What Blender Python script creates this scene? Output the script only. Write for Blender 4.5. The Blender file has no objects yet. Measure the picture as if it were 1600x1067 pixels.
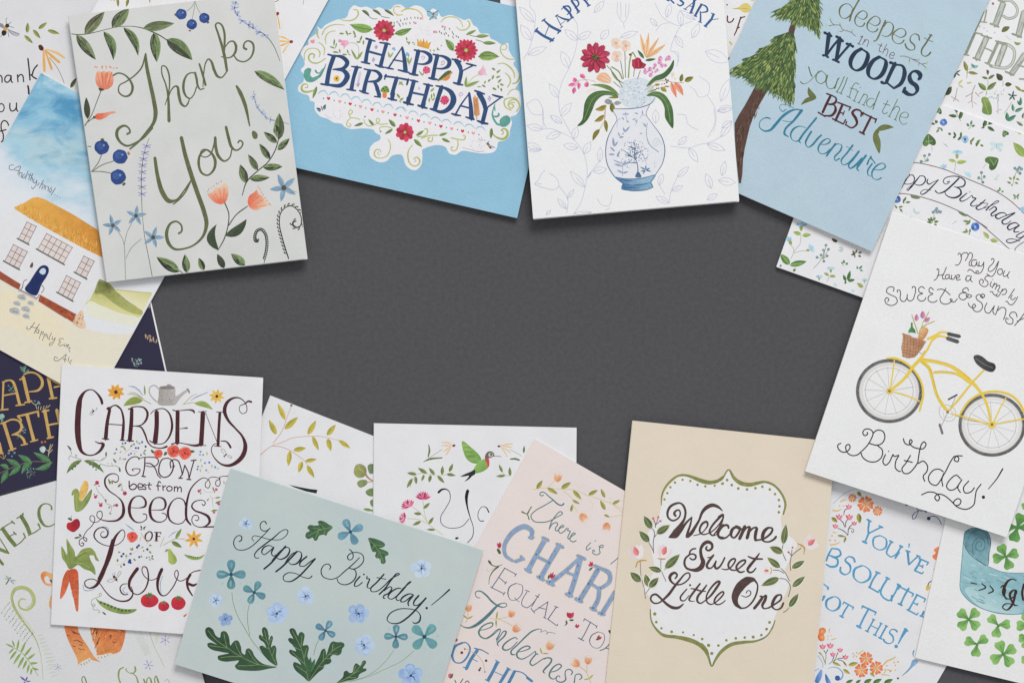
import bpy, math, random
from mathutils import Vector, geometry
random.seed(7)
# ---------------------------------------------------------------- camera, light, exposure
SC = bpy.context.scene
K = 0.000343                      # metres of table per photo pixel
H = 1.296                         # camera height over the table
cam_data = bpy.data.cameras.new("camera"); cam = bpy.data.objects.new("camera", cam_data)
SC.collection.objects.link(cam); SC.camera = cam
cam.location = (0, 0, H); cam_data.sensor_width = 36.0; cam_data.lens = 36.0*H/(1600*K)
cam_data.clip_start = 0.05; cam_data.clip_end = 20
SC.view_settings.view_transform = 'Standard'; SC.view_settings.look = 'None'
SC.view_settings.exposure = 0.0; SC.view_settings.gamma = 1.0
world = bpy.data.worlds.new("World"); SC.world = world; world.use_nodes = True
world.node_tree.nodes["Background"].inputs[0].default_value = (0.97, 0.98, 1.0, 1)
world.node_tree.nodes["Background"].inputs[1].default_value = 0.47
def area(name, loc, size, power, col):
    l = bpy.data.lights.new(name, 'AREA'); l.shape = 'RECTANGLE'; l.size, l.size_y = size; l.energy = power; l.color = col
    o = bpy.data.objects.new(name, l); SC.collection.objects.link(o); o.location = loc
    o.rotation_euler = (Vector((0, 0, 0))-Vector(loc)).to_track_quat('-Z', 'Y').to_euler()
area("window_light", (0.62, 2.15, 1.95), (1.5, 1.1), 58, (1.0, 0.99, 0.975))
SC.render.resolution_x, SC.render.resolution_y = 1024, 682
if hasattr(SC, 'cycles'): SC.cycles.max_bounces = 6

# ---------------------------------------------------------------- colour helpers
def lin(c):
    c /= 255.0
    return c/12.92 if c <= 0.04045 else ((c+0.055)/1.055)**2.4
GAIN = 1.13
def col(h, g=None):
    g = GAIN if g is None else g
    return tuple(min(0.9, lin(int(h[i:i+2], 16))*g) for i in (0, 2, 4))+(1.0,)
# ---------------------------------------------------------------- materials
def nodes(name):
    m = bpy.data.materials.new(name); m.use_nodes = True
    nt = m.node_tree; b = nt.nodes["Principled BSDF"]
    b.inputs["Roughness"].default_value = 0.85
    b.inputs["Specular IOR Level"].default_value = 0.25
    return m, nt, b
def N_(nt, t, **kw):
    n = nt.nodes.new(t)
    for k, v in kw.items(): setattr(n, k, v)
    return n
def noise(nt, scale, detail=3, rough=0.55, stretch=None):
    tc = N_(nt, 'ShaderNodeTexCoord'); n = N_(nt, 'ShaderNodeTexNoise')
    n.inputs['Scale'].default_value = scale; n.inputs['Detail'].default_value = detail; n.inputs['Roughness'].default_value = rough
    if stretch:
        mp = N_(nt, 'ShaderNodeMapping'); mp.inputs['Scale'].default_value = stretch
        nt.links.new(tc.outputs['Object'], mp.inputs[0]); nt.links.new(mp.outputs[0], n.inputs['Vector'])
    else: nt.links.new(tc.outputs['Object'], n.inputs['Vector'])
    return n
def rng(nt, src, a, b, lo=0.3, hi=0.7):
    r = N_(nt, 'ShaderNodeMapRange'); nt.links.new(src, r.inputs[0])
    r.inputs[1].default_value = lo; r.inputs[2].default_value = hi; r.inputs[3].default_value = a; r.inputs[4].default_value = b
    return r.outputs[0]
def mul(nt, csrc, fsrc):
    v = N_(nt, 'ShaderNodeVectorMath', operation='SCALE')
    nt.links.new(csrc, v.inputs[0]); nt.links.new(fsrc, v.inputs['Scale']); return v.outputs[0]
def bump(nt, b, src, strength, dist):
    bp = N_(nt, 'ShaderNodeBump'); bp.inputs['Strength'].default_value = strength; bp.inputs['Distance'].default_value = dist
    nt.links.new(src, bp.inputs['Height']); nt.links.new(bp.outputs[0], b.inputs['Normal'])
def add(nt, a, b_):
    m = N_(nt, 'ShaderNodeMath', operation='ADD'); nt.links.new(a, m.inputs[0]); nt.links.new(b_, m.inputs[1]); return m.outputs[0]
def mulf(nt, a, b_):
    m = N_(nt, 'ShaderNodeMath', operation='MULTIPLY'); nt.links.new(a, m.inputs[0]); nt.links.new(b_, m.inputs[1]); return m.outputs[0]
def paper(name, hexcol, grain=0.5, tint=0.03, stretch=None, washy=0.0, hex2=None):
    m, nt, b = nodes(name)
    rgb = N_(nt, 'ShaderNodeRGB'); rgb.outputs[0].default_value = col(hexcol)
    src = rgb.outputs[0]
    if hex2:
        r2 = N_(nt, 'ShaderNodeRGB'); r2.outputs[0].default_value = col(hex2)
        w = noise(nt, 14, 5, 0.6); mx = N_(nt, 'ShaderNodeMix', data_type='RGBA')
        nt.links.new(rng(nt, w.outputs[0], 0, 1, 0.35, 0.65), mx.inputs[0]); nt.links.new(rgb.outputs[0], mx.inputs[6]); nt.links.new(r2.outputs[0], mx.inputs[7])
        src = mx.outputs[2]
    f1 = noise(nt, 60, 4); f2 = noise(nt, 1100, 2, 0.6, stretch)
    f = mulf(nt, rng(nt, f1.outputs[0], 1-tint, 1+tint), rng(nt, f2.outputs[0], 1-0.05*grain, 1+0.03*grain))
    nt.links.new(mul(nt, src, f), b.inputs['Base Color'])
    f3 = noise(nt, 700, 3, 0.6, stretch)
    bump(nt, b, f3.outputs[0], 0.35*grain, 0.00025)
    return m
def print_mat():
    m, nt, b = nodes("printed_ink")
    at = N_(nt, 'ShaderNodeAttribute', attribute_name='ink')
    f1 = noise(nt, 330, 4, 0.65); f2 = noise(nt, 1500, 2, 0.6)
    f = mulf(nt, rng(nt, f1.outputs[0], 0.80, 1.20), rng(nt, f2.outputs[0], 0.90, 1.10))
    # thin pigment shows more grain than pale washes
    bw = N_(nt, 'ShaderNodeRGBToBW'); nt.links.new(at.outputs['Color'], bw.inputs[0])
    mxf = N_(nt, 'ShaderNodeMix', data_type='FLOAT'); nt.links.new(rng(nt, bw.outputs[0], 1.0, 0.12, 0.25, 0.7), mxf.inputs[0])
    mxf.inputs[2].default_value = 1.0; nt.links.new(f, mxf.inputs[3])
    nt.links.new(mul(nt, at.outputs['Color'], mxf.outputs[0]), b.inputs['Base Color'])
    bump(nt, b, f2.outputs[0], 0.12, 0.0001)
    return m
INK = print_mat()
EDGE = paper("card_core", 'd9d2c6', 0.3)
# ---------------------------------------------------------------- geometry helpers
def new_obj(name, verts, faces, mat, parent=None, cols=None):
    me = bpy.data.meshes.new(name); me.from_pydata(verts, [], faces); me.update()
    if cols is not None:
        ca = me.color_attributes.new('ink', 'FLOAT_COLOR', 'POINT')
        ca.data.foreach_set('color', [q for c in cols for q in c])
    if isinstance(mat, (list, tuple)):
        for q in mat: me.materials.append(q)
    else: me.materials.append(mat)
    o = bpy.data.objects.new(name, me); SC.collection.objects.link(o)
    if parent: o.parent = parent
    return o
CAM = Vector((0, 0, H))
def ray(px, py): return Vector(((px-800)*K, (533.5-py)*K, -H))
class Card: pass
CUR = None
STEP = 5e-6
def card(label, corners, base, lifts, mat, fold='left', inner='f0efec', back_shift=(0.0, 0.0), bow=0.0):
    """corners: TL TR BR BL of the front face where it lies; base, lifts (TL, TR, BL) in mm"""
    global CUR
    flush()
    c = Card(); CUR = c
    zt = base+0.8
    P = [CAM+ray(*corners[i])*((H-(zt+l)*0.001)/H) for i, l in ((0, lifts[0]), (1, lifts[1]), (3, lifts[2]))]
    n = (P[1]-P[0]).cross(P[2]-P[0]).normalized()
    if n.z < 0: n = -n
    c.n = n; c.p0 = P[0]; c.bow = bow*0.001
    i, j = {'left': (0, 1), 'top': (0, 3), 'right': (1, 0)}[fold]
    z0 = H-(zt)*0.001; A = CAM+ray(*corners[i])*(z0/H); B0 = CAM+ray(*corners[j])*(z0/H)
    c.f0 = A; d0 = B0-A; c.fd = Vector((d0.x, d0.y, 0)); c.fl2 = c.fd.length_squared
    c.corners = corners
    cx = sum(q[0] for q in corners)/4; cy = sum(q[1] for q in corners)/4
    ctr = proj(cx, cy)
    c.o = Vector((ctr.x, ctr.y, base*0.001))
    e = bpy.data.objects.new('greeting_card', None); SC.collection.objects.link(e)
    e.empty_display_size = 0.02
    e.location = c.o; e['label'] = label; e['category'] = 'greeting card'; e['group'] = 'greeting cards laid round the dark paper'
    c.e = e; c.parts = []; c.grid = {}; c.cur = None
    T = [proj(*q)-c.o for q in corners]
    # front panel: a bowed sheet with real thickness
    th = 0.00036; G = 22; vs = []; D = c.n*th
    for j in range(G+1):
        for i in range(G+1):
            u, v = i/G, j/G
            px = (corners[0][0]*(1-u)+corners[1][0]*u)*(1-v)+(corners[3][0]*(1-u)+corners[2][0]*u)*v
            py = (corners[0][1]*(1-u)+corners[1][1]*u)*(1-v)+(corners[3][1]*(1-u)+corners[2][1]*u)*v
            w = proj(px, py)-c.o; vs.append(tuple(w))
    n1 = len(vs); vs += [tuple(Vector(v)-D) for v in vs]; g = G+1
    fs = []
    for j in range(G):
        for i in range(G):
            k = j*g+i; fs.append((k, k+g, k+g+1, k+1))
    top = len(fs)
    fs += [(f[3]+n1, f[2]+n1, f[1]+n1, f[0]+n1) for f in fs[:top]]
    side0 = len(vs); rimv = []
    rim = [i for i in range(G)]+[i*g+G for i in range(G)]+[G*g+G-i for i in range(G)]+[(G-i)*g for i in range(G)]
    vs += [vs[i] for i in rim]+[vs[i+n1] for i in rim]; nr = len(rim)     # own vertices keep the cut edge crisp
    for i in range(nr):
        p, q = side0+i, side0+(i+1) % nr; fs.append((p, q, q+nr, p+nr))
    fp = new_obj('front_panel', vs, fs, [mat, EDGE], e)
    for p in fp.data.polygons:
        p.material_index = 0 if p.index < top else 1
        p.use_smooth = p.index < 2*top
    c.front = fp
    nv = 16
    fs = [tuple(range(nv)), tuple(range(2*nv-1, nv-1, -1))]
    fs = [f[::-1] for f in fs]
    fs += [(i, (i+1) % nv, nv+(i+1) % nv, nv+i) for i in range(nv)]
    # back panel lying on what is below, its free edges showing a hair beyond the front
    sx, sy = back_shift
    B = [Vector((t.x+sx*K, t.y-sy*K, 0.00038)) for t in T]
    B = [Vector((b.x, b.y, 0.00038)) for b in B]
    outline = round_poly([(v.x, v.y, v.z) for v in B], 0.0006)
    vs = [tuple(v) for v in outline]+[(v[0], v[1], 0.00002) for v in outline]
    new_obj('back_panel', vs, fs, paper('inside_paper', inner, 0.4) if inner not in INN else INN[inner], e)
    # fold: a thin rounded strip that joins the two leaves
    i, j = {'left': (0, 3), 'top': (0, 1), 'right': (1, 2), 'bottom': (3, 2)}[fold]
    a, b_ = T[i]-c.n*0.00001, T[j]-c.n*0.00001
    out = {'left': T[0]-T[1], 'top': T[0]-T[3], 'right': T[1]-T[0], 'bottom': T[3]-T[0]}[fold].normalized()
    vs = []; fs2 = []
    for k in range(7):
        an = math.pi*k/6
        for s in (a, b_):
            zt_, zb_ = s.z, 0.00002
            zc, rr = (zt_+zb_)/2, (zt_-zb_)/2
            q = Vector((s.x, s.y, 0))+Vector((out.x, out.y, 0))*(math.sin(an)*min(rr, 0.0004)+0.00001)
            vs.append((q.x, q.y, zc+rr*math.cos(an)))
        if k: fs2.append((2*k-2, 2*k-1, 2*k+1, 2*k))
    new_obj('fold', vs, fs2, mat, e)
    V(0, 0, 1)
    return c
INN = {}
def round_poly(P, r):
    out = []
    n = len(P)
    for i in range(n):
        p = Vector(P[i]); a = (Vector(P[i-1])-p).normalized(); b = (Vector(P[(i+1) % n])-p).normalized()
        for k in range(4):
            t = k/3.0
            q = (p+a*r)*(1-t)**2+p*(2*t*(1-t))+(p+b*r)*t*t
            out.append(tuple(q))
    return out
def proj(px, py, lift=0.0):
    d = ray(px, py); c = CUR
    dn = d.dot(c.n); q = CAM+d*((c.p0+c.n*lift-CAM).dot(c.n)/dn)
    if c.bow:
        for _ in range(3):
            t = max(0.0, (q-c.f0).dot(c.fd)/c.fl2)
            q = CAM+d*((c.p0+c.n*(lift+c.bow*t*t)-CAM).dot(c.n)/dn)
    return q
# ---------------------------------------------------------------- drawing on the card that is current
VX, VY, VS = 0.0, 0.0, 1.0
def V(x, y, s):
    global VX, VY, VS
    VX, VY, VS = x, y, float(s)
def T_(p): return (VX+p[0]/VS, VY+p[1]/VS)
def pts(s):
    if isinstance(s, str):
        a = s.replace(',', ' ').split()
        return [(float(a[i]), float(a[i+1])) for i in range(0, len(a), 2)]
    return list(s)
def part(name, label=None):
    c = CUR
    c.cur = dict(name=name, v=[], f=[], c=[], label=label); c.parts.append(c.cur)
def flush():
    if CUR is None: return
    for p in CUR.parts:
        if not p['f']: continue
        o = new_obj(p['name'], p['v'], p['f'], INK, CUR.e, p['c'])
        if p['label']: o['label'] = p['label']
MAXL = 0
def emit(verts, faces, colr):
    """verts in photo pixels; colr one colour or a list"""
    global MAXL
    c = CUR
    if c.cur is None: part('print')
    g = c.grid; cells = set(); CS = 2.0
    for f in faces:
        xs = [verts[i][0] for i in f]; ys = [verts[i][1] for i in f]
        for ix in range(int(min(xs)//CS), int(max(xs)//CS)+1):
            for iy in range(int(min(ys)//CS), int(max(ys)//CS)+1): cells.add((ix, iy))
    L = 1+max([g.get(q, 0) for q in cells] or [0])
    for q in cells: g[q] = L
    MAXL = max(MAXL, L)
    p = c.cur; k = len(p['v'])
    for i, v in enumerate(verts):
        w = proj(v[0], v[1], STEP*L)-c.o
        p['v'].append((w.x, w.y, w.z)); p['c'].append(colr[i] if isinstance(colr, list) else colr)
    for f in faces:
        a = verts[f[0]]; b = verts[f[1]]; d = verts[f[2]]
        s = (b[0]-a[0])*(d[1]-a[1])-(b[1]-a[1])*(d[0]-a[0])
        f2 = [k+i for i in f]
        p['f'].append(f2[::-1] if s > 0 else f2)
def clip(poly):
    """keep print on its card: cut a convex polygon with the card's outline"""
    C = CUR.corners
    ar = sum(C[i][0]*C[(i+1) % 4][1]-C[(i+1) % 4][0]*C[i][1] for i in range(4))
    for i in range(4):
        a, b = C[i], C[(i+1) % 4]
        if ar < 0: a, b = b, a
        dx, dy = b[0]-a[0], b[1]-a[1]; l = math.hypot(dx, dy)
        def s(p): return ((p[1]-a[1])*dx-(p[0]-a[0])*dy)/l-0.4
        out = []
        for j in range(len(poly)):
            p, q = poly[j], poly[(j+1) % len(poly)]; sp, sq = s(p), s(q)
            if sp >= 0: out.append(p)
            if (sp >= 0) != (sq >= 0):
                t = sp/(sp-sq); out.append((p[0]+(q[0]-p[0])*t, p[1]+(q[1]-p[1])*t))
        poly = out
        if len(poly) < 3: return []
    return poly
def inside(p):
    C = CUR.corners; sg = 0
    for i in range(4):
        a, b = C[i], C[(i+1) % 4]
        s = (b[0]-a[0])*(p[1]-a[1])-(b[1]-a[1])*(p[0]-a[0])
        if sg == 0: sg = 1 if s > 0 else -1
        elif s*sg < 0: return False
    return True
def ccw(vs, f):
    a = sum(vs[f[i]][0]*vs[f[(i+1) % len(f)]][1]-vs[f[(i+1) % len(f)]][0]*vs[f[i]][1] for i in range(len(f)))
    return f if a > 0 else f[::-1]
def cdt(vs, fs, eps=1e-4):
    fs = [ccw(vs, f) for f in fs]
    r = geometry.delaunay_2d_cdt([Vector(v) for v in vs], [], fs, 1, eps)
    return [(v.x, v.y) for v in r[0]], [tuple(f) for f, o in zip(r[2], r[5]) if o]
def ink(h):
    c = col(h); l = .3*c[0]+.59*c[1]+.11*c[2]; k = .22 if (c[1] > c[0]*1.02 and c[1] > c[2]*1.05) else .08
    return tuple((q*(1-k)+l*k)*(.95 if k > .1 else 1.0)+0.002 for q in c[:3])+(1.0,)
def jit(c, a=0.06):
    if isinstance(c, str): c = ink(c)
    k = 1+random.uniform(-a, a)
    return tuple(min(0.92, q*k) for q in c[:3])+(1.0,)
def spline(P, closed=False, step=1.6):
    n = len(P)
    if n < 3 and not closed: 
        out = []
        for i in range(n-1):
            m = max(1, int(math.hypot(P[i+1][0]-P[i][0], P[i+1][1]-P[i][1])/6))
            out += [(P[i][0]+(P[i+1][0]-P[i][0])*k/m, P[i][1]+(P[i+1][1]-P[i][1])*k/m, i+k/m) for k in range(m)]
        return out+[(P[-1][0], P[-1][1], n-1)]
    out = []; segs = n if closed else n-1
    for i in range(segs):
        p1, p2 = P[i % n], P[(i+1) % n]
        p0 = P[(i-1) % n] if (closed or i > 0) else (2*p1[0]-p2[0], 2*p1[1]-p2[1])
        p3 = P[(i+2) % n] if (closed or i < n-2) else (2*p2[0]-p1[0], 2*p2[1]-p1[1])
        d = math.hypot(p2[0]-p1[0], p2[1]-p1[1])
        if d < 1e-6: continue
        m = max(2, min(9, int(d/step)))
        # centripetal Catmull-Rom
        t0 = 0.0; t1 = t0+max(1e-3, math.hypot(p1[0]-p0[0], p1[1]-p0[1]))**0.5; t2 = t1+max(1e-3, d)**0.5; t3 = t2+max(1e-3, math.hypot(p3[0]-p2[0], p3[1]-p2[1]))**0.5
        for k in range(m):
            t = t1+(t2-t1)*k/m
            def L(a, b, ta, tb): return tuple(a[q]+(b[q]-a[q])*(t-ta)/(tb-ta) for q in (0, 1))
            A1 = L(p0, p1, t0, t1); A2 = L(p1, p2, t1, t2); A3 = L(p2, p3, t2, t3)
            B1 = L(A1, A2, t0, t2); B2 = L(A2, A3, t1, t3); q = L(B1, B2, t1, t2)
            out.append((q[0], q[1], i+k/m))
    if not closed: out.append((P[-1][0], P[-1][1], n-1))
    return out
SM = 1.0; NS = False
def capsules(P, w, nib=None, taper=(0, 0)):
    """P in photo px; w number, (thin, thick) with nib = stem angle in degrees, or list of widths per point"""
    Q = spline(P); m = len(Q)
    R = []
    if nib is not None: sx, sy = math.cos(math.radians(nib)), math.sin(math.radians(nib))
    acc = [0.0]
    for i in range(1, m): acc.append(acc[-1]+math.hypot(Q[i][0]-Q[i-1][0], Q[i][1]-Q[i-1][1]))
    tot = acc[-1] or 1
    for i, q in enumerate(Q):
        if nib is not None:
            a = Q[max(0, i-1)]; b = Q[min(m-1, i+1)]
            dx, dy = b[0]-a[0], b[1]-a[1]; l = math.hypot(dx, dy) or 1
            k = abs((dx*sx+dy*sy)/l)**2.1
            if (dx*sx+dy*sy) < 0 and not NS: k *= 0.42          # a pointed pen is light on the way up
            r = w[0]+(w[1]-w[0])*k
        elif isinstance(w, (list, tuple)):
            t = q[2]/(len(P)-1)*(len(w)-1) if len(P) > 1 else 0
            j = min(len(w)-2, int(t)); r = w[j]+(w[j+1]-w[j])*(t-j)
        else: r = w
        if taper[0] and acc[i] < taper[0]*tot: r *= 0.25+0.75*acc[i]/(taper[0]*tot)
        if taper[1] and tot-acc[i] < taper[1]*tot: r *= 0.25+0.75*(tot-acc[i])/(taper[1]*tot)
        R.append(max(0.40, r/2*SM*(1.12 if not isinstance(w, (list, tuple)) else 1.0)))
    if nib is not None:
        R = [sum(R[max(0, i-2):i+3])/len(R[max(0, i-2):i+3]) for i in range(m)]
    out = []
    for i in range(m-1):
        a, b = Q[i], Q[i+1]; dx, dy = b[0]-a[0], b[1]-a[1]; l = math.hypot(dx, dy)
        if l < 1e-5: continue
        dx /= l; dy /= l; ra, rb = R[i], R[i+1]
        h = [(a[0]-dy*ra, a[1]+dx*ra), (a[0]-dx*ra, a[1]-dy*ra), (a[0]+dy*ra, a[1]-dx*ra),
             (b[0]+dy*rb, b[1]-dx*rb), (b[0]+dx*rb, b[1]+dy*rb), (b[0]-dy*rb, b[1]+dx*rb)]
        h = [(q[0]+0.0007*j, q[1]+0.0004*j) for j, q in enumerate(h)]
        out.append(h)
    return out
def union(polys, c):
    vs, fs = [], []
    for h in polys:
        if not all(inside(q) for q in h): h = clip(h)
        if len(h) < 3: continue
        k = len(vs); vs += h; fs.append(list(range(k, k+len(h))))
    if not fs: return
    v, f = cdt(vs, fs)
    if f: emit(v, f, jit(c, 0.03))
def S(P, w, c, nib=None, taper=(0, 0)):
    """one or several brush strokes of one colour; strings separated by | are several strokes"""
    sc = lambda w: [q/VS for q in w] if isinstance(w, (list, tuple)) else w/VS
    polys = []
    for s in (P.split('|') if isinstance(P, str) else [P]):
        polys += capsules([T_(p) for p in pts(s)], sc(w), nib, taper)
    union(polys, c)
def F(P, c, smooth=True, c2=None, ang=0.0, raw=False):
    P = [T_(p) for p in pts(P)]
    Q = [(q[0], q[1]) for q in spline(P, True)] if smooth else P
    fillpx(Q, c, c2, ang)
def fillpx(Q, c, c2=None, ang=0.0):
    if not all(inside(q) for q in Q):
        # cut with the card outline through the triangulation
        v, f = cdt(Q, [list(range(len(Q)))])
        vs, fs = [], []
        for t in f:
            h = clip([v[i] for i in t])
            if len(h) < 3: continue
            k = len(vs); vs += h; fs.append(list(range(k, k+len(h))))
        if fs: emit(vs, fs, jit(c, 0.03))
        return
    if c2 is None and max(q[0] for q in Q)-min(q[0] for q in Q) < 22 and max(q[1] for q in Q)-min(q[1] for q in Q) < 22:
        v, f = cdt(Q, [list(range(len(Q)))])
        if f: emit(v, f, jit(c, 0.03))
        return
    if c2 is None: c2 = c = jit(c, 0.03)
    xs = [q[0] for q in Q]; ys = [q[1] for q in Q]
    st = max(1.5, (max(xs)-min(xs)+max(ys)-min(ys))/16)
    extra = []
    y = min(ys)+st/2
    while y < max(ys):
        x = min(xs)+st/2
        while x < max(xs):
            if pip((x, y), Q): extra.append((x, y))
            x += st
        y += st
    r = geometry.delaunay_2d_cdt([Vector(v) for v in Q+extra], [], [ccw(Q, list(range(len(Q))))], 1, 1e-4)
    v = [(q.x, q.y) for q in r[0]]; f = [tuple(q) for q, o in zip(r[2], r[5]) if o]
    A, B = (c, c2) if c is c2 else (jit(c, .02), jit(c2, .02))
    ca, sa = math.cos(math.radians(ang)), math.sin(math.radians(ang))
    pr = [q[0]*ca+q[1]*sa for q in v]; lo, hi = min(pr), max(pr)
    cs = []
    for q in pr:
        t = (q-lo)/((hi-lo) or 1); t = t*t*(3-2*t)
        cs.append(tuple(A[i]+(B[i]-A[i])*t for i in range(4)))
    if f: emit(v, f, cs)
def pip(p, Q):
    x, y = p; r = False; j = len(Q)-1
    for i in range(len(Q)):
        if (Q[i][1] > y) != (Q[j][1] > y) and x < (Q[j][0]-Q[i][0])*(y-Q[i][1])/(Q[j][1]-Q[i][1])+Q[i][0]: r = not r
        j = i
    return r
def leafpx(x0, y0, x1, y1, w, c, c2=None, bend=0.0, vein=None):
    dx, dy = x1-x0, y1-y0; l = math.hypot(dx, dy) or 1; dx /= l; dy /= l; nx, ny = -dy, dx
    n = 8 if l > 7 else 5
    mid, up, dn = [], [], []
    for i in range(n+1):
        t = i/n; b = bend*l*4*t*(1-t); h = w/2*(math.sin(math.pi*t**0.8))**0.85
        cx, cy = x0+dx*l*t+nx*b, y0+dy*l*t+ny*b
        mid.append((cx, cy)); up.append((cx+nx*h, cy+ny*h)); dn.append((cx-nx*h, cy-ny*h))
    if c2 is None or l < 5:
        fillpx(up+dn[-2:0:-1], c)
    else:
        fillpx(up+mid[-2:0:-1], c); fillpx(dn+mid[-2:0:-1], c2)
        if l*w > 150:
            for _ in range(int(min(16, l*w/26))):
                t0 = random.uniform(.08, .6); t1 = min(.95, t0+random.uniform(.15, .3)); h = random.uniform(-.8, .8)
                P = []
                for t in (t0, (t0+t1)/2, t1):
                    b = bend*l*4*t*(1-t); hh = h*w/2*(math.sin(math.pi*t**0.8))**0.85
                    P.append((x0+dx*l*t+nx*(b+hh), y0+dy*l*t+ny*(b+hh)))
                k = random.uniform(.2, .8) if h > 0 else random.uniform(.2, .8)
                cc = tuple(c[i]*(1-k)+c2[i]*k for i in range(3))+(1.0,)
                union(capsules(P, random.uniform(.7, 1.3)), cc)
    if vein: union(capsules([(q[0], q[1]) for q in mid], 0.5), vein)
def Lf(s, w, c, c2=None, bend=0.0, vein=None):
    """leaves: base x,y tip x,y [|...]"""
    for q in s.split('|'):
        a = [float(t) for t in q.replace(',', ' ').split()]
        x0, y0 = T_(a[0:2]); x1, y1 = T_(a[2:4]); ww = (a[4] if len(a) > 4 else w)/VS; bb = a[5] if len(a) > 5 else bend
        leafpx(x0, y0, x1, y1, ww, jit(c), jit(c2) if c2 else None, bb, vein)
def D(s, r, c, sq=1.0):
    for q in s.split('|'):
        a = [float(t) for t in q.replace(',', ' ').split()]
        x, y = T_(a[:2]); rr = (a[2] if len(a) > 2 else r)/VS; n = 6 if rr < 1.2 else 10 if rr < 3 else 18
        ph = random.random()
        fillpx([(x+rr*(1+random.uniform(-.06, .06))*math.cos(2*math.pi*(i+ph)/n), y+rr*sq*(1+random.uniform(-.06, .06))*math.sin(2*math.pi*(i+ph)/n)) for i in range(n)], jit(c))
def Fl(x, y, r, n, c, c2=None, rot=0.0, w=0.55, r0=0.08, cc=None, cr=0.18, halo=None, sq=1.0):
    """n petals round x,y; cc centre colour"""
    X, Y = T_((x, y)); R = r/VS
    if halo: fillpx([(X+R*1.12*math.cos(t*math.pi/9), Y+R*1.12*sq*math.sin(t*math.pi/9)) for t in range(18)], halo)
    for i in range(n):
        an = math.radians(rot)+2*math.pi*i/n; rr = R*random.uniform(.92, 1.06)
        ca, sa = math.cos(an), math.sin(an)
        hw = w*R*2.6/n*1.2
        P = []
        for t, h in ((r0, .12), (.35, .62), (.65, 1.0), (.88, .86), (1.0, .35)):
            P.append((rr*t, hw*h))
        poly = P+[(a, -b) for a, b in P[::-1]]
        poly = [(X+a*ca-b*sa, Y+(a*sa+b*ca)*sq) for a, b in poly]
        fillpx(poly, jit(c if (not c2 or i % 2 == 0) else c2, .09))
    if cc:
        fillpx([(X+cr*R*math.cos(t*math.pi/5), Y+cr*R*math.sin(t*math.pi/5)) for t in range(10)], cc)
def along(P, t):
    Q = spline([T_(p) for p in pts(P)]); L = [0]
    for i in range(1, len(Q)): L.append(L[-1]+math.hypot(Q[i][0]-Q[i-1][0], Q[i][1]-Q[i-1][1]))
    d = t*L[-1]
    for i in range(1, len(Q)):
        if L[i] >= d:
            k = (d-L[i-1])/((L[i]-L[i-1]) or 1)
            return (Q[i-1][0]+(Q[i][0]-Q[i-1][0])*k, Q[i-1][1]+(Q[i][1]-Q[i-1][1])*k, math.atan2(Q[i][1]-Q[i-1][1], Q[i][0]-Q[i-1][0]))
    return (Q[-1][0], Q[-1][1], math.atan2(Q[-1][1]-Q[-2][1], Q[-1][0]-Q[-2][0]))
def Sp(P, n, ln, w, c, c2=None, stem=None, sw=1.0, ang=40, t0=0.1, pair=False, tip=True, bend=0.0):
    """sprig: stem through P with leaves left and right"""
    if stem: S(P, sw, stem)
    k = 0
    for i in range(n):
        x, y, a = along(P, t0+(1-t0)*i/max(1, n-1)*0.97)
        for s in ((1, -1) if pair else ((1 if i % 2 == 0 else -1),)):
            b = a+s*math.radians(ang); l = ln/VS*random.uniform(.85, 1.1)
            leafpx(x, y, x+math.cos(b)*l, y+math.sin(b)*l, w/VS, jit(c if k % 2 == 0 or not c2 else c2, .1), None, -s*bend); k += 1
    if tip:
        x, y, a = along(P, 1.0); l = ln/VS
        leafpx(x, y, x+math.cos(a)*l, y+math.sin(a)*l, w/VS, jit(c, .1))
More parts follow.
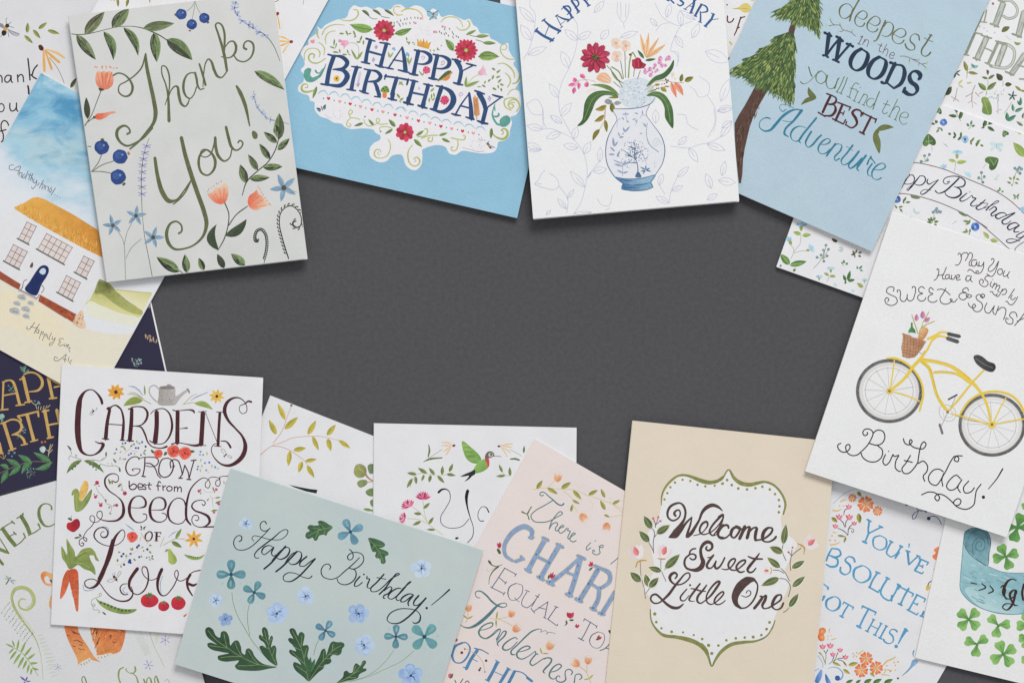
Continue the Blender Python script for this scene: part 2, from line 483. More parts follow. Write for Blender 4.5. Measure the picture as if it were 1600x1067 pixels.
# ---------------------------------------------------------------- stroke letters (unit box, y up); uppercase T thick, t thin
GL = {
 'A': (0.86, 't .05,0 .43,1|T .43,1 .82,0|t .2,.36 .66,.36', '.05,0 .82,0'),
 'B': (0.72, 'T .14,0 .14,1|C .14,1 .45,1 .58,.88 .58,.68 .45,.54 .14,.53|C .4,.54 .62,.46 .66,.24 .55,.05 .35,0 .14,0', '.14,0 .14,1'),
 'C': (0.8, 'C .7,.82 .58,.97 .4,1 .18,.88 .08,.5 .18,.12 .4,0 .6,.04 .72,.2', ''),
 'D': (0.82, 'T .14,0 .14,1|C .14,1 .42,.98 .66,.8 .74,.5 .66,.2 .42,.02 .14,0', '.14,0 .14,1'),
 'E': (0.68, 'T .14,0 .14,1|t .14,1 .58,1 .6,.86|t .14,.52 .46,.52|t .14,0 .6,0 .64,.16', '.14,0 .14,1'),
 'F': (0.64, 'T .14,0 .14,1|t .14,1 .58,1 .6,.84|t .14,.52 .44,.52', '.14,0'),
 'G': (0.84, 'C .7,.82 .58,.97 .4,1 .18,.88 .08,.5 .18,.12 .4,0 .6,.04 .7,.14|T .7,.08 .7,.42|t .5,.42 .8,.42', ''),
 'H': (0.86, 'T .14,0 .14,1|T .72,0 .72,1|t .14,.52 .72,.52', '.14,0 .14,1 .72,0 .72,1'),
 'I': (0.32, 'T .16,0 .16,1', '.16,0 .16,1'),
 'L': (0.64, 'T .14,0 .14,1|t .14,0 .58,0 .62,.18', '.14,0 .14,1'),
 'M': (1.0, 't .12,0 .14,1|T .14,1 .5,.2|t .5,.2 .86,1|T .86,1 .88,0', '.12,0 .88,0'),
 'N': (0.88, 't .14,0 .14,1|T .14,1 .74,0|t .74,0 .74,1', '.14,0 .14,1 .74,1'),
 'O': (0.86, 'C .43,1 .18,.88 .07,.5 .18,.12 .43,0 .68,.12 .79,.5 .68,.88 .43,1', ''),
 'P': (0.68, 'T .14,0 .14,1|C .14,1 .45,1 .6,.88 .61,.66 .46,.5 .14,.47', '.14,0 .14,1'),
 'Q': (0.86, 'C .43,1 .18,.88 .07,.5 .18,.12 .43,0 .68,.12 .79,.5 .68,.88 .43,1|t .4,.14 .52,.18 .66,-.12', ''),
 'R': (0.78, 'T .14,0 .14,1|C .14,1 .45,1 .58,.88 .58,.68 .45,.52 .14,.5|T .38,.5 .72,0', '.14,0 .14,1 .72,0'),
 'S': (0.64, 'C .54,.8 .48,.96 .32,1 .14,.9 .12,.72 .3,.56 .48,.42 .56,.24 .48,.06 .3,0 .12,.06 .08,.24', ''),
 'T': (0.76, 'T .38,0 .38,1|t .05,.86 .06,1 .7,1 .71,.86', '.38,0'),
 'U': (0.84, 'C .14,1 .14,.4 .22,.08 .42,0 .62,.08 .7,.3|T .7,1 .7,0', '.14,1 .7,1'),
 'V': (0.84, 'T .05,1 .42,0|t .42,0 .8,1', '.05,1 .8,1'),
 'W': (1.16, 'T .04,1 .3,0|t .3,0 .56,1|T .56,1 .84,0|t .84,0 1.1,1', '.04,1 .56,1 1.1,1'),
 'Y': (0.8, 'T .05,1 .4,.48|t .4,.48 .76,1|T .4,.48 .4,0', '.05,1 .76,1 .4,0'),
 'a': (0.5, 'C .42,.44 .3,.5 .12,.42 .06,.22 .16,.02 .3,.04 .42,.2|C .42,.48 .42,.12 .5,.02', ''),
 'b': (0.5, 'C .1,1 .1,.04|C .1,.34 .26,.5 .42,.4 .46,.22 .36,.02 .2,0 .1,.08', ''),
 'd': (0.52, 'C .42,.4 .28,.5 .12,.42 .06,.22 .16,.02 .3,.02 .42,.16|C .44,1 .42,.14 .5,.02', ''),
 'e': (0.46, 'C .08,.26 .4,.28 .38,.44 .24,.5 .1,.4 .06,.2 .16,.02 .3,0 .42,.1', ''),
 'f': (0.34, 'C .4,.92 .3,1 .18,.92 .16,.7 .16,0|t .02,.48 .32,.48', ''),
 'h': (0.5, 'C .1,1 .1,0|C .1,.32 .24,.5 .4,.44 .42,.28 .42,.04 .48,0', ''),
 'i': (0.22, 'C .1,.48 .1,.06 .18,0|t .1,.72 .11,.74', ''),
 'k': (0.48, 'C .1,1 .1,0|t .4,.5 .12,.24 .42,0', ''),
 'l': (0.22, 'C .1,1 .1,.06 .18,0', ''),
 'm': (0.76, 'C .1,.5 .1,0|C .1,.32 .22,.5 .36,.44 .38,.28 .38,0|C .38,.32 .5,.5 .64,.44 .66,.28 .66,0', ''),
 'n': (0.5, 'C .1,.5 .1,0|C .1,.32 .24,.5 .38,.44 .41,.28 .41,0', ''),
 'o': (0.5, 'C .25,.5 .1,.42 .06,.24 .12,.06 .25,0 .4,.06 .44,.24 .38,.42 .25,.5', ''),
 'p': (0.52, 'C .1,.5 .1,-.4|C .1,.36 .26,.5 .42,.4 .46,.22 .36,.02 .2,0 .1,.1', ''),
 'r': (0.36, 'C .1,.5 .1,0|C .1,.3 .2,.46 .34,.48', ''),
 's': (0.4, 'C .34,.42 .2,.5 .08,.42 .12,.3 .28,.2 .34,.1 .24,0 .06,.04', ''),
 't': (0.34, 'C .16,.82 .15,.14 .22,.01 .34,.06|t .02,.48 .32,.5', ''),
 'u': (0.5, 'C .1,.48 .09,.16 .18,.01 .32,.04 .42,.18|C .42,.48 .42,.08 .5,0', ''),
 'v': (0.46, 't .06,.48 .22,0 .42,.48', ''),
 'y': (0.5, 'C .08,.48 .1,.16 .2,.04 .32,.08 .42,.24|C .44,.48 .42,.0 .34,-.32 .16,-.4 .04,-.28', ''),
 "'": (0.2, 't .12,1 .08,.8', ''), '!': (0.3, 'T .16,1 .14,.28|t .13,.02 .14,.04', ''), '.': (0.2, 't .1,.0 .11,.02', ''), ' ': (0.42, '', ''),
 '&': (0.8, 'C .7,.4 .5,.05 .25,0 .08,.16 .16,.4 .44,.66 .44,.9 .28,1 .16,.86 .24,.6 .72,0', ''),
}
def word(text, x0, y0, x1, y1, h, thick, thin, c, slant=0.0, serif=0.0, arc=0.0, c2=None, hs=None, rise=0.0):
    """letters along a baseline x0,y0 to x1,y1 (view units); arc bends it; serif = half length of the serifs"""
    X0, Y0 = T_((x0, y0)); X1, Y1 = T_((x1, y1)); h /= VS; thick /= VS; thin /= VS
    tot = sum(GL[ch][0] for ch in text); d = math.hypot(X1-X0, Y1-Y0); wx = d/tot
    ux, uy = (X1-X0)/d, (Y1-Y0)/d; acc = 0.0; polys = []
    for k, ch in enumerate(text):
        w, sk, sf = GL[ch]; s0 = (acc+w/2)/tot; off = arc/VS*4*s0*(1-s0); sl = arc/VS*4*(1-2*s0)/d
        an = math.atan2(uy, ux)-math.atan(sl)
        cx, cy = X0+(X1-X0)*s0+uy*off, Y0+(Y1-Y0)*s0-ux*off
        ax, ay = math.cos(an), math.sin(an); hx, hy = ay, -ax      # up
        hh = h*(hs[k] if hs else 1.0)
        def M(p):
            a = (p[0]-w/2)*wx+slant*p[1]*hh; b = p[1]*hh
            return (cx+ax*a+hx*b, cy+ay*a+hy*b)
        for st in sk.split('|'):
            if not st: continue
            kind, body = st[0], st[2:]
            P = [M(p) for p in pts(body)]
            if kind == 'C': polys += capsules(P, (thin, thick), math.degrees(an)+90-math.degrees(math.atan(slant)))
            else:
                for i in range(len(P)-1): polys += capsules([P[i], P[i+1]], thick if kind == 'T' else thin)
        if serif and sf:
            for p in pts(sf):
                q = M(p); s = serif*wx
                polys += capsules([(q[0]-ax*s, q[1]-ay*s), (q[0]+ax*s, q[1]+ay*s)], thin*1.15)
        acc += w
    union(polys, c)
# ---------------------------------------------------------------- the dark paper everything lies on
m, nt, b = nodes("dark_grey_paper")
rgb = N_(nt, 'ShaderNodeRGB'); rgb.outputs[0].default_value = col('565659', 1.0)
f1 = noise(nt, 5, 3); f2 = noise(nt, 420, 4, 0.7); f3 = noise(nt, 2600, 2, 0.6)
f4 = noise(nt, 260, 2, .5, (1, 5, 1)); f1 = noise(nt, 4, 5)
f = mulf(nt, mulf(nt, mulf(nt, rng(nt, f1.outputs[0], .95, 1.05), rng(nt, f4.outputs[0], 1.0, 1.16, .70, .80)), rng(nt, f2.outputs[0], .88, 1.12)), rng(nt, f3.outputs[0], .93, 1.08))
nt.links.new(mul(nt, rgb.outputs[0], f), b.inputs['Base Color'])
bump(nt, b, f2.outputs[0], 0.5, 0.0003); b.inputs["Roughness"].default_value = 0.95
tb = new_obj('table_paper', [(-3, -3, 0), (3, -3, 0), (3, 3, 0), (-3, 3, 0), (-3, -3, -.02), (3, -3, -.02), (3, 3, -.02), (-3, 3, -.02)],
             [(0, 1, 2, 3), (7, 6, 5, 4), (0, 4, 5, 1), (1, 5, 6, 2), (2, 6, 7, 3), (3, 7, 4, 0)], m)
tb['kind'] = 'structure'
WH = paper('white_paper', 'e3e3e5', 0.6)
WA = paper('greyish_white_paper', 'd9d9db', 0.6)
WD = paper('greyish_cold_pressed_paper', 'dadadb', 1.0, 0.02)
WC = paper('cold_pressed_paper', 'e9e9e8', 1.0, 0.015)
WB_ = paper('bright_cold_pressed_paper', 'e8e8ea', 0.8, 0.012)
GREY = paper('pale_grey_paper', 'cfd1ce', 0.5, 0.03, None, 0, 'd4d4d2')
NAVY = paper('navy_paper', '322f45', 0.5)
BLUE = paper('sky_blue_paper', '94c1d8', 1.2, 0.04, None, 0, '8cb9d2')
WOOD = paper('powder_blue_paper', 'b3c9d4', 1.0, 0.03, None, 0, 'b1c5d2')
BEIGE = paper('beige_paper', 'e1d4c2', 0.6, 0.02, None, 0, 'dfd2bf')
PINK = paper('blush_paper', 'e8dad4', 0.6, 0.02, None, 0, 'e2d8d7')
TEAL = paper('pale_teal_paper', 'c3cecb', 0.5, 0.02, None, 0, 'bac7c8')
for q in ('f0efec', 'd8d6d0'): INN[q] = paper('inside_paper', q, 0.4, 0.02)
GREEN2 = ['7c8f4a', '5e7a3a']
# watercolour sky for the cottage card: the wash belongs to the printed picture
def house_paper():
    m, nt, b = nodes('watercolour_sky_paper')
    tc = N_(nt, 'ShaderNodeTexCoord'); sp = N_(nt, 'ShaderNodeSeparateXYZ'); nt.links.new(tc.outputs['Object'], sp.inputs[0])
    # distance down the card from its top edge, in metres
    def lc(ax, ay, cst):
        a = N_(nt, 'ShaderNodeMath', operation='MULTIPLY'); a.inputs[1].default_value = ax; nt.links.new(sp.outputs[0], a.inputs[0])
        q = N_(nt, 'ShaderNodeMath', operation='MULTIPLY_ADD'); q.inputs[1].default_value = ay; nt.links.new(sp.outputs[1], q.inputs[0]); nt.links.new(a.outputs[0], q.inputs[2])
        r = N_(nt, 'ShaderNodeMath', operation='ADD'); r.inputs[1].default_value = cst; nt.links.new(q.outputs[0], r.inputs[0]); return r.outputs[0]
    down = lc(-.485, -.875, 0.070)
    n1 = noise(nt, 38, 6, 0.6, (0.8, 1.6, 1)); n2 = noise(nt, 20, 5, 0.55, (0.7, 1.3, 1)); n1.inputs['Distortion'].default_value = 1.6; n1.inputs['Scale'].default_value = 52; n1.inputs['Detail'].default_value = 8
    wob = add(nt, down, rng(nt, n2.outputs[0], -0.020, 0.020))
    cr = N_(nt, 'ShaderNodeValToRGB'); nt.links.new(rng(nt, wob, 0, 1, 0.0, 0.075), cr.inputs[0])
    el = cr.color_ramp.elements; el[0].position = 0.0; el[0].color = col('a9cfe0'); el[1].position = 1.0; el[1].color = col('e2e3e8')
    for p, h in ((0.16, '85b7d2'), (0.30, '8fc0d8'), (0.42, 'b4cfd8'), (0.52, 'a8cede'), (0.66, 'd3dde6'), (0.8, 'dfe3ea')):
        e = el.new(p); e.color = col(h)
    mx = N_(nt, 'ShaderNodeMix', data_type='RGBA'); mx.blend_type = 'MULTIPLY'
    r2 = N_(nt, 'ShaderNodeValToRGB'); nt.links.new(n1.outputs[0], r2.inputs[0])
    e2 = r2.color_ramp.elements; e2[0].position = .36; e2[0].color = (.28, .57, .74, 1); e2[1].position = .55; e2[1].color = (1, 1, 1, 1)
    nt.links.new(rng(nt, wob, 0.85, 0.0, 0.015, 0.052), mx.inputs[0]); nt.links.new(cr.outputs[0], mx.inputs[6]); nt.links.new(r2.outputs[0], mx.inputs[7])
    g = noise(nt, 1100, 2, .6)
    nt.links.new(mul(nt, mx.outputs[2], rng(nt, g.outputs[0], .96, 1.02)), b.inputs['Base Color']); bump(nt, b, g.outputs[0], .3, .0002)
    return m
HOUSE = house_paper()
# ======================= white card with a bee, far corner
card('white thank you card with a bee and leaf sprig in the top left corner', [(-155, -165), (160, -180), (172, 226), (-143, 241)], 0, (0, 0, 0), WA)
V(0, 0, 4.268)
part('lettering'); I = '3a2c2c'
S('-22,500 -14,550|-16,540 -8,508 4,506 12,516 14,552', 8, I)
S('74,508 50,504 34,520 32,540 46,552 64,540 74,510|75,508 76,545 84,552', 8, I)
S('116,500 120,548|118,520 134,500 150,504 158,548', 8, I)
S('186,392 194,460 200,536|250,436 232,456 220,480 216,500|206,500 228,520 244,528', 9, I)
S('186,574 191,600 192,628', 11, I)
S('12,692 -6,700 -14,722 -2,746 18,744 28,722 22,700 10,694', 7, I)
S('66,690 66,724 76,742 96,738 110,716|110,688 112,736 120,744', 8, I)
S('58,838 46,814 26,806 10,822 8,860 22,900 18,940 8,948|-6,878 20,872 40,866', 8, I)
part('bee')
F('50,196 70,204 100,214 128,226 132,236 112,246 84,236 60,216', 'b9b4bd'); F('-10,160 4,156 22,176 30,190 14,188 -6,176', '8f8b95')
S('50,196 84,212 128,230|56,206 90,236', 1.5, '6b6670')
F('16,206 30,202 44,212 40,232 22,242 10,226', '2f2926'); F('22,186 38,178 50,190 44,206 28,206', 'c99a3a'); D('48,174', 14, '33302f')
S('44,160 40,134 46,122|56,164 74,150|60,178 92,186|52,212 60,250|14,232 4,250|30,180 12,160', 1.6, '6b6670')
part('leaf_sprig')
Lf('182,222 186,152 26|162,238 220,292 24|220,200 270,260 26|256,196 314,152 26|316,204 398,228 26', 24, '9a9a3e', '7f8a37')
part('coneflower'); O = 'e2a94e'
S('290,336 296,476', [9, 20, 17], O); S('300,340 330,420 346,464', [8, 18, 15], 'dda24a'); S('300,334 350,380 396,418', [8, 20, 16], O); S('310,330 380,356 430,388', [7, 17, 12], 'e9bb6a')
F('256,306 272,300 292,324 284,340 264,334', '5e2b22'); S('330,386 380,450 410,510 428,556', 3, '6f7350')
part('leaf'); Lf('470,588 510,520 26', 26, '55602f', '46502a')
# ======================= white card with coneflowers
card('white card with hanging yellow coneflowers between the grey and the sky blue card', [(320, -303), (596, -152), (400, 207), (124, 56)], 3.0, (0, 0, 0), WH)
V(400, 0, 7.62)
part('coneflower'); O = 'eeb348'
S('244,186 240,250 236,314', [8, 17, 10], O); S('256,186 272,270 286,350', [8, 16, 12], O); S('236,184 214,190', 16, 'e8963c'); F('238,164 252,146 272,152 276,172 258,188 240,184', '8c3a30')
part('coneflower')
S('400,488 330,450 262,436', [8, 20, 10], O); S('400,498 262,494', [8, 18, 26], 'f0bd55'); S('400,506 330,534 270,556', [8, 20, 18], O); S('404,512 360,570 322,626', [6, 11, 20], 'ecbd6e'); F('400,490 424,482 442,494 436,514 410,520 400,508', '8c3038')
part('lettering'); S('190,12 216,24 250,18 274,0', 7, '6d4a50'); S('572,-10 560,60', 5, 'a58a82')
V(60, 0, 13.33); part('leaf_sprig'); Lf('1550,-60 1500,20 60|1560,-60 1590,26 60', 60, 'a3912f', '8f7f2c')
V(0, 0, 4.268); Lf('784,-10 788,50 18|856,-10 842,50 20|1000,-20 998,24 10', 18, '9a8f36', '7d7a30')
# ======================= brown script card
card('white card with a brown script word between the vase card and the pine tree card', [(781, -320), (1195, -305), (1188, 92), (783, 78)], 0, (0, 0, 0), WH)
V(980, 0, 5.335); part('lettering'); I = '5a2a30'
S('832,42 833,44', 13, I); S('836,136 836,178 848,190 876,180 888,158', 10, I); S('948,144 930,200 910,260 892,298', [11, 12, 9], I); S('938,166 956,150 980,142|914,240 936,230', 9, I)
part('leaf'); F('880,76 930,62 960,36 1000,30 1030,60 1020,100 970,108 940,86', 'd5c46a'); S('880,76 1000,74', 2.5, 'b9a24f')
part('leaf'); F('1020,-10 1050,-4 1056,10 1030,6', 'cdbb60'); Lf('850,345 876,382 18', 18, 'd0c27c')
V(740, 0, 13.33); part('print'); F('560,-20 600,-30 800,-20 840,20 700,10', 'e8c9c8', True); D('548,0', 14, '7a6a6a')
# ======================= dense greenery card
card('white birthday card crowded with small painted leaves, in the top right corner', [(1593, -179), (1885, -61), (1732, 318), (1440, 200)], 0, (0, 0, 0), WH)
V(1440, 0, 6.67)
part('lettering'); A, B_ = '97a08a', 'b9bfae'
S('676,110 666,170 650,236|650,120 620,200 560,330', 14, A); S('610,230 680,238', 12, A)
def block(P, w, inner='c3c6bd'):
    S(P, w, A); S(P, w*0.55, inner)
block('850,40 770,262', 60); S('716,250 804,284|800,8 860,24', 20, A)
S('850,10 930,14 980,60 1000,120 970,180 900,196 850,170', 26, A); S('850,10 930,14 980,60 1000,120 970,180 900,196 850,170', 13, 'c6c9c0')
block('1070,130 1010,370', 60); S('945,356 1040,392', 20, A)
part('lettering'); S('556,350 460,572', 24, A); S('440,572 492,580', 14, A)
block('676,400 580,612', 58); S('536,606 610,632|620,370 730,404', 16, A); S('560,346 630,360', 16, A)
S('650,500 720,530 760,560', 14, A); S('800,440 694,668', 30, A); S('660,656 730,684|770,430 830,444', 14, A)
block('866,480 790,680', 58); S('716,690 800,706 870,712 930,680 966,600 960,520 900,470 820,450', 28, A); S('740,692 800,706 870,712 930,680 966,600 960,520 900,470', 13, 'cdd0c8')
block('1075,570 940,770', 54); S('872,748 960,786', 18, A); S('1000,680 1067,700', 14, A); S('1020,826 1080,830', 18, A)
S('820,120 770,230|640,440 600,560|830,540 800,640|1040,640 950,750|1050,230 1010,340', 5, '7d8590')
part('leaf_sprig')
Lf('478,748 440,636 44|484,756 590,774 34|466,762 480,748 8', 40, '8f8f45', '7b7c3a'); S('470,820 476,770 480,750', 4, '8b8a6a')
part('leaf_sprig'); Lf('690,822 624,804 26|694,826 764,780 30', 30, '7c8a3c', '5f7030'); S('690,900 692,826', 4, '9a9a78')
part('leaf_sprig'); Lf('674,942 588,866 52|682,940 782,856 48', 48, '7f9838', '677f2f'); S('670,1000 678,944', 4, '9a9a78')
part('leaf'); Lf('840,842 780,768 62', 60, '5d6134', '4d5230'); S('846,900 850,846', 4, '8f8a70')
part('leaf'); Lf('868,884 942,882 46', 46, '5b5f36', '4b4f30')
part('leaf'); F('834,336 856,284 918,284 884,330', '76793a'); F('964,438 1000,446 1034,448 1010,476 980,470', '8fa443')
part('leaf'); Lf('250,996 314,904 60', 60, '4a5730', '3d4a2b'); S('216,1030 250,990', 6, '8c7466')
part('flower'); F('516,664 550,680 592,688 574,712 540,716 520,700', '7fb5b0'); S('530,680 548,700', 9, '3f6f72'); S('500,730 520,712', 4, '9a9a78')
part('flower'); Lf('356,764 410,732 16|356,764 404,794 16|356,764 338,820 20|350,764 336,740 14', 16, '4f6f68', '35574f')
part('twig'); S('372,920 356,1000 330,1060|340,1030 310,1010|352,1030 390,1060', 7, 'a8968c')
part('twig'); S('560,890 530,960 520,1060|536,970 460,1010|560,966 600,1010|600,980 640,960', 8, 'a99a90')
part('leaf_sprig'); Lf('380,880 432,832 22|384,886 440,920 22|466,870 530,862 22', 22, 'c9c08a')
part('leaf_sprig'); Lf('1040,950 972,896 30|1030,944 1090,960 24', 30, '9a9a48', '7b7c3a')
part('flower'); Lf('948,1000 960,946 18|948,1000 1000,996 16|948,1004 972,1050 18|944,1004 912,1046 18|940,1000 896,980 16', 16, '4a7a6c', '2f5a50'); D('948,1000', 10, '27332f')
part('flower')
for i in range(26): D('%d,%d' % (796+random.gauss(0, 52), 970+random.gauss(0, 22)), 6, random.choice(['a9c4bf', '8fb3ac', 'c4d4cf', '7f9a86']))
S('800,1060 800,990', 4, 'b0b090')
part('leaf'); F('622,1040 650,1012 700,1030 694,1060 700,1090 640,1090', '86a83c', c2='9dbb55', ang=90)
part('berries'); D('744,42 14|742,46 9', 14, '9a7a70'); D('604,282 10|650,298 8|684,328 8|762,344 9', 8, 'b5b3ab'); S('880,374 900,400 926,418', 6, 'd8bda6'); F('680,728 704,744 690,786 676,760', '6b5d4a')
V(1400, 150, 5.335)
part('leaf'); F('714,20 740,8 776,40 798,100 792,156 720,140 722,80', '8fa942', c2='6f9234', ang=60); S('730,30 770,150', 3, 'a9c06a')
part('twig'); S('636,0 634,50 640,100|634,40 600,62|640,50 672,70|500,0 496,40|850,60 850,150|850,120 880,116|836,124 850,140', 4.5, 'b6a294')
part('leaf_sprig'); Lf('930,210 924,136 34|930,212 1002,160 34', 34, '4f9a78', '3f805f')
part('leaf_sprig'); Lf('980,130 970,66 26|990,134 1060,100 30|1040,80 1010,40 26|1040,80 1040,10 26', 26, '6aa88a', '4a8062')
S('966,50 930,110 900,150', 4, 'a39a80'); part('leaf'); Lf('1060,250 1002,212 26|1056,190 1068,140 26', 26, 'b0a878', '3f6a5e')
part('flower'); D('800,10 9|816,22 8|780,14 8|836,20 8|850,14 8', 8, 'b6d0c9'); S('846,60 850,30', 3, 'b0b090')
# ======================= navy card
card('navy birthday card with gold capitals and a green leaf branch', [(-111, 380), (195, 298), (284, 697), (-22, 779)], 0, (0, 0, 0), NAVY, back_shift=(2.2, -0.3))
V(0, 560, 4.85); Gd = 'c9a257'
part('lettering')
S('26,180 18,380', [16, 13, 15], Gd); S('40,168 80,166 100,180 150,350', [10, 12, 20, 22], Gd); S('18,180 60,166|-10,392 62,384|120,356 186,348|30,280 126,262', 10, Gd)
S('176,140 220,330', [24, 26, 22], Gd); S('150,160 176,150|188,334 240,322', 11, Gd); S('180,122 220,106 270,112 312,150 320,200 290,240 220,252', [10, 14, 14, 20, 22, 16, 8], Gd)
S('366,146 398,300', [26, 22, 24], Gd); S('374,304 430,298|410,218 470,206', 11, Gd); S('380,150 420,180 470,200', 12, Gd)
part('lettering')
S('-6,640 10,716', 20, Gd); S('-6,720 24,716', 10, Gd)
S('30,490 92,690', [26, 24, 26], Gd); S('4,494 40,482 90,462 140,472 164,510 150,550 90,580', [9, 12, 12, 14, 22, 18, 9], Gd); S('94,576 140,580 176,610 190,644', [10, 16, 20, 20], Gd); S('66,698 120,680|160,656 208,646', 10, Gd)
S('206,430 256,620', [26, 22, 26], Gd); S('134,436 160,432 290,400|134,436 158,464 160,474|288,400 292,440', 13, Gd); S('232,630 286,616', 10, Gd)
S('338,392 376,596', [26, 22, 26], Gd); S('320,402 370,392|358,604 404,594|352,506 440,490', 12, Gd)
S('430,390 456,500', 22, Gd)
part('leaf_branch'); Gn, G2 = '4c8b53', '3a7345'
S('-4,870 60,840 160,800 260,780 400,788', 5, '7a6a4a')
Lf('66,836 0,806 36 0.1|150,812 48,762 44|240,790 138,730 44|386,784 256,712 46|390,790 268,838 44 -.1|244,786 164,872 46 .1|160,812 68,888 40|60,848 8,944 44', 44, Gn, G2, vein='6aa36b')
part('flower'); F('300,680 330,664 346,680 330,714 308,704', '9fc3c0', c2='cfe0d8'); D('318,634 9|342,630 9', 9, 'c06a3a'); S('366,740 372,690 384,650|368,710 400,650|370,720 398,690|366,700 350,690', 4.5, 'c7b894')
part('flower'); Lf('190,110 150,60 26|170,90 200,50 26|196,110 220,80 18', 24, '6f9a8e', '4a7a66')
part('flower'); F('-8,430 20,418 36,440 20,456 -6,460', '8fb8ae'); Lf('20,450 10,486 18|4,380 -10,400 14', 18, '5f8f78')
part('flower_sprig')
for x, y in ((64, 206), (96, 214), (70, 240), (100, 246), (84, 226), (120, 250)): D('%d,%d' % (x, y), 6, '5f8a94')
S('84,260 80,230 66,206|84,240 100,214', 3.5, '4f7f70')
part('flower_sprig'); S('240,330 270,350 300,330|270,350 280,384|290,386 292,360|306,388 312,362|326,386 334,360|346,380 356,356|360,372 380,352', 4.5, 'b9b08a'); D('290,330 8|300,342 7|264,322 6', 8, '6f9aa0')
part('flower_sprig')
for x, y in ((180, 520), (192, 540), (172, 548), (188, 560), (140, 590)): D('%d,%d' % (x, y), 6, '6f939c')
S('176,570 182,520|130,610 160,560', 3.5, '5a7a76'); S('0,740 30,760 20,720|34,756 44,730', 5, 'a58a5a'); D('66,716 10|110,714 10|90,740 7', 9, '5f86a8')
part('flower_sprig')
for i in range(18): D('%d,%d' % (232+random.uniform(-32, 34), 860+random.uniform(-30, 24)), 5, random.choice(['7a9a9a', '56766e', '93aab0']))
S('210,910 200,860|222,910 240,850|204,900 270,860', 3.5, '5b7a70')
V(0, 400, 5.333)
part('flower_sprig'); S('1210,650 1240,680 1300,724', 4, 'a08a72')
Lf('1212,650 1216,690 14|1230,672 1230,700 12|1250,690 1262,716 14|1236,660 1262,672 14|1276,670 1280,720 12|1300,724 1310,690 12|1256,676 1246,720 10', 13, 'b39a7c')
part('flower_sprig')
for i in range(16): D('%d,%d' % (1136+random.uniform(-40, 44), 884+random.uniform(-28, 30)), 7, random.choice(['7fa3a3', '8db3b5', '5d7d84', 'b08a80']))
S('1120,920 1106,880|1130,925 1150,870|1140,925 1172,890', 4, '6f8f86')
part('leaf_sprig'); Lf('1236,430 1222,396 12|1240,436 1252,400 12|1230,420 1206,404 10', 12, 'a8987a')
# ======================= watercolour house card
c = card('watercolour card of a white cottage with an orange roof and a blue door', [(65, 115), (346, 271), (148, 629), (-133, 473)], 1.0, (0, 0, 0.1), HOUSE, bow=.3)
def hz(s): pass
V(0, 400, 5.333); part('ground_wash')
F('0,208 170,300 360,396 600,545 700,598 860,640 1060,650 1104,640 1010,812 900,1010 760,1300 440,1200 200,1100 -40,930 -300,790 -380,380', 'e8dfcb')
F('0,300 160,320 420,470 560,640 500,760 300,700 100,600 -60,560', 'e7dcbf')
part('hillside'); F('830,190 870,196 912,230 960,280 1060,370 1190,460 1166,512 1100,500 960,470 860,430 760,400 700,400 740,370 790,280', 'a3a443', c2='d9d692', ang=100)
F('830,190 900,224 990,310 1100,400 1190,462 1180,490 1060,460 930,380 850,320 790,310 800,260', '939a3c', c2='b3b552', ang=20)
F('820,210 880,230 920,260 940,300 880,310 830,300', '7f8436', c2='969a40', ang=40)
F('960,284 1040,284 1120,300 1264,312 1240,360 1190,450 1110,400 1020,330', 'd3cf8b', c2='e6e0b8', ang=110); S('966,282 1060,290 1160,300 1266,308', [4, 6, 3], 'b7b155')
F('740,380 860,420 980,470 1150,520 1120,580 1000,560 800,520 720,470', 'e3e2cf')
V(0, 240, 4.268)
part('hillside'); F('-60,500 0,510 26,538 10,566 -40,590', '93993b')
part('roof'); F('92,360 160,330 214,296 250,290 300,306 480,402 656,512 672,600 684,694 520,612 330,508 180,420 104,374', 'e2a842', False, c2='d38c28', ang=30)
for i in range(260):
    t = random.random(); u = random.random(); x = 130+t*520; y = 330+t*255+u*(60+t*80)-10
    S('%d,%d %d,%d' % (x, y, x+random.uniform(-8, 2), y+random.uniform(14, 30)), 4, random.choice(['e4ae4a', 'cf8f2a', 'e8b65a', 'd99a34']))
part('house_wall'); F('104,376 180,424 330,510 520,614 686,698 700,760 722,860 664,836 600,940 540,1064 470,1067 280,952 0,790 -200,690 -140,560 0,440', 'e3e3e6', False)
def pane(x0, y0, ux, uy, vx, vy, nx, ny):
    a = [T_(p) for p in ((x0, y0), (x0+ux, y0+uy), (x0+ux+vx, y0+uy+vy), (x0+vx, y0+vy))]
    fillpx(a, 'dccfca'); L = []
    for i in range(nx+1): L.append('%f,%f %f,%f' % (x0+ux*i/nx, y0+uy*i/nx, x0+ux*i/nx+vx, y0+uy*i/nx+vy))
    for i in range(ny+1): L.append('%f,%f %f,%f' % (x0+vx*i/ny-(3 if i in (0, ny) else 0), y0+vy*i/ny, x0+vx*i/ny+ux+(4 if i in (0, ny) else 0), y0+vy*i/ny+uy))
    S('|'.join(L), 3.2, '6e5a5c')
    S('%f,%f %f,%f' % (x0+vx-10, y0+vy-2, x0+vx+ux+8, y0+vy+uy+8), 9, '6c716d')
for a in ((180, 456, 62, 32, -56, 112, 2, 3), (90, 606, 92, 50, -58, 112, 3, 3), (312, 532, 170, 96, -60, 106, 5, 3), (560, 682, 68, 38, -56, 110, 2, 3), (444, 812, 92, 52, -56, 114, 3, 3)):
    part('window'); pane(*a)
part('front_door'); F('166,906 200,850 244,782 270,752 296,744 320,756 326,784 310,822 280,868 240,946', '1f2f63'); F('262,790 276,768 294,764 306,778 298,804 280,806', 'c5d5e0')
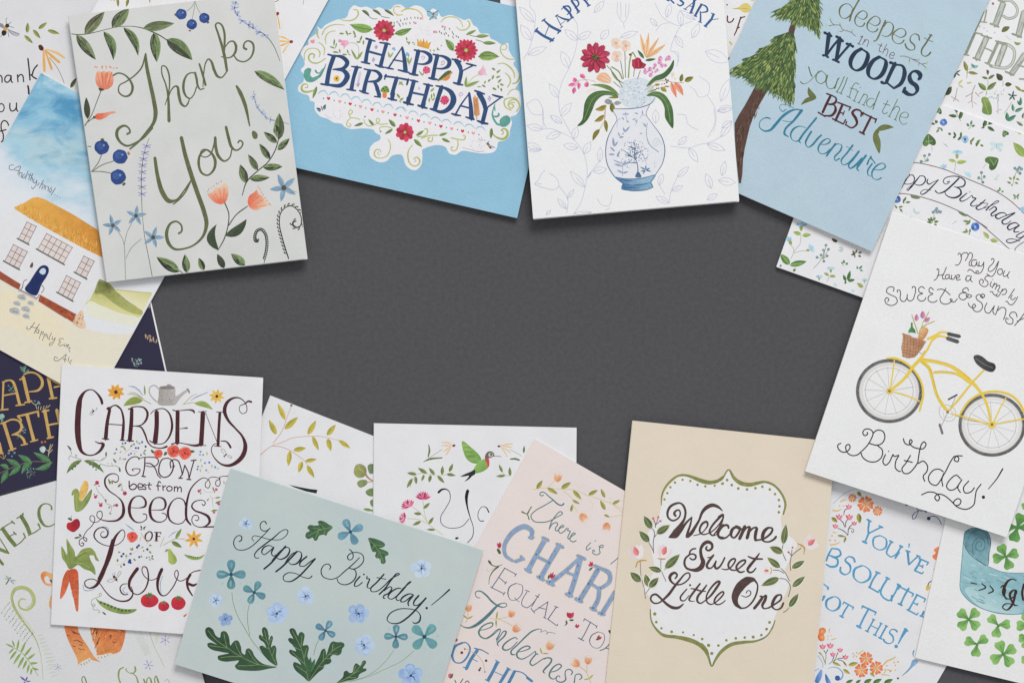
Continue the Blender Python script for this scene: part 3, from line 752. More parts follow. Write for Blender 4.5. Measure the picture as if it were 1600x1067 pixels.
S('150,896 160,850 180,842|132,908 248,966|276,930 294,900 270,870|126,918 150,892|250,962 262,940', 4, '5d4448'); S('132,916 244,974', 7, 'd3c0bc')
part('lantern'); F('206,736 216,724 222,738 214,762 198,756', '6a4a4a')
part('brick_plinth'); F('0,784 138,872 126,910 0,838 -60,800 -50,760', 'a04f33', False); F('268,940 410,1026 470,1067 440,1100 256,984', 'a8502f', False)
V(0, 400, 5.333); part('brick_plinth'); F('334,322 636,486 606,552 320,368', 'a8512f', False)
for i in range(44):
    t = random.random(); x = 334+t*290; y = 336+t*160+random.uniform(0, 34)
    S('%d,%d %d,%d' % (x-8, y-4, x+8, y+4), 5, random.choice(['8c3f2a', 'c0643a', '7d3a28']))
part('stones')
for x, y, r in ((186, 346, 34), (146, 398, 30), (260, 394, 26), (128, 462, 42), (220, 446, 36), (222, 504, 30)):
    Xp, Yp = T_((x, y)); rr = r/VS
    fillpx([(Xp+rr*1.1*math.cos(a*.628+.5)+rr*.2*math.sin(a*1.2), Yp+rr*.62*math.sin(a*.628+.5)+rr*.3*math.cos(a*.628)) for a in range(10)], 'aeb0b0', 'c8c9c8', 70)
    S('%d,%d %d,%d' % (x-r*.5, y, x+r*.5, y+r*.25), r*.3, '9a9c9c')
part('stone_steps'); F('608,552 640,500 676,450 694,470 700,530 716,584 680,600', 'd9b08a', c2='e4c9a6')
for i in range(22): D('%d,%d' % (660+random.uniform(-34, 34), 540+random.uniform(-50, 46)), 6, random.choice(['c48550', 'b9753f', 'e8d2b4']))
part('lettering'); I = '3a3a44'
S('290,552 262,590 242,612 222,604 226,586|330,566 300,610 282,644|262,586 320,598|306,628 296,650 312,654 326,632|334,620 326,648 340,664', 3.6, I, nib=120) if 0 else S('290,552 262,590 242,612 222,604 228,586|330,566 300,610 284,644|256,590 316,602', 4.2, I)
S('322,612 300,622 304,640 322,634 326,612 320,644', 3.8, I); S('346,628 326,690|346,640 360,630 362,646 346,656|372,650 354,706|374,656 388,648 388,664 372,670', 3.8, I)
S('398,660 394,684 404,686|430,640 408,692 418,700|440,670 434,692 446,698 462,680|462,680 440,730 414,746 410,732 440,716', 3.8, I)
S('530,690 504,688 490,704 506,716 486,734 500,748 526,738|536,730 534,750 548,748 556,734|560,748 576,744 566,738 556,756 570,766|580,760 574,776|580,766 590,764|574,780 584,800', 4, I)
S('480,850 456,840 452,868 480,872 520,846 552,820 540,862 540,884|524,858 556,864|576,842 566,880|600,866 580,884 590,900', 4.2, I)
V(0, 240, 4.268); part('lettering')
S('92,78 66,80 62,104 84,110 112,92 136,86 118,140|96,112 130,116|132,124 126,152|134,130 148,130 140,160 150,158|166,138 150,150 156,166 170,150|188,116 168,172', 3.4, I)
S('206,132 190,174|186,140 212,150|220,134 200,182|204,170 216,162 214,186|228,170 222,194 238,194 246,178|246,178 238,214 216,236 210,222|262,196 250,214', 3.4, I)
S('290,178 262,232|276,206 288,204 278,240|300,208 292,236|306,214 300,244|312,222 324,222 318,250|344,224 326,248 336,260 346,236|370,230 342,276', 3.4, I); D('366,276 3|382,286 3|400,296 3', 3, I)
SM = 1.2
# ======================= sky blue happy birthday card
card('sky blue birthday card with a scrolled white panel and navy capitals', [(480, -62), (879, 29), (808, 341), (409, 250)], 1.0, (0, 0, .5), BLUE, fold='top', bow=0.8)
V(440, 0, 7.113)
part('scroll_panel'); PW = 'e5e3e6'
# outline of the white panel in photo pixels
V(0, 0, 1)
F('527,31 541,28 546,16 553,9 563,12 573,11 583,15 592,12 603,16 612,14 616,9 626,8 636,14 648,9 660,12 669,20 676,14 684,18 690,27 703,24 716,28 726,32 733,30 740,40 746,44 750,52 764,54 766,60 776,65 784,70 794,68 795,78 800,88 805,94 802,100 808,110 813,124 808,134 805,140 811,143 814,156 813,168 806,180 798,183 800,193 797,203 795,214 788,220 779,222 776,232 771,238 752,240 738,238 722,236 712,242 702,240 696,230 684,227 672,229 664,232 660,234 660,245 658,258 650,266 642,265 634,258 630,246 627,242 618,242 612,244 604,252 594,254 584,250 578,244 578,232 584,224 594,218 594,212 587,208 583,203 566,201 548,202 538,198 534,194 522,192 512,186 500,182 492,172 491,160 485,158 482,150 474,147 466,142 467,134 474,128 474,116 470,110 476,102 474,92 470,84 474,74 482,70 482,63 490,56 497,50 496,42 502,46 508,40', PW)
F('488,60 496,52 506,46 520,40 520,50 500,66 480,78', PW)
part('scroll'); G = 'b9c35a'; G2_ = 'a9b94c'
V(440, 0, 7.113)
S('640,214 700,232 770,232 826,206 852,160 840,116 800,112', [7, 10, 12, 14, 16, 12, 10], G)
S('450,390 480,330 540,290 620,276 700,284', [11, 11, 10, 8, 6], G); S('494,492 486,430 510,380 550,354 600,348', [9, 11, 10, 8], G); S('406,334 396,370 400,400 418,432', [8, 16, 14, 8], G)
part('heart'); F('318,470 324,448 342,454 352,440 366,454 362,480 344,488', 'dd8a90')
part('scroll')
S('256,676 252,610 280,560 340,540 400,552 428,596 416,640', [8, 10, 10, 9, 10, 12, 8], G); S('352,650 366,620 346,600 312,612 300,650 330,694 390,706 450,680 490,650', [10, 14, 15, 16, 15, 12, 11, 8], G2_)
S('410,476 450,500 478,550 470,620', [8, 11, 11, 7], G)
S('1060,10 1060,10', 1, G) if 0 else None
S('1340,170 1290,170 1250,140 1246,100 1270,74 1320,80', [9, 9, 10, 8, 7], 'cdb65c'); S('1330,132 1380,100 1423,100 1460,110', 7, 'c9bb5c')
part('leaf_sprig')
Lf('890,116 980,196 34 -.1|1006,112 1110,186 32 -.1|1140,112 1250,184 32 -.06', 32, '55683a', '6f8b3f'); S('980,196 1020,214 1062,212|1110,186 1160,198 1200,204', 5, '5f6a40')
part('leaf'); Lf('1016,330 760,276 100 -.05', 100, '8fbb3f', '79a83a', vein='4d5f2d')
part('flower')
def poppy(x, y, r, n=15):
    D('%f,%f' % (x, y), r*.86, 'c23a55'); Fl(x, y, r, n, 'd23a5c', 'bb2f4a', w=.8, r0=.3); 
    Fl(x, y, r*.6, 9, 'c0364a', 'a82f3c', w=.5, r0=.2, cc='a6c950', cr=.26)
poppy(1140, 342, 122)
part('leaf'); Lf('1258,376 1440,318 62 .05', 62, '7fae3c', '6d9838', vein='4d5f2d')
part('leaf_sprig'); Gs = '8aa63c'
Lf('640,376 700,380 22|712,340 740,404 22|740,380 780,376 16|796,342 826,420 22|800,420 834,404 14|830,470 882,474 20|894,398 866,470 22|912,450 906,506 22', 22, Gs, '77963a')
Lf('588,436 580,520 20|534,520 600,544 18|612,480 598,540 16|566,580 640,588 22|640,546 652,596 18|672,608 730,612 22|728,552 742,604 18|740,600 770,620 12', 20, Gs, '7f9f3c')
part('flower'); F('640,440 680,452 720,448 748,470 744,500 716,516 690,552 686,516 652,500 670,482 630,470', 'e08fb0', c2='eab3c8'); 
part('leaf_sprig'); Lf('836,668 772,550 26|836,668 904,572 30', 26, '93ab45', '7f9c3c'); S('760,478 810,484 846,510 858,560 850,640', 5, 'b9c35a')
part('scroll'); TL = '4fa394'; S('494,712 466,780 420,850 360,880', [6, 14, 26, 30], TL); F('330,770 300,758 262,776 244,820 250,868 280,910 330,918 380,900 420,860 380,868 340,862 318,830 326,800', TL); S('376,786 392,812 420,816 450,780 480,760', [18, 14, 8, 12], TL)
part('scroll'); S('262,976 284,980 292,960 280,940 246,940 222,972 230,1010 270,1026 330,1016 372,1004', [8, 8, 8, 10, 14, 20, 22, 16, 10], G2_); V(440, 130, 7.113); Lf('392,38 344,176 36', 36, '7fa03a', '6b8c34')
# capitals
V(440, 0, 7.113)
NV = '2f4d78'
def cap(strokes, w=1.0):
    for q in strokes.split('|'):
        a = q.split(';'); S(a[1], [float(t)*w for t in a[0].split('/')], NV)
SM = 1.0; part('lettering', 'HAPPY')
L_ = []
def cap2(strokes):
    pol = []
    for q in strokes.split('|'):
        a = q.split(';'); pol += capsules([T_(p) for p in pts(a[1])], [float(t)/VS for t in a[0].split('/')])
    union(pol, NV)
cap2('44/40/46;988,450 954,570 934,690|44/40/46;1166,490 1132,610 1100,736|26/24;960,574 1130,620|24/20/16;938,432 990,446 1040,462|18/22/22/14;1090,476 1150,484 1180,488 1210,500|16/26/20;884,692 930,700 980,712|18/28/20;1040,722 1090,742 1140,752')
cap2('14/18/20;1340,530 1260,650 1190,756|24/42/52;1340,528 1362,640 1378,790|16/18;1240,668 1366,690|16/24/16;1148,752 1190,762 1244,772|16/26/20;1294,780 1360,796 1416,810')
V(620, 0, 6.467)
cap2('44/38/42;218,520 192,640 170,750|18/20/16;176,508 220,516 260,524|14/30/44/42/22/12;220,516 290,532 338,570 334,620 280,650 200,648|18/26/18;126,746 170,756 214,764')
cap2('44/38/42;410,566 384,680 364,786|18/20/16;366,552 410,562 450,570|14/30/44/42/22/12;410,562 480,578 530,618 522,668 470,696 390,694|18/26/18;322,790 364,800 408,806')
cap2('46/44/34;600,612 640,680 650,728|16/14;780,660 652,724|42/40/40;652,720 640,790 624,850|16/24/18;556,600 600,612 648,626|14/20/14;700,644 750,656 802,668|18/24/16;572,838 620,852 668,862')
part('lettering', 'BIRTHDAY')
V(440, 0, 7.113)
cap2('50/48/52;580,630 530,780 504,930|20/24;514,608 590,628|20/44/52/40/16;590,622 680,642 730,700 690,760 570,776|20/44/62/50/24;600,776 690,790 730,850 660,950 500,944|22/26;436,936 520,950')
cap2('46/42/46;836,750 800,870 776,990|16/24/16;776,742 836,750 888,756|16/26/18;722,996 776,1002 824,1012')
cap2('46/42/48;976,790 940,900 914,1016|18/20;916,770 980,784|16/34/46/40/16;980,782 1060,800 1100,850 1066,900 950,912|34/44/34;1030,910 1062,980 1080,1067|18/26/18;866,1010 910,1030 966,1044')
cap2('24/22/24;1146,850 1270,866 1400,890|22/16;1160,832 1144,886|28/20;1408,884 1392,946|46/44/46;1280,870 1250,970 1226,1060')
V(440, 130, 7.113); cap2('48/46;1240,110 1226,180|46/40;1060,60 1090,140|18/26/18;1180,170 1226,184 1280,194|16/20;1030,150 1100,158')
V(620, 0, 6.467)
cap2('42/40/44;172,826 142,940 110,1050|42/40/44;318,862 290,970 262,1067|22/22;160,940 300,968|16/24/16;132,812 172,820 214,830|16/24/16;270,850 320,862 364,872')
V(620, 130, 4.85); P_ = 'print'
cap2('18/22/14;52,146 86,156 126,166|16/22/14;160,170 196,182 230,192|32/34;90,110 84,156|32/32;206,150 196,184')
cap2('34/32/36;340,30 314,110 288,200|12/18/36/46/40/28/14;296,22 350,34 410,70 430,130 400,190 340,220 260,196|14/18/12;252,196 290,208 330,214')
cap2('10/13/14;552,76 490,160 444,240|18/30/38;548,76 560,170 566,270|14/14;480,172 564,194|12/20/12;414,232 446,242 484,248|12/20/16;522,258 560,270 586,276')
cap2('40/38/30;620,74 660,150 672,200|12/12;790,110 680,190|34/32/32;676,190 662,250 648,304|14/20/14;590,58 624,72 664,84|12/18/12;724,90 764,102 804,108|14/22/16;610,286 650,302 690,310')
V(440, 0, 7.113)
SM = 1.2; part('diamond'); F('1030,530 1050,498 1072,526 1050,556', 'a79cc4', False); F('1000,670 1020,636 1042,668 1018,700', 'b1a6cc', False)
part('flower'); Fl(610, 876, 36, 6, 'f0c12f', 'e8b02a', w=.8, cc='5a3030', cr=.3)
part('lavender')
for i in range(8): D('%d,%d 7|%d,%d 7' % (880-i*4, 806+i*20, 862-i*3, 816+i*20), 6, 'b4a7cc')
D('840,940 10|860,936 10|850,956 12|744,806 8|760,786 8', 8, 'b0a3ca')
part('mushroom'); V(440, 130, 7.113); F('1098,90 1110,60 1140,34 1170,34 1190,60 1196,100 1150,110', '7ea238'); D('1130,66 9|1160,50 8|1176,74 8|1146,86 7|1116,88 6|1186,96 6', 8, '2f4a2a'); F('1130,104 1166,108 1160,168 1124,160', 'dd7d35')
V(440, 0, 7.113); part('flower_sprig'); D('1240,545 14|1256,556 12|1250,540 12', 12, '6fb3d0'); Lf('1196,590 1188,640 20|1206,640 1180,576 18|1200,650 1244,580 18', 18, '93b04a')
V(620, 0, 6.467); part('flower_sprig'); D('106,546 16|118,560 12|96,560 10', 12, '6fb3d0'); Lf('124,650 100,580 18|124,650 154,580 18', 18, '93b04a'); S('118,560 126,665', 4, '93b04a')
part('leaf_sprig'); Lf('24,826 70,870 22|16,860 60,824 16|0,950 36,1000 22|30,1020 70,990 22|46,1040 20,1020 12', 20, '8aa83e'); 
part('leaf_sprig'); Lf('340,930 380,890 22|350,950 352,1010 18|370,940 384,990 18|330,990 326,1040 18|352,1020 390,990 16', 18, '8aa83e')
part('flower'); D('300,712 36', 30, 'dd4f7a'); Fl(300, 712, 40, 10, 'e26a8e', 'cc3f6a', w=.8); Lf('262,770 222,716 16|256,764 278,738 14', 16, '7fa03a')
part('flower'); D('484,1014 40', 30, 'd23b6c'); Fl(484, 1014, 48, 11, 'dd4f7c', 'c4305c', w=.8)
part('curl'); S('262,606 280,590 274,570 256,574 250,590|446,660 474,652 484,630 470,616 452,630 456,644|650,970 666,956 656,940 634,946 630,962 646,978', 5, 'a99fc6'); D('936,980 10|946,998 10|926,1002 10|938,1020 9', 9, 'a99cc8'); S('216,910 224,880 236,908 220,896', 4, 'a9a2c4')
part('small_bird'); F('410,826 440,790 476,744 510,720 540,716 566,742 548,752 532,790 500,818 450,814', '7d9a44', c2='e0a050', ang=60); F('410,820 440,780 480,742 520,716 548,720 520,760 470,790 440,810', '4c6a3c'); F('490,780 540,752 536,790 500,818 480,814', 'd8864a')
part('crown'); F('206,400 226,430 238,396 256,432 272,396 286,436 306,402 314,440 346,430 322,500 206,466', 'f0b040', False, c2='dd9a34', ang=90); S('208,398 224,440|270,396 270,440|340,430 322,452', 5, 'b9853a')
part('butterfly'); F('306,120 340,120 362,150 340,176 310,164', '8fbccb'); F('418,110 384,128 372,152 392,180 414,160', '8fbccb'); F('330,176 360,162 356,200 336,206', '9fc9d4'); F('376,164 404,178 400,196 380,194', '9fc9d4'); S('306,120 340,124 362,150|418,112 384,130 374,150|330,204 358,170|402,196 378,170', 5, '3f5f70'); S('368,130 366,190', 8, '6a5a50')
part('leaf_sprig'); Lf('698,356 806,306 30|800,370 936,364 38|870,436 1004,440 38', 36, '6f8f3a', '86a844'); S('740,360 790,372 840,378|800,406 850,420 890,440', 5, '6b7a3c')
part('scroll'); S('446,226 480,190 540,174 610,188 650,226 668,276', [7, 9, 10, 9, 8, 7], G); S('600,276 640,306 700,300 736,262 732,230 712,210', [7, 9, 12, 14, 12, 10], G); S('46,124 90,98 160,94 220,116 256,160 264,200', [6, 8, 9, 9, 8, 6], 'c4b850'); S('0,70 30,74|0,160 60,152', 7, 'c9bb5c')
S('1056,500 1096,506 1112,476 1092,450 1058,462 1046,510 1080,570 1130,600 1190,602', [6, 7, 8, 8, 9, 10, 10, 8], G); S('1020,650 1080,644 1140,680 1180,730 1190,790', [8, 10, 13, 13, 9], G); S('1096,740 1136,780 1148,830 1118,886', [8, 12, 14, 10], G); S('1240,756 1236,800 1210,836 1168,850', [10, 13, 13, 9], G2_); S('1228,904 1160,912 1118,966', [7, 9, 7], G)
S('1090,1060 1086,1020 1130,994 1200,1000 1238,1050|1140,1060 1150,1040 1190,1040', 9, G)
part('flower'); poppy(700, 512, 116, 18)
part('leaf'); Lf('572,516 494,402 66 .05', 66, '7fae3c', '6f9a38', vein='4d5f2d')
part('leaf'); Lf('822,576 1034,576 96 -.04', 96, '8fb348', '6f9438', vein='4d5f2d')
part('leaf'); Lf('-20,346 146,294 60 .05', 60, '7fae3c', '6d9838', vein='4d5f2d')
part('leaf_sprig')
for x, y in ((-84, 240), (-60, 236), (-30, 236), (0, 226), (36, 212), (76, 200), (100, 194), (140, 186), (180, 184), (210, 186), (20, 246), (60, 246), (90, 244), (130, 238), (170, 232), (-70, 268), (-30, 262), (30, 264)): Lf('%d,%d %d,%d 10' % (x, y-14, x+6, y+14), 10, '5f7a3a')
D('244,190 12|190,238 11', 10, 'df8aa0')
part('leaf_sprig')
for x, y in ((400, 330), (430, 326), (450, 340), (480, 350), (496, 340), (520, 364), (560, 330), (570, 350), (600, 370), (620, 380), (486, 280), (530, 296), (566, 380), (480, 300)): Lf('%d,%d %d,%d 10' % (x-4, y-14, x+8, y+14), 10, '5f7a3a')
D('462,272 13|380,326 15', 12, 'df8aa0')
part('dots')
for i in range(34): D('%d,%d' % (random.uniform(180, 340), random.uniform(240, 370)), 3, 'b5b0bd')
part('leaf_sprig'); Lf('96,376 104,420 16|130,420 118,460 16|150,436 180,430 14|96,424 130,440 14|170,460 186,440 14', 14, '8fae45', '7d9c3e'); Lf('336,500 344,528 14|370,500 380,530 14|410,480 412,516 14|440,470 460,460 14|400,500 440,510 12', 14, '8fae45', '7d9c3e')
part('flower'); F('820,740 850,700 876,664 884,700 906,690 896,720 914,766 880,760 840,766', 'e6a0b8', c2='efc0d0'); S('850,750 780,780 740,820 700,870', 6, 'c3c96a'); Lf('694,880 704,776 30|694,880 838,820 34', 30, '8fae45', '7d9c3e')
part('leaf_sprig'); Lf('960,690 1000,716 22|1010,740 1050,706 20|1010,720 1020,746 16|980,760 960,810 22|1000,790 1050,770 20|920,830 950,800 20|900,820 880,850 18|860,860 900,886 20|1020,840 1060,800 20|1040,850 1084,868 22|1020,860 1030,900 18|966,890 1010,914 22|1050,890 1062,930 20|810,880 860,880 12', 20, Gs, '77963a')
V(620, 130, 4.85)
part('scroll'); S('870,160 886,176 870,192 846,176 850,146 880,124 916,140 930,176 908,216|820,120 812,150 830,190 866,206', 8, G)
part('wheat'); 
for i in range(8): Lf('%d,%d %d,%d 16|%d,%d %d,%d 16' % (604, 250-i*16, 584-i*1, 226-i*17, 608, 250-i*16, 632-i*3, 226-i*17), 15, 'd99a62', 'c57f48')
Lf('600,130 590,90 14', 14, 'e0aa78'); S('606,276 600,110', 4, 'c08a55')
part('scroll'); S('744,160 728,210 726,250 760,310 800,320', [6, 9, 12, 14, 12], TL); F('780,306 780,280 806,254 836,246 860,266 856,304 826,330 790,330', TL); S('740,180 744,210|770,230 774,244 750,256 736,250', [10, 14, 8], TL)
S('792,390 806,386 806,366 790,360 812,346 836,362 838,398 810,424 770,418 730,390 718,350', [6, 6, 7, 8, 12, 16, 18, 14, 8, 6], G2_); Lf('718,340 712,424 26', 26, '7fa03a', '5f8034')
V(440, 130, 7.113)
part('cloud_edge'); sc = []
for i, (x, y) in enumerate(((404, 124), (526, 136), (650, 160), (770, 190), (886, 222), (1006, 256), (1130, 274), (1262, 306))): S('%d,%d %d,%d %d,%d %d,%d' % (x, y, x+34, y-32, x+76, y-34, x+112, y+14), [5, 12, 10, 4], '8fc0d6')
V(620, 130, 4.85)
for x, y in ((0, 204), (88, 234), (176, 256), (258, 280), (340, 298), (432, 316), (514, 334), (598, 352)): S('%d,%d %d,%d %d,%d %d,%d' % (x, y, x+18, y-18, x+48, y-18, x+76, y+10), [4, 8, 7, 3], '8fc0d6')
def heart(x, y, r, c): F('%f,%f %f,%f %f,%f %f,%f %f,%f %f,%f' % (x-r, y-r*.3, x-r*.5, y-r*.9, x, y-r*.45, x+r*.6, y-r*.8, x+r, y-r*.1, x, y+r), c)
part('heart_row')
V(440, 130, 7.113)
for x, y, c_ in ((522, 172, 'cf2f45'), (646, 206, 'e79aa0'), (762, 232, 'cf2f45'), (876, 262, 'e79aa0'), (1004, 296, 'cf2f45'), (1126, 320, 'e79aa0'), (1260, 354, 'cf2f45'), (1392, 386, 'e79aa0')): heart(x, y, 20, c_)
D('464,172|584,196|706,222|820,250|936,280|1070,312|1186,334|1322,366', 9, '5f9aa8')
V(620, 130, 4.85)
for x, y, c_ in ((78, 264, 'e79aa0'), (164, 286, 'cf2f45'), (250, 304, 'e79aa0'), (334, 328, 'cf2f45'), (416, 346, 'e79aa0'), (498, 364, 'cf2f45'), (580, 380, 'e79aa0')): heart(x, y, 14, c_)
D('28,250|118,274|206,296|292,318|376,338|460,354|542,374|622,392', 6, '5f9aa8')
part('flower'); poppy(62, 374, 70, 9)
part('leaf_sprig'); V(440, 130, 7.113)
Lf('1266,486 1190,404 44|1236,514 1146,568 32|1028,474 962,402 30|910,444 804,480 32', 32, '7a9a3c', '5f7f36')
part('scroll'); S('745,350 770,346 790,320 764,298 746,330 770,384 820,390 870,406|770,384 730,430 724,470 750,492 772,466 750,452', 8, G); S('912,404 930,450 970,478 1020,470 1060,450|1060,450 1090,420 1080,394 1054,400 1060,440 1100,460 1180,452', 8, G); S('1096,540 1090,500 1130,486 1190,490 1230,510', 8, G); S('1180,620 1206,670 1206,740 1170,810 1100,836 1044,820 1030,780 1050,744 1090,740 1104,770', [6, 9, 11, 10, 9, 12, 14, 12, 9, 7], 'b7c250'); S('1086,796 1064,780 1080,764|1094,790 1090,798', 5, 'a9b6cf'); D('926,374 9|1102,540 8', 8, '3f5a74')
part('butterfly'); F('388,280 420,276 440,300 424,322 404,310', '5f7f9a'); F('490,240 470,250 456,276 470,296 488,290', '5f7f9a'); S('440,262 456,304', 9, '9a6a5a'); S('388,278 430,290|488,242 462,270', 6, '2f4258')
part('dots')
for i in range(24): a = i*.6; D('%d,%d' % (620+80*math.cos(a)*random.uniform(.4, 1), 340+70*math.sin(a)*random.uniform(.4, 1)), 4, 'bdb8c4')
S('480,350 520,378 556,388', 3, 'c3bdc6')
part('leaf_sprig'); V(620, 130, 4.85); Lf('146,400 206,360 24|130,426 192,486 30|318,398 386,378 22|340,420 406,450 24', 24, '6a8a3a', '7fa040')
part('scroll'); S('160,408 210,400 234,370 226,346 212,350|186,420 240,400 310,396|270,410 268,438 246,444 236,424 250,412', 7, G); S('412,416 460,426 510,430 520,406 504,398|460,428 464,470 446,510 420,512 412,490 426,484', 7, G); S('118,470 90,510 84,560 100,610 134,630 166,616 174,586 150,562 128,576', [5, 7, 9, 9, 8, 9, 11, 9, 6], 'c0c250'); S('132,598 146,590 136,580', 4, 'a9b6cf')
part('bee'); F('700,440 690,470 676,466', 'b9cfe0'); F('716,476 744,490 720,500', 'b9cfe0'); S('690,460 700,476 712,492', 12, '5a4a40'); S('694,470 706,482', 5, 'd9a840'); S('676,462 700,440|716,476 744,490', 3, '4a6a88')
S('500,490 560,506 620,520 660,516|620,420 640,440|640,410 650,436|660,430 668,440', 2.5, 'a9a4b0')
part('dots')
for i in range(20): D('%d,%d' % (random.uniform(560, 670), random.uniform(430, 500)), 3, 'b5b0bd')
# ======================= powder blue woods card
NS = True; SM = 1.12
card('powder blue card with a tall pine tree and woods adventure lettering', [(1240, -134), (1563, 10-47), (1362, 393), (1064, 263)], 2.0, (0, 0, .8), WOOD, fold='top', bow=.9)
V(1130, 0, 5.335)
part('tree_trunk'); TR = '5a4239'
F('574,180 624,190 612,210 596,262 590,290 540,290 548,240', TR, False)
part('tree_trunk')
F('276,700 372,740 352,790 300,880 250,980 220,1067 180,1240 166,1330 160,1450 148,1530 130,1528 120,1440 106,1300 96,1140 94,1030 130,960 180,880 240,770', TR, False)
for i in range(110):
    t = random.random(); x = 320-t*170+random.uniform(-38, 38)*(1-t*.5); y = 720+t*640
    if t > .5: x = 150+random.uniform(-30, 30)*(1.6-t); 
    S('%d,%d %d,%d' % (x, y, x-8, y+random.uniform(16, 40)), 4, random.choice(['6d5146', '48332b', '78604f', '3d2b25']))
def tier(name, out, colours, n, base, top):
    part(name); F(out, '3f5a30', False)
    P = [T_(p) for p in pts(out)]; xs = [p[0] for p in P]; ys = [p[1] for p in P]; k = 0
    while k < n:
        x, y = random.uniform(min(xs), max(xs)), random.uniform(min(ys), max(ys))
        if not pip((x, y), P): continue
        k += 1
        tx, ty = T_(top); dx, dy = x-tx, y-ty+4; l = math.hypot(dx, dy) or 1; dx /= l; dy /= l
        ln = random.uniform(5, 11); dx += .22*(-1 if dx < 0 else .4); a = random.uniform(-.15, .15)
        leafpx(x, y, x+(dx-dy*a)*ln, y+(dy+dx*a)*ln, random.uniform(1.0, 1.8), jit(random.choice(colours), .1))
GC = ['73903a', '567636', '456234', '93a648', '63833a', '3c582f', 'a5b24c', '53723a', '4d6b38']
tier('pine_tier', '574,-20 560,10 500,60 424,92 428,118 470,150 540,152 600,196 680,220 740,250 800,300 800,230 808,150 800,60 806,-20', GC, 520, 0, (690, -120))
tier('pine_tier', '540,270 500,284 420,310 426,336 400,362 344,396 296,406 300,426 270,452 216,480 180,486 186,506 140,540 84,566 84,600 130,626 200,660 270,704 330,730 400,770 470,800 520,840 560,850 596,840 590,780 596,720 590,640 604,570 598,500 600,430 612,400 596,340 590,290', GC, 1050, 0, (570, 200))
part('lettering', 'deepest'); OL = '6b7040'; V(1270, 0, 7.113)
S('440,90 400,50 350,52 306,90 296,150 320,200 366,208 420,170 450,100|520,-6 476,70 430,160 410,236', (6, 17), OL, nib=112)
S('484,186 560,220 600,190 600,150 560,124 510,150 470,210 476,270 520,300 560,290 576,262', (6, 16), OL, nib=112)
S('612,250 700,290 744,260 744,216 700,184 650,210 606,270 612,330 660,360 704,350 722,324', (6, 16), OL, nib=112)
S('808,232 760,340 706,450 676,462|784,300 830,250 880,266 896,310 870,380 820,410 766,396', (6, 17), OL, nib=112)
S('894,380 980,420 1030,390 1030,350 990,320 930,340 884,400 896,460 946,490 990,480 1014,450', (6, 16), OL, nib=112)
S('1184,450 1176,400 1130,380 1090,410 1084,460 1130,510 1130,550 1080,560 1040,530 1026,490', (6, 16), OL, nib=60)
S('1316,390 1260,480 1210,560 1212,610 1250,630 1290,610 1310,584|1236,424 1290,450 1336,470|1290,384 1330,404', (7, 18), OL, nib=118)
part('twig'); BR = '7a5a5c'
S('190,214 214,260 240,280 300,286 330,330 370,346 420,360 474,406|176,292 240,280|300,270 306,290|300,356 340,346|436,350 430,368', 6, BR)
D('186,186 8|200,200 7|154,284 9|146,298 7|298,254 8|306,262 7|284,350 8|276,366 7|434,330 9|442,344 8|384,330 6|176,200 6|290,322 6', 8, '9fce72')
part('twig'); S('970,628 1030,630 1080,650 1140,680 1210,716 1262,760|1100,660 1180,674|1210,716 1270,706|1070,690 1074,660|1176,728 1184,704', 6, BR)
D('1110,622 8|1100,634 7|1190,662 9|1272,696 10|1266,712 8|1266,766 11|1280,778 8|1074,704 8|1080,714 6|1176,734 8|1246,770 6', 8, '9fce72')
part('lettering', 'in the'); PU = '6a4650'
S('552,408 530,450 506,490|534,412 560,404|500,484 528,500|566,420 552,444', 6, PU) if 0 else S('556,406 532,450 508,492|530,414 556,406|498,486 530,500', 7, PU)
S('582,436 566,470 550,502|572,470 600,444 620,458 614,490 602,524', 6, PU)
S('768,486 740,548 740,574 764,580|730,500 770,516|822,494 800,540 776,600|792,566 820,546 836,560 826,600 812,630|858,608 896,624 908,600 890,584 862,600 852,634 872,656 900,646', 6, PU)
part('lettering', 'WOODS'); NB = '28384e'
def capn(strokes, c_=NB):
    pol = []
    for q in strokes.split('|'):
        a = q.split(';'); pol += capsules([T_(p) for p in pts(a[1])], [float(t)/VS for t in a[0].split('/')])
    union(pol, c_)
capn('46/40/30;180,380 164,500 146,620|26/24/26;150,620 230,510 300,430|46/40/30;300,430 280,560 256,680|26/24/26;256,680 340,580 420,490|30/20/30;130,366 170,388 206,406|30/20/30;262,410 300,430 334,462|30/20/30;376,490 410,500 448,522|26/18/26;112,618 146,624 170,640|26/18/26;224,666 256,676 290,696')
S('540,546 470,590 420,680 430,750 480,786 550,760 600,680 610,600 540,546', (18, 46), NB, nib=112)
S('740,636 670,680 616,780 626,850 680,880 750,850 800,770 810,680 740,636', (18, 46), NB, nib=112)
capn('44/38/36;914,710 870,800 816,920|34/24/28;860,700 890,706 926,728|34/24/24;764,916 790,930 830,920|18/26/46/40/22;926,720 1000,740 1020,820 980,930 900,986|20/20;900,984 826,926')
S('1186,880 1196,840 1160,800 1110,800 1076,850 1090,910 1150,960 1160,1010 1120,1054 1060,1050 1020,1020', (20, 50), NB, nib=62); capn('30/22/16;1176,886 1190,860 1214,834|30/24/16;1026,980 1010,1006 996,1030')
part('lettering', "you'll find the"); GN = '55733f'
V(1130, 0, 5.335)
S('712,560 730,620 740,640|800,592 760,640 700,694 660,700 644,682', (4, 9), GN, nib=60)
S('820,592 780,620 776,670 810,700 850,680 858,630 820,592', (4, 9), GN, nib=112)
S('870,630 858,690 880,740 920,736 944,700|956,660 930,740', (4, 9), GN, nib=112)
S('968,650 958,666|1010,640 980,710 948,770|1036,650 1010,720 980,780|940,762 958,776|968,774 992,788', 6, GN)
V(1170, 130, 6.276)
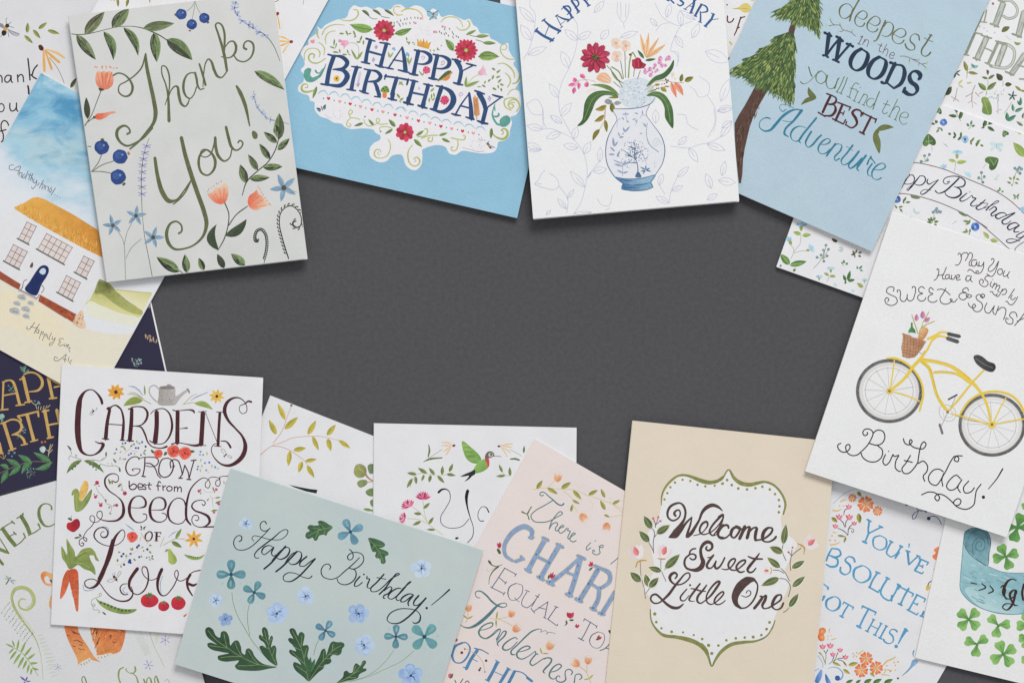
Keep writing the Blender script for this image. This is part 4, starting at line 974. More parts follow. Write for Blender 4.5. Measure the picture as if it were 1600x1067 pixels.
S('1080,14 1050,0 1020,30 984,140|960,130 1000,150|990,50 1060,66', 6, GN) ; S('1074,80 1050,130 1034,176|1050,80 1076,84|1020,170 1046,184', 6, GN); D('1094,44', 6, GN)
S('1130,106 1100,160 1078,196|1108,140 1140,110 1164,128 1150,170 1124,216|1064,190 1090,200|1112,212 1138,222', 6, GN)
S('1230,160 1200,150 1160,180 1160,220 1190,240 1230,200|1282,84 1250,160 1216,260', (4, 9), GN, nib=112)
S('1364,172 1330,240 1310,280 1326,304 1360,290|1320,204 1384,220', 6, GN); S('1460,160 1420,240 1376,330|1410,270 1450,230 1480,250 1460,300 1436,360|1364,324 1390,334|1424,356 1450,368', 6, GN)
S('1490,330 1550,340 1566,310 1530,286 1490,310 1480,370 1510,406 1550,396', (4, 9), GN, nib=112)
part('lettering', 'BEST'); BW = '52292c'
capn('22/24/22;800,130 760,210 724,290|14/14;762,104 820,126|12/14/22/20/12;816,124 856,150 850,190 810,210 760,204|12/14/26/22/12;780,206 840,220 850,270 810,320 740,320|14/14;680,288 750,330', BW)
capn('22/24/22;920,210 886,290 850,370|14/14;870,190 1000,240|14/10;1000,236 980,270|12;880,286 930,300|10;938,276 922,318|14/14;820,350 920,400|14/12;950,360 926,406', BW)
capn('12/14/18/24/26/20/14/12;1100,330 1100,280 1050,262 1016,290 1050,350 1060,400 1010,440 950,410|14/10;1116,290 1096,320|14/10;960,380 946,416', BW)
capn('20/22/20;1200,330 1160,410 1120,490|14/14;1120,296 1250,360|14/10;1124,290 1116,320|14/12;1252,350 1238,390|16/16;1086,478 1134,504', BW)
part('leaf_sprig'); LV = '6c7838'
Lf('664,150 584,38 56 -.16|664,150 510,218 46 .12', 50, LV); part('leaf_sprig'); Lf('1250,466 1424,436 56 -.1', 56, LV); F('1260,450 1230,480 1216,540 1236,610 1280,690 1292,640 1290,560 1270,500 1280,480', LV)
part('lettering', 'Adventure'); TQ = '2f7a96'
S('214,354 190,342 150,346 110,380 104,430 150,470 210,462 260,410 330,330 400,280 460,260 520,268', [8, 14, 8, 7, 9, 16, 26, 24, 24, 14, 9], TQ, taper=(0, 0))
S('346,276 358,262 376,262|350,262 340,280 312,262 300,230 330,210 390,220 440,244', [7, 7, 5, 4, 4], '5b93ac'); S('520,268 440,370 360,450 350,500 390,528', [26, 20, 18, 20, 8], TQ); S('330,370 400,380 430,372', 5, TQ)
S('560,440 500,424 440,450 410,510 430,560 480,570 540,490|664,342 600,420 520,520 494,570 510,590', (5, 18), TQ, nib=122)
S('560,470 600,480 560,570 570,620 620,620 700,540 712,516', (5, 18), TQ, nib=120) if 0 else S('614,476 580,530 556,590 580,630 620,610 680,540 712,512', (5, 18), TQ, nib=118)
S('690,600 760,600 800,570 780,546 730,566 680,640 700,690 750,690 800,650', (5, 16), TQ, nib=118)
S('850,594 810,650 762,716|790,670 860,600 910,610 900,660 840,730 850,760 890,740', (5, 16), TQ, nib=122)
S('1020,610 960,690 906,760 920,800 970,790 1040,720|956,620 1020,664', (5, 16), TQ, nib=122)
S('1080,670 1020,750 980,800 990,836 1030,820 1110,740|1150,710 1090,790 1060,840 1080,862', (6, 20), TQ, nib=122)
S('1160,800 1190,740 1230,776|1190,730 1200,720|1210,790 1166,860 1170,900 1200,916', (5, 15), TQ, nib=115); S('1196,728 1240,790', 9, TQ)
S('1230,850 1300,850 1340,820 1320,788 1270,800 1210,870 1216,930 1260,948 1300,930', (5, 16), TQ, nib=118)
# ======================= vase anniversary card
SM = 1.0; NS = False
card('white anniversary card with a blue vase of garden flowers and pale pencil vines', [(800, -75), (1123, -101), (1155, 314), (833, 342)], 4.4, (0, 0, .8), WB_, fold='top', back_shift=(0.5, 1.2), bow=1.4)
PV = 'bab9d5'
V(800, 0, 5.335)
def vine(stem, leaves, c_=PV, w=2.6):
    part('pencil_vine')
    s = stem
    for q in leaves.split('|'):
        if not q: continue
        a = [float(t) for t in q.split(',')]; x0, y0, x1, y1, wd = a; dx, dy = x1-x0, y1-y0; nx, ny = -dy, dx; l = math.hypot(dx, dy); k = wd/2/l
        for sg in (1, -1): s += '|%f,%f %f,%f %f,%f %f,%f' % (x0, y0, x0+dx*.3+sg*nx*k*.85, y0+dy*.3+sg*ny*k*.85, x0+dx*.65+sg*nx*k*.85, y0+dy*.65+sg*ny*k*.85, x1, y1)
        s += '|%f,%f %f,%f' % (x0, y0, x0+dx*.6, y0+dy*.6)
    S(s, w, c_)
vine('150,0 150,60 190,110 192,200 176,300 140,420 90,500', '130,460,290,396,60|160,340,70,210,70|184,190,60,60,60')
vine('480,120 540,200 546,320 530,420 480,560 420,680 390,800 396,940', '546,340,440,250,60|550,330,660,270,60|478,570,410,430,70|390,820,310,700,60|404,970,496,860,60')
vine('390,1030 330,990 320,960|120,870 200,830 250,890 262,960 256,1067|120,870 170,950 250,960', '740,330,806,250,60|900,316,1050,268,50|684,110,770,10,50')
vine('880,20 880,120 930,190 970,120 975,30|930,190 936,240|905,20 910,150|950,30 945,150', '')
V(980, 0, 5.335)
vine('230,30 300,150 400,210 450,220|540,180 450,220 400,300 370,380 366,430 420,440 430,520|380,430 420,470 414,560|240,260 280,210 360,190', '450,220,440,90,50|330,150,360,30,50|570,170,440,90,40|540,320,600,200,60|400,300,466,400,50|250,220,190,156,40')
vine('600,640 680,700 670,790 600,810 560,750 520,720|670,800 730,900 740,1000 720,1100', '780,850,850,660,70|750,930,880,890,60|790,1067,870,1010,50|650,430,850,520,100', w=3)
V(800, 170, 5.615)
vine('270,180 340,176 430,210 540,270 630,400 660,540 640,700 600,830 540,930', '270,180,130,150,60|430,210,300,260,60|540,270,570,160,60|580,345,450,320,60|630,400,690,290,60|640,690,510,550,60|440,130,340,60,50|660,610,700,550,10')
vine('660,610 700,550 770,460|430,60 540,260|270,0 270,100 300,170', '770,470,776,340,50|710,550,830,530,60|260,360,120,306,60|260,360,150,370,30', w=3)
vine('290,540 260,570 230,630 200,660 300,700 370,710 410,680 390,610 330,570|410,680 460,740 490,800 480,920|200,660 260,660', '480,790,545,710,30|478,880,400,790,40|300,930,340,890,30|700,910,540,920,30', w=3)
vine('750,790 780,840 850,850 880,760|820,890 860,870', '', w=2.6)
V(980, 170, 5.615)
vine('380,330 540,345 620,320 740,290 830,240|370,830 380,740 440,600|330,750 280,670', '540,345,620,470,60|700,310,860,365,60|820,250,920,110,60|450,320,520,246,50|440,600,540,510,50|280,670,310,570,50|390,720,490,680,40|370,830,250,770,50|740,700,690,570,60|800,630,950,650,70|830,590,860,460,50|700,800,790,750,50', w=3)
vine('440,50 510,60 530,130 620,190|760,0 770,120 710,250', '250,130,250,10,60|790,20,930,0,40', w=3)
part('lettering', 'HAPPY ANNIVERSARY'); AN = '3a5f96'
V(800, 0, 5.335)
capn('12/22/24;262,168 320,220 400,262|24/22/24;200,256 260,300 340,340|7;312,210 270,312|12;250,180 276,160|12;380,282 408,256|12;190,270 214,236|12;316,352 352,320', AN)
capn('8/16/20;372,132 430,160 476,170|7;366,132 390,180 416,230|5;400,210 440,180|8;360,140 384,124|7;402,238 424,222|10;462,186 488,160', AN)
capn('20/18/20;430,60 480,110 500,150|8/16/14/8;424,56 470,56 490,90 460,126|8;412,82 440,54|10;486,160 514,146', AN)
capn('20/18/20;496,10 530,60 556,104|8/16/14/8;490,4 540,4 556,40 524,72|10;540,116 566,92', AN)
capn('14/18/18;560,-30 610,10 640,50|5;660,-30 622,14|10;628,58 654,44', AN)
V(980, 0, 5.335)
capn('18/20/16;350,-40 350,-10 340,8|14;350,-10 390,30|8;330,6 352,12', AN)
capn('8/14/18/14/8;480,-10 450,-20 440,0 470,30 440,52 416,36', AN)
capn('7/7;580,0 480,80|22/20/20;560,0 552,50 530,108|6;520,54 556,60|8;470,76 496,84|9;520,112 550,112', AN)
capn('20/20/20;620,40 590,90 566,136|8/16/16/8;610,36 660,60 668,96 620,108|12/14/16;610,100 612,140 610,180|9;556,128 580,144|9;594,184 620,192', AN)
capn('20/18;720,120 700,170|22/20;700,166 650,222|6;700,168 760,160|8;700,112 730,126|10;640,214 664,230', AN)
# bouquet
V(800, 0, 5.335)
part('vase_filler')
F('930,680 980,660 1067,650 1130,670 1180,720 1200,780 1190,850 1100,880 1000,900 930,880 890,820 900,740', 'cfd8df')
for i in range(230):
    a = random.uniform(0, 6.28); r = random.random()**.5; D('%d,%d' % (1045+142*r*math.cos(a), 782+112*r*math.sin(a)), random.uniform(4, 8), random.choice(['c0ced8', 'dfe4e8', 'b3c5d1', 'ccd8df', 'a9bccb', 'e3e6ea', 'd8dde6']))
part('leaf'); Lf('880,810 546,1052 120 .0', 120, '4c7a38', '3f6a32') if 0 else F('886,806 850,776 780,758 700,764 640,800 606,860 596,930 584,1000 544,1052 580,1046 630,1000 670,920 700,850 760,800 830,800 880,822', '4f7838', c2='3c6433', ang=90)
S('860,796 760,780 680,820 640,900 600,1000', [2, 4, 4, 3, 2], '86a35c')
part('leaf'); Lf('896,800 650,712 36 .12|940,700 820,556 14 -.15', 36, '6b8a34', '7f9a40'); S('830,560 890,600 920,660', 9, '8a9c3f')
part('leaf'); V(980, 0, 5.335); F('162,722 180,690 230,640 300,610 350,560 388,502 386,560 350,620 300,660 230,680 190,712', '4f7c3c', c2='3f6a34', ang=0)
part('leaf'); F('160,800 200,772 260,766 310,790 350,840 376,900 386,980 380,1072 350,1040 316,980 310,900 280,840 230,806', '567f3c', c2='3c6a34', ang=90); S('210,784 270,796 320,850 346,930 360,1020', [2, 4, 4, 2], '8aa65e')
V(800, 0, 5.335); part('stem'); S('790,548 860,630 920,732|846,684 900,730|1020,575 1014,640|1070,590 1046,660|940,400 946,650|905,510 930,660', 5, '6e7550'); S('970,650 984,500 1006,440 1030,480', 10, '8aa03a'); S('560,672 640,668 700,686', 4, 'c3a870')
part('flower')
D('692,486 96', 90, 'b93a58')
for i in range(11):
    a = i*2*math.pi/11+.2; x, y = 692+112*math.cos(a), 482+116*math.sin(a); Lf('%f,%f %f,%f 62' % (692+20*math.cos(a), 482+20*math.sin(a), x+14*math.cos(a), y+14*math.sin(a)), 62, 'bb3050', 'a32a48'); 
Fl(692, 482, 122, 11, 'c23c5c', 'ad2f4c', rot=16, w=.55, r0=.35); Fl(692, 482, 70, 22, '9a2440', 'd05a78', w=.25, r0=.3, rot=8)
D('696,482 27', 26, '57462c'); 
for i in range(14): D('%f,%f' % (696+random.uniform(-22, 22), 482+random.uniform(-24, 24)), 5, random.choice(['8a7a3a', '3f3428', '6a6238']))
part('flower')
for x, y in ((868, 362), (874, 472), (948, 384)): Fl(x, y, 46, 5, 'f0d3c2', 'eac5b2', w=.8, rot=random.randint(0, 60)); D('%d,%d' % (x, y), 8, 'b9806a'); Fl(x, y, 24, 5, 'e8b9a4', w=.3)
D('952,486 10|930,400 8', 8, 'eec9b8')
part('flower'); F('704,654 740,610 790,612 826,660 826,690 780,692 730,678', 'f2b48e', c2='f5c9a4'); S('716,660 800,690|740,630 820,676|770,612 826,660', 3.5, 'e0875c')
part('flower_sprig'); S('480,712 520,700 556,684|512,786 520,740 546,690|556,744 560,700|530,664 560,684|640,700 612,668 570,640', 4, 'c27a86')
Lf('530,704 466,714 32|530,690 514,648 38|560,690 556,748 30|524,730 510,786 34|612,728 632,684 40|566,624 614,650 36', 32, 'd0508a', 'e07aa6')
part('flower'); D('640,760 14|664,748 12|690,750 10|622,768 10', 12, 'f0d9cf')
part('leaf_sprig'); Lf('840,940 832,850 44', 44, '7f7c2c', '6a6a28'); Lf('790,880 692,916 44 -.1|768,960 684,1014 40 -.1', 44, '8a7d2c', 'a29236'); Lf('890,812 800,816 20', 20, '7f7c2c'); S('786,880 770,960 774,1010', 3, 'c49a8a')
part('stone_leaf'); F('770,850 790,826 830,840 836,866 800,872', '8f9699'); F('850,860 880,842 910,860 890,876 860,876', '9aa0a2')
V(800, 170, 5.615); part('leaf_sprig'); Lf('818,100 832,208 34|770,180 708,284 40 .08', 34, '8a7d2c', '73702a'); S('820,0 812,100 770,180', 3, 'c49a8a')
V(980, 0, 5.335)
part('flower'); F('40,500 60,496 84,480 110,490 124,520 160,540 140,570 100,576 60,576 40,550', 'b02a48', False, c2='8f2038'); D('24,458 10', 10, '6a2a38'); Lf('60,576 44,500 22|90,576 86,480 24|110,570 150,530 20', 22, 'c23c58', 'a82a44')
part('lily'); 
for q in ('150,470 110,290 34', '156,474 178,280 34', '160,476 262,320 30', '166,480 316,376 36', '160,480 200,400 30'): Lf(q, 30, 'f2b27a', 'f6c99a', vein='df8050')
part('leaf'); Lf('140,490 86,418 26|150,506 240,494 24', 26, '3f6a3c', '557f44')
part('orchid'); 
for x, y, r in ((275, 490, 20), (270, 520, 20), (290, 548, 18), (320, 548, 14), (346, 486, 22), (326, 498, 14), (190, 580, 20), (232, 546, 16), (150, 604, 18), (252, 586, 14), (196, 628, 18), (150, 580, 12), (222, 570, 12), (236, 600, 10), (210, 604, 9), (172, 600, 8)): Fl(x, y, r, 5, 'e3a3c8', 'cf79ae', w=.8, rot=x % 70)
part('leaf_sprig'); Lf('446,686 460,616 34|478,680 554,644 42', 34, '8a8334', '6f702c'); S('166,748 220,690 300,676 400,690 470,692|170,770 260,740 350,720|180,760 240,700', 4, 'b5a060')
Lf('230,712 276,704 22|280,730 330,766 36|236,750 180,768 14|310,722 354,724 14', 22, '8f8a36', 'a3993e'); D('310,700 6|322,664 8|340,672 7|330,690 7|290,704 6|246,740 6|236,752 5|262,738 6|328,678 5', 6, '6a2a40')
part('lily'); Lf('366,690 410,814 40|394,690 466,796 46 -.05', 40, 'f0a07c', 'e8836a', vein='cf5a4a'); D('380,620 14|376,640 10|400,656 9', 12, 'f3c9b6')
# vase
V(940, 140, 6.275)
part('vase'); VB = '44688f'
F('120,190 300,186 470,150 440,230 500,340 590,470 620,590 600,700 540,820 490,900 505,960 440,984 300,992 200,976 210,930 130,860 60,740 40,620 56,490 110,370 148,290 118,220', 'e0e1e6')
F('130,858 200,870 300,874 420,864 530,836 486,910 300,930 206,922', '5584ad', c2='93b6cd'); F('206,930 300,934 486,914 504,958 440,984 300,992 196,976', '42759f', c2='86afc8')
S('140,860 240,876 380,872 530,836|206,926 300,936 400,932 484,912|196,976 300,994 440,984 506,958|180,884 300,900|220,960 330,966', [4, 6, 7, 5], '2f5680')
S('116,192 300,188 420,166 490,132 518,84', [6, 9, 9, 7, 3], VB); S('118,222 150,290 110,372 58,486 40,610 58,738 130,858 210,926 196,976', [4, 5, 6, 9, 8, 8, 8, 8, 7], VB); S('472,150 438,240 500,340 590,470 620,590 598,720 530,834 484,912 506,960', [4, 5, 5, 8, 9, 7, 6, 7, 6], VB)
S('448,330 440,440 470,540 560,616', [3, 5, 8, 7], '6f90b2'); S('500,540 520,490 560,480|510,560 560,500 590,540|530,560 560,530', 5, 'b7cad8')
part('vase_tree'); S('350,856 356,780 340,700 300,660|330,690 320,640 330,580 320,520|320,640 400,600|340,720 270,720|300,660 230,640|330,580 260,560|300,664 220,600', [13, 10, 7, 5], '4f6c90'); F('330,858 350,810 366,810 390,860', '4f6c90')
for x, y in [(320+random.gauss(0, 62), 590+random.gauss(0, 56)) for i in range(110)]: Lf('%d,%d %d,%d 8' % (x, y, x+random.uniform(-18, 18), y+random.uniform(-18, 18)), 11, random.choice(['5f7ba0', '7b8fb0', '4a658c']))
for x, y in [(400+random.gauss(0, 34), 650+random.gauss(0, 30)) for i in range(34)]+[(262+random.gauss(0, 26), 730+random.gauss(0, 22)) for i in range(20)]: Lf('%d,%d %d,%d 9' % (x, y, x+random.uniform(-18, 18), y+random.uniform(-14, 14)), 9, random.choice(['5f7ba0', '7b8fb0', '4a658c']))
part('vase_sprig'); Lf('430,786 376,760 14|430,786 436,740 14|430,790 480,770 14|430,790 490,806 14|430,794 400,830 14|426,790 380,806 12', 14, '4f7ba3')
S('206,850 204,740 190,700', 4, '8a93b3'); Lf('206,820 150,790 18|206,820 264,806 18|206,756 120,730 20|206,750 240,690 20|200,730 110,690 14|150,660 180,600 20|130,640 66,636 20|130,610 80,560 18|120,560 110,470 24|124,560 160,510 18|170,470 220,464 18|180,460 160,420 14|226,420 210,370 18|226,420 280,360 18|220,430 200,440 12', 18, '8596b8', '9aa8c4')
Lf('236,250 200,240 14|236,250 236,220 14|236,252 270,236 14|220,300 200,270 14|240,310 270,320 16|360,240 320,230 14|400,250 400,200 14|330,300 350,330 14|330,290 300,300 14|410,340 440,370 16|400,430 370,436 14', 14, '93a0c0')
S('150,370 160,300 190,286|236,260 260,330|330,350 350,300 320,286|396,330 430,340 436,370|376,280 400,250 440,260', 3.5, 'a3aecb')
S('520,700 520,770|500,730 540,720|510,760 540,750', 3, 'c0c6d6')
# ======================= grey thank you card
card('pale grey thank you card with olive script and painted leaves', [(107, 25), (427, -12), (480, 404), (167, 441)], 4.0, (0, 0.2, 0.9), GREY, back_shift=(0, 0.9), bow=1.3)
SM = 1.15; LG, DG, BG = '7f925b', '383e32', '5a5c48'
V(100, 0, 4.85)
part('stem'); S('44,256 90,264 160,262 240,246 320,226 400,208 500,202 580,212 660,240 720,268 780,306', [5, 6, 6, 5, 4, 4, 4, 6, 8, 8, 7], '57503f')
def lf(s, w, a=DG, b=LG, bend=0.0, v=None):
    part('leaf'); Lf(s, w, a, b, bend, v)
lf('156,258 308,92 84', 84, LG, '5a5443'); lf('364,212 494,66 92', 92, LG, '47503a'); lf('600,216 836,180 74', 74, LG, '5e6a44')
lf('94,266 242,456 74', 74, DG, LG); lf('300,240 374,460 66 -.12', 66, DG, '7c9a58'); lf('450,210 562,428 62 -.12', 62, DG, '86a35c'); lf('684,246 704,474 80', 80, '3f4634', '7f9a58'); lf('776,300 974,458 104 -.06', 104, '46503a', '7a9456')
part('leaf'); Lf('50,668 94,590 36', 36, '55583c', '4a4e36')
part('flower'); F('238,610 244,560 260,540 280,548 300,536 320,548 344,540 366,556 376,600 366,650 320,682 280,676 250,650', 'e57e5e', c2='f3ab88', ang=-90); 
for i in range(16): x = 250+i*7.6; S('%d,%d %d,%d' % (x, 556+random.uniform(-8, 8), 306+(x-306)*.5, 640), 4, random.choice(['ee9a78', 'd9694c', 'f4b494', 'e27a58']))
D('236,508 7|250,512 6|290,506 7|288,518 6|318,504 6|320,518 6|346,508 7|356,514 6|376,520 6|400,518 7', 6, 'dd8a66'); F('262,668 306,680 286,692 270,690', '4a4f38')
part('stem'); S('282,686 250,770 210,870 150,966|180,926 230,890', [6, 5, 5, 8], '5f634b'); lf('180,904 168,738 48', 48, '4a5138', '3f4632')
part('flower_bud'); F('230,892 250,864 300,858 350,848 384,846 394,856 350,868 310,896 260,910', 'e0603f', c2='f0a083', ang=0); F('220,884 240,882 236,900 222,900', '5a5a40')
part('lettering', 'Thank'); OG = '656d40'
S('372,574 410,556 460,570 506,620 520,670 500,720 460,732 416,700 420,650 470,620 540,570 590,510 618,410', [10, 9, 9, 14, 17, 14, 10, 9, 8, 8, 9, 10, 10], OG)
S('618,410 626,500 650,620 680,760 694,860 680,930 620,1010 560,1080 500,1130', [12, 22, 24, 26, 28, 22, 14, 12, 11], OG)
V(100, 200, 4.268); S('590,0 530,66 470,104 420,120 376,96 352,50 360,10 400,-14 430,0 440,30 420,42', [11, 11, 10, 11, 13, 18, 18, 12, 9, 11, 12], OG)
V(100, 0, 4.85)
S('766,798 790,720 800,640 794,560 770,508 744,502 742,560 770,640 788,720 796,920', [6, 8, 10, 12, 10, 8, 9, 10, 14, 22], OG); S('790,744 810,690 840,656 860,660 870,720 890,790 920,808 950,760', [8, 9, 10, 16, 20, 18, 10, 8], OG)
V(280, 0, 4.85)
S('120,556 90,554 60,570 36,620 34,690 56,736 84,748 110,720 132,660', [8, 9, 11, 17, 17, 12, 9, 8, 9], OG); S('0,740 10,780 40,808 66,790 76,750', [17, 14, 9, 8, 7], OG); S('120,552 132,600 140,650 160,680 190,670', [14, 16, 14, 9, 7], OG)
S('152,486 170,540 200,648', [12, 15, 15], OG); S('180,660 186,560 200,480 222,450 244,470 264,530 290,580 320,590 350,560 366,530', [6, 8, 9, 10, 15, 19, 17, 10, 9, 9], OG)
S('366,534 350,440 330,330 300,220 286,184 300,176 326,190 344,250 346,330 350,430 352,520', [14, 19, 18, 14, 11, 9, 11, 14, 14, 16, 18], OG) if 0 else S('362,540 346,440 324,350 296,260 276,190 292,176 320,190 342,250 344,330 340,420', [16, 20, 18, 14, 11, 9, 12, 15, 14, 10], OG)
S('348,360 380,320 410,316 430,350 424,400 390,436 346,440 318,430', [7, 9, 11, 18, 16, 9, 8, 6], OG); S('410,414 440,456 490,470 540,440 564,380 556,330 520,312 494,330 490,366 510,376', [8, 10, 9, 11, 14, 14, 10, 10, 14, 16], OG)
part('lettering', 'You!')
V(100, 200, 4.268)
S('606,200 624,320 656,430 700,488 750,480 800,420 850,346', [18, 22, 28, 26, 11, 9, 9], OG); V(280, 200, 4.268)
S('14,64 40,180 76,300 120,430 166,560 182,640 160,720 100,780 30,806 -30,808 -70,770 -84,700 -60,640 -20,624 14,650 16,690 -4,704', [20, 24, 26, 26, 26, 24, 16, 11, 11, 14, 20, 20, 14, 11, 10, 11, 12], OG)
S('76,360 40,430 0,478 -40,510', [8, 9, 8, 7], OG); S('0,110 -10,150', 1, OG) if 0 else None
S('178,146 140,180 130,240 150,300 190,316 230,280 240,220 216,170 180,146 152,150 142,180 170,196 206,180 230,120 240,64', [10, 13, 16, 13, 10, 14, 18, 14, 10, 8, 7, 7, 8, 9, 12], OG)
S('240,64 244,130 262,190 300,222 336,200 352,140', [16, 18, 18, 11, 8, 8], OG); S('312,-6 330,70 350,130 380,150 414,130 424,100 404,84 392,100', [16, 18, 16, 10, 9, 10, 9, 10], OG)
V(280, 0, 4.85); S('434,654 460,700 500,800 534,956', [14, 26, 24, 9], OG); V(280, 200, 4.268); F('484,40 490,20 510,26 524,50 516,74 498,74', OG)
def berry(x, y, r, cx, cy, k='6d5a3c'):
    part('blueberry'); D('%d,%d' % (x, y), r, '2f4a86', .98); F(' '.join('%f,%f' % (x-r*.2+r*.5*math.cos(a*.7), y-r*.15+r*.5*math.sin(a*.7)) for a in range(9)), '3d5c9c'); D('%d,%d' % (x+r*.3, y-r*.25), r*.16, '7a93c4')
    for a in (-50, 0, 50):
        an = math.atan2(cy-y, cx-x)+math.radians(a)*.8; bx, by = x+(cx-x)*.86, y+(cy-y)*.86; Lf('%f,%f %f,%f %f' % (bx, by, bx+r*.36*math.cos(an), by+r*.36*math.sin(an), r*.26), 8, k)
V(280, 0, 4.85); part('stem'); S('126,-6 100,50 60,86|124,10 110,90 98,150|126,30 140,70 162,106', 3.5, '8b9080')
berry(16, 110, 42, -30, 114); berry(96, 188, 40, 80, 236, '9a6a30'); berry(190, 140, 40, 220, 174)
V(100, 200, 4.268); part('stem'); S('184,292 230,230 250,180|186,294 250,250 330,222|184,292 250,292 320,304|150,122 180,126', 5, '77795f')
berry(252, 130, 49, 256, 78); berry(374, 192, 50, 432, 170, 'b97a2a'); berry(360, 328, 52, 400, 376, '55563c')
part('lavender'); S('568,70 540,150 524,230 516,340 518,480 524,600 540,740 564,860 588,990', [2, 3, 4, 5, 4, 3, 4, 4, 4], '6a7059')
for x, y in ((552, 122), (540, 166), (530, 208), (524, 250), (522, 294), (518, 342), (520, 394), (520, 440)):
    for k in (-1, 1): Lf('%d,%d %d,%d 9|%d,%d %d,%d 8' % (x, y, x+k*32, y-10+random.randint(-3, 3), x, y+4, x+k*28, y+14), 13, '8f8fc4', 'a5a5d0')
    D('%d,%d' % (x, y), 5, '3a3448')
part('stem'); S('360,690 390,740 402,790 406,870 410,1010|454,630 420,700 402,780|516,740 450,800 412,870', 4, '93a08c')
def star(x, y, r, rot):
    part('flower')
    for i in range(5):
        a = math.radians(rot+72*i); q = r*random.uniform(.94, 1.06); Lf('%f,%f %f,%f %f' % (x, y, x+q*math.cos(a), y+q*math.sin(a), r*.36), 8, '8aa8bd', '7797b3')
    D('%f,%f' % (x, y), r*.18, '5a5340')
star(326, 650, 72, 40); star(480, 586, 72, 62); star(594, 730, 76, 72)
V(280, 200, 4.268); star(698, 400, 96, 30); S('745,415 786,430', 3, 'a5ab90')
V(280, 0, 4.85); part('lavender'); S('430,20 420,64 440,116 480,162 550,210 650,268 710,340 750,430 764,466', [3, 4, 5, 5, 5, 5, 5, 4, 3], '566050')
for x, y in ((430, 20), (420, 64), (440, 116), (478, 160), (526, 192), (560, 216), (610, 246), (648, 268)):
    for k in range(5): a = random.uniform(0, 6.28); Lf('%d,%d %d,%d 10' % (x, y, x+36*math.cos(a), y+36*math.sin(a)), 14, random.choice(['a3b2da', 'b4c0e0', '93a5d2']))
    D('%d,%d' % (x, y), 6, '4a4a58')
part('lavender'); S('564,690 576,770 600,820 650,880 700,912 780,925 832,944', [3, 4, 4, 4, 4, 2, 2], '7a8272')
for x, y in ((566, 736), (578, 776), (590, 816), (624, 854), (652, 886), (694, 910)):
    for k in range(5): a = random.uniform(0, 6.28); Lf('%d,%d %d,%d 9' % (x, y, x+30*math.cos(a), y+30*math.sin(a)), 13, random.choice(['b0bbdf', 'a3b0d8', '93a5d2']))
    D('%d,%d' % (x, y), 5, '4a4a58')
lf('568,540 800,684 70 -.04', 70, '4a523b', '83a05c'); lf('756,1060 758,858 80', 80, '4f5a3c', '7f9a58')
V(280, 200, 4.268); part('stem'); S('664,0 664,60 640,150 590,230 520,290 450,360 420,450', [5, 5, 6, 6, 6, 7, 4], '3f4436')
lf('660,50 640,-20 50', 50); lf('652,100 564,28 44', 44); lf('656,148 736,70 44', 44, DG, '7c9a58'); lf('606,210 534,106 44', 44); lf('560,264 690,258 48', 48, DG, '86a35c'); lf('524,284 460,178 44', 44); lf('446,368 406,244 56', 56); lf('470,340 604,330 46', 46, DG, '86a35c')
def tulip(P, stemend, dots, ang):
    part('flower'); F(P, 'e8704f', c2='f6c3a0', ang=ang)
    D(dots, 5, 'c9826a')
tulip('188,440 220,430 240,400 270,396 300,370 318,380 328,430 318,480 290,508 250,504 216,480', 0, '196,410 5|214,398 4|230,388 4|250,372 5|264,366 4|280,356 5|190,426 4', -100)
S('240,440 266,490|270,410 280,490|300,400 296,490|222,450 250,490', 3, 'e0704c')
tulip('456,490 470,450 500,430 516,414 530,440 560,460 580,490 600,516 560,530 510,550 470,530', 0, '528,396 5|538,410 5|548,430 5|560,446 5|574,466 5|586,484 5|600,504 5|608,514 4', 20)
S('480,500 540,450|490,520 560,480|490,530 580,516', 3, 'e0704c')
part('stem'); S('304,500 330,570 326,650 300,740 262,810|330,650 380,580 456,522', [7, 6, 6, 7, 5], '46503c'); lf('262,818 250,642 60 -.25', 60, '3f4f38', '4a5a40'); lf('308,720 450,608 62 .12', 62, '3c4c36', '4a5a40')
part('leaf_row'); S('0,950 40,980', 4, DG)
V(100, 200, 4.268)
lf('770,960 616,860 70', 70, '86a35c', DG); lf('820,960 806,844 52', 52, '86a35c', DG)
V(280, 200, 4.268)
lf('52,966 38,842 54', 54, '7f9a58', DG); lf('164,950 130,866 44', 44, DG, '86a35c'); lf('300,936 254,840 46', 46, '4f5b40', DG); lf('440,916 346,838 58', 58, '86a35c', DG)
def fern(P, w, c_):
    part('fern'); S(P, w, c_)
    for i in range(26):
        x, y, a = along(P, .06+.92*i/25.0); n = a+math.pi/2*FS; l = 4.4
        union(capsules([(x, y), (x+math.cos(n)*l*.6, y+math.sin(n)*l*.6), (x+math.cos(n-.7*FS)*l, y+math.sin(n-.7*FS)*l)], [1.7, 1.2, 1.9]), c_)
FS = -1; fern('730,872 706,800 684,720 668,640 676,570 710,530 750,520 790,550 814,600 810,650 786,664 760,650 760,628 780,622', [7, 8, 7, 6, 6, 6, 7, 6, 6, 7, 9, 11, 10, 7], '3a4434')
fern('566,900 588,820 592,750 580,700 550,670 516,680 498,720 504,758 526,760 528,740', [4, 4, 4, 4, 5, 5, 6, 6, 6, 4], '414a3a')
SM = 1.0
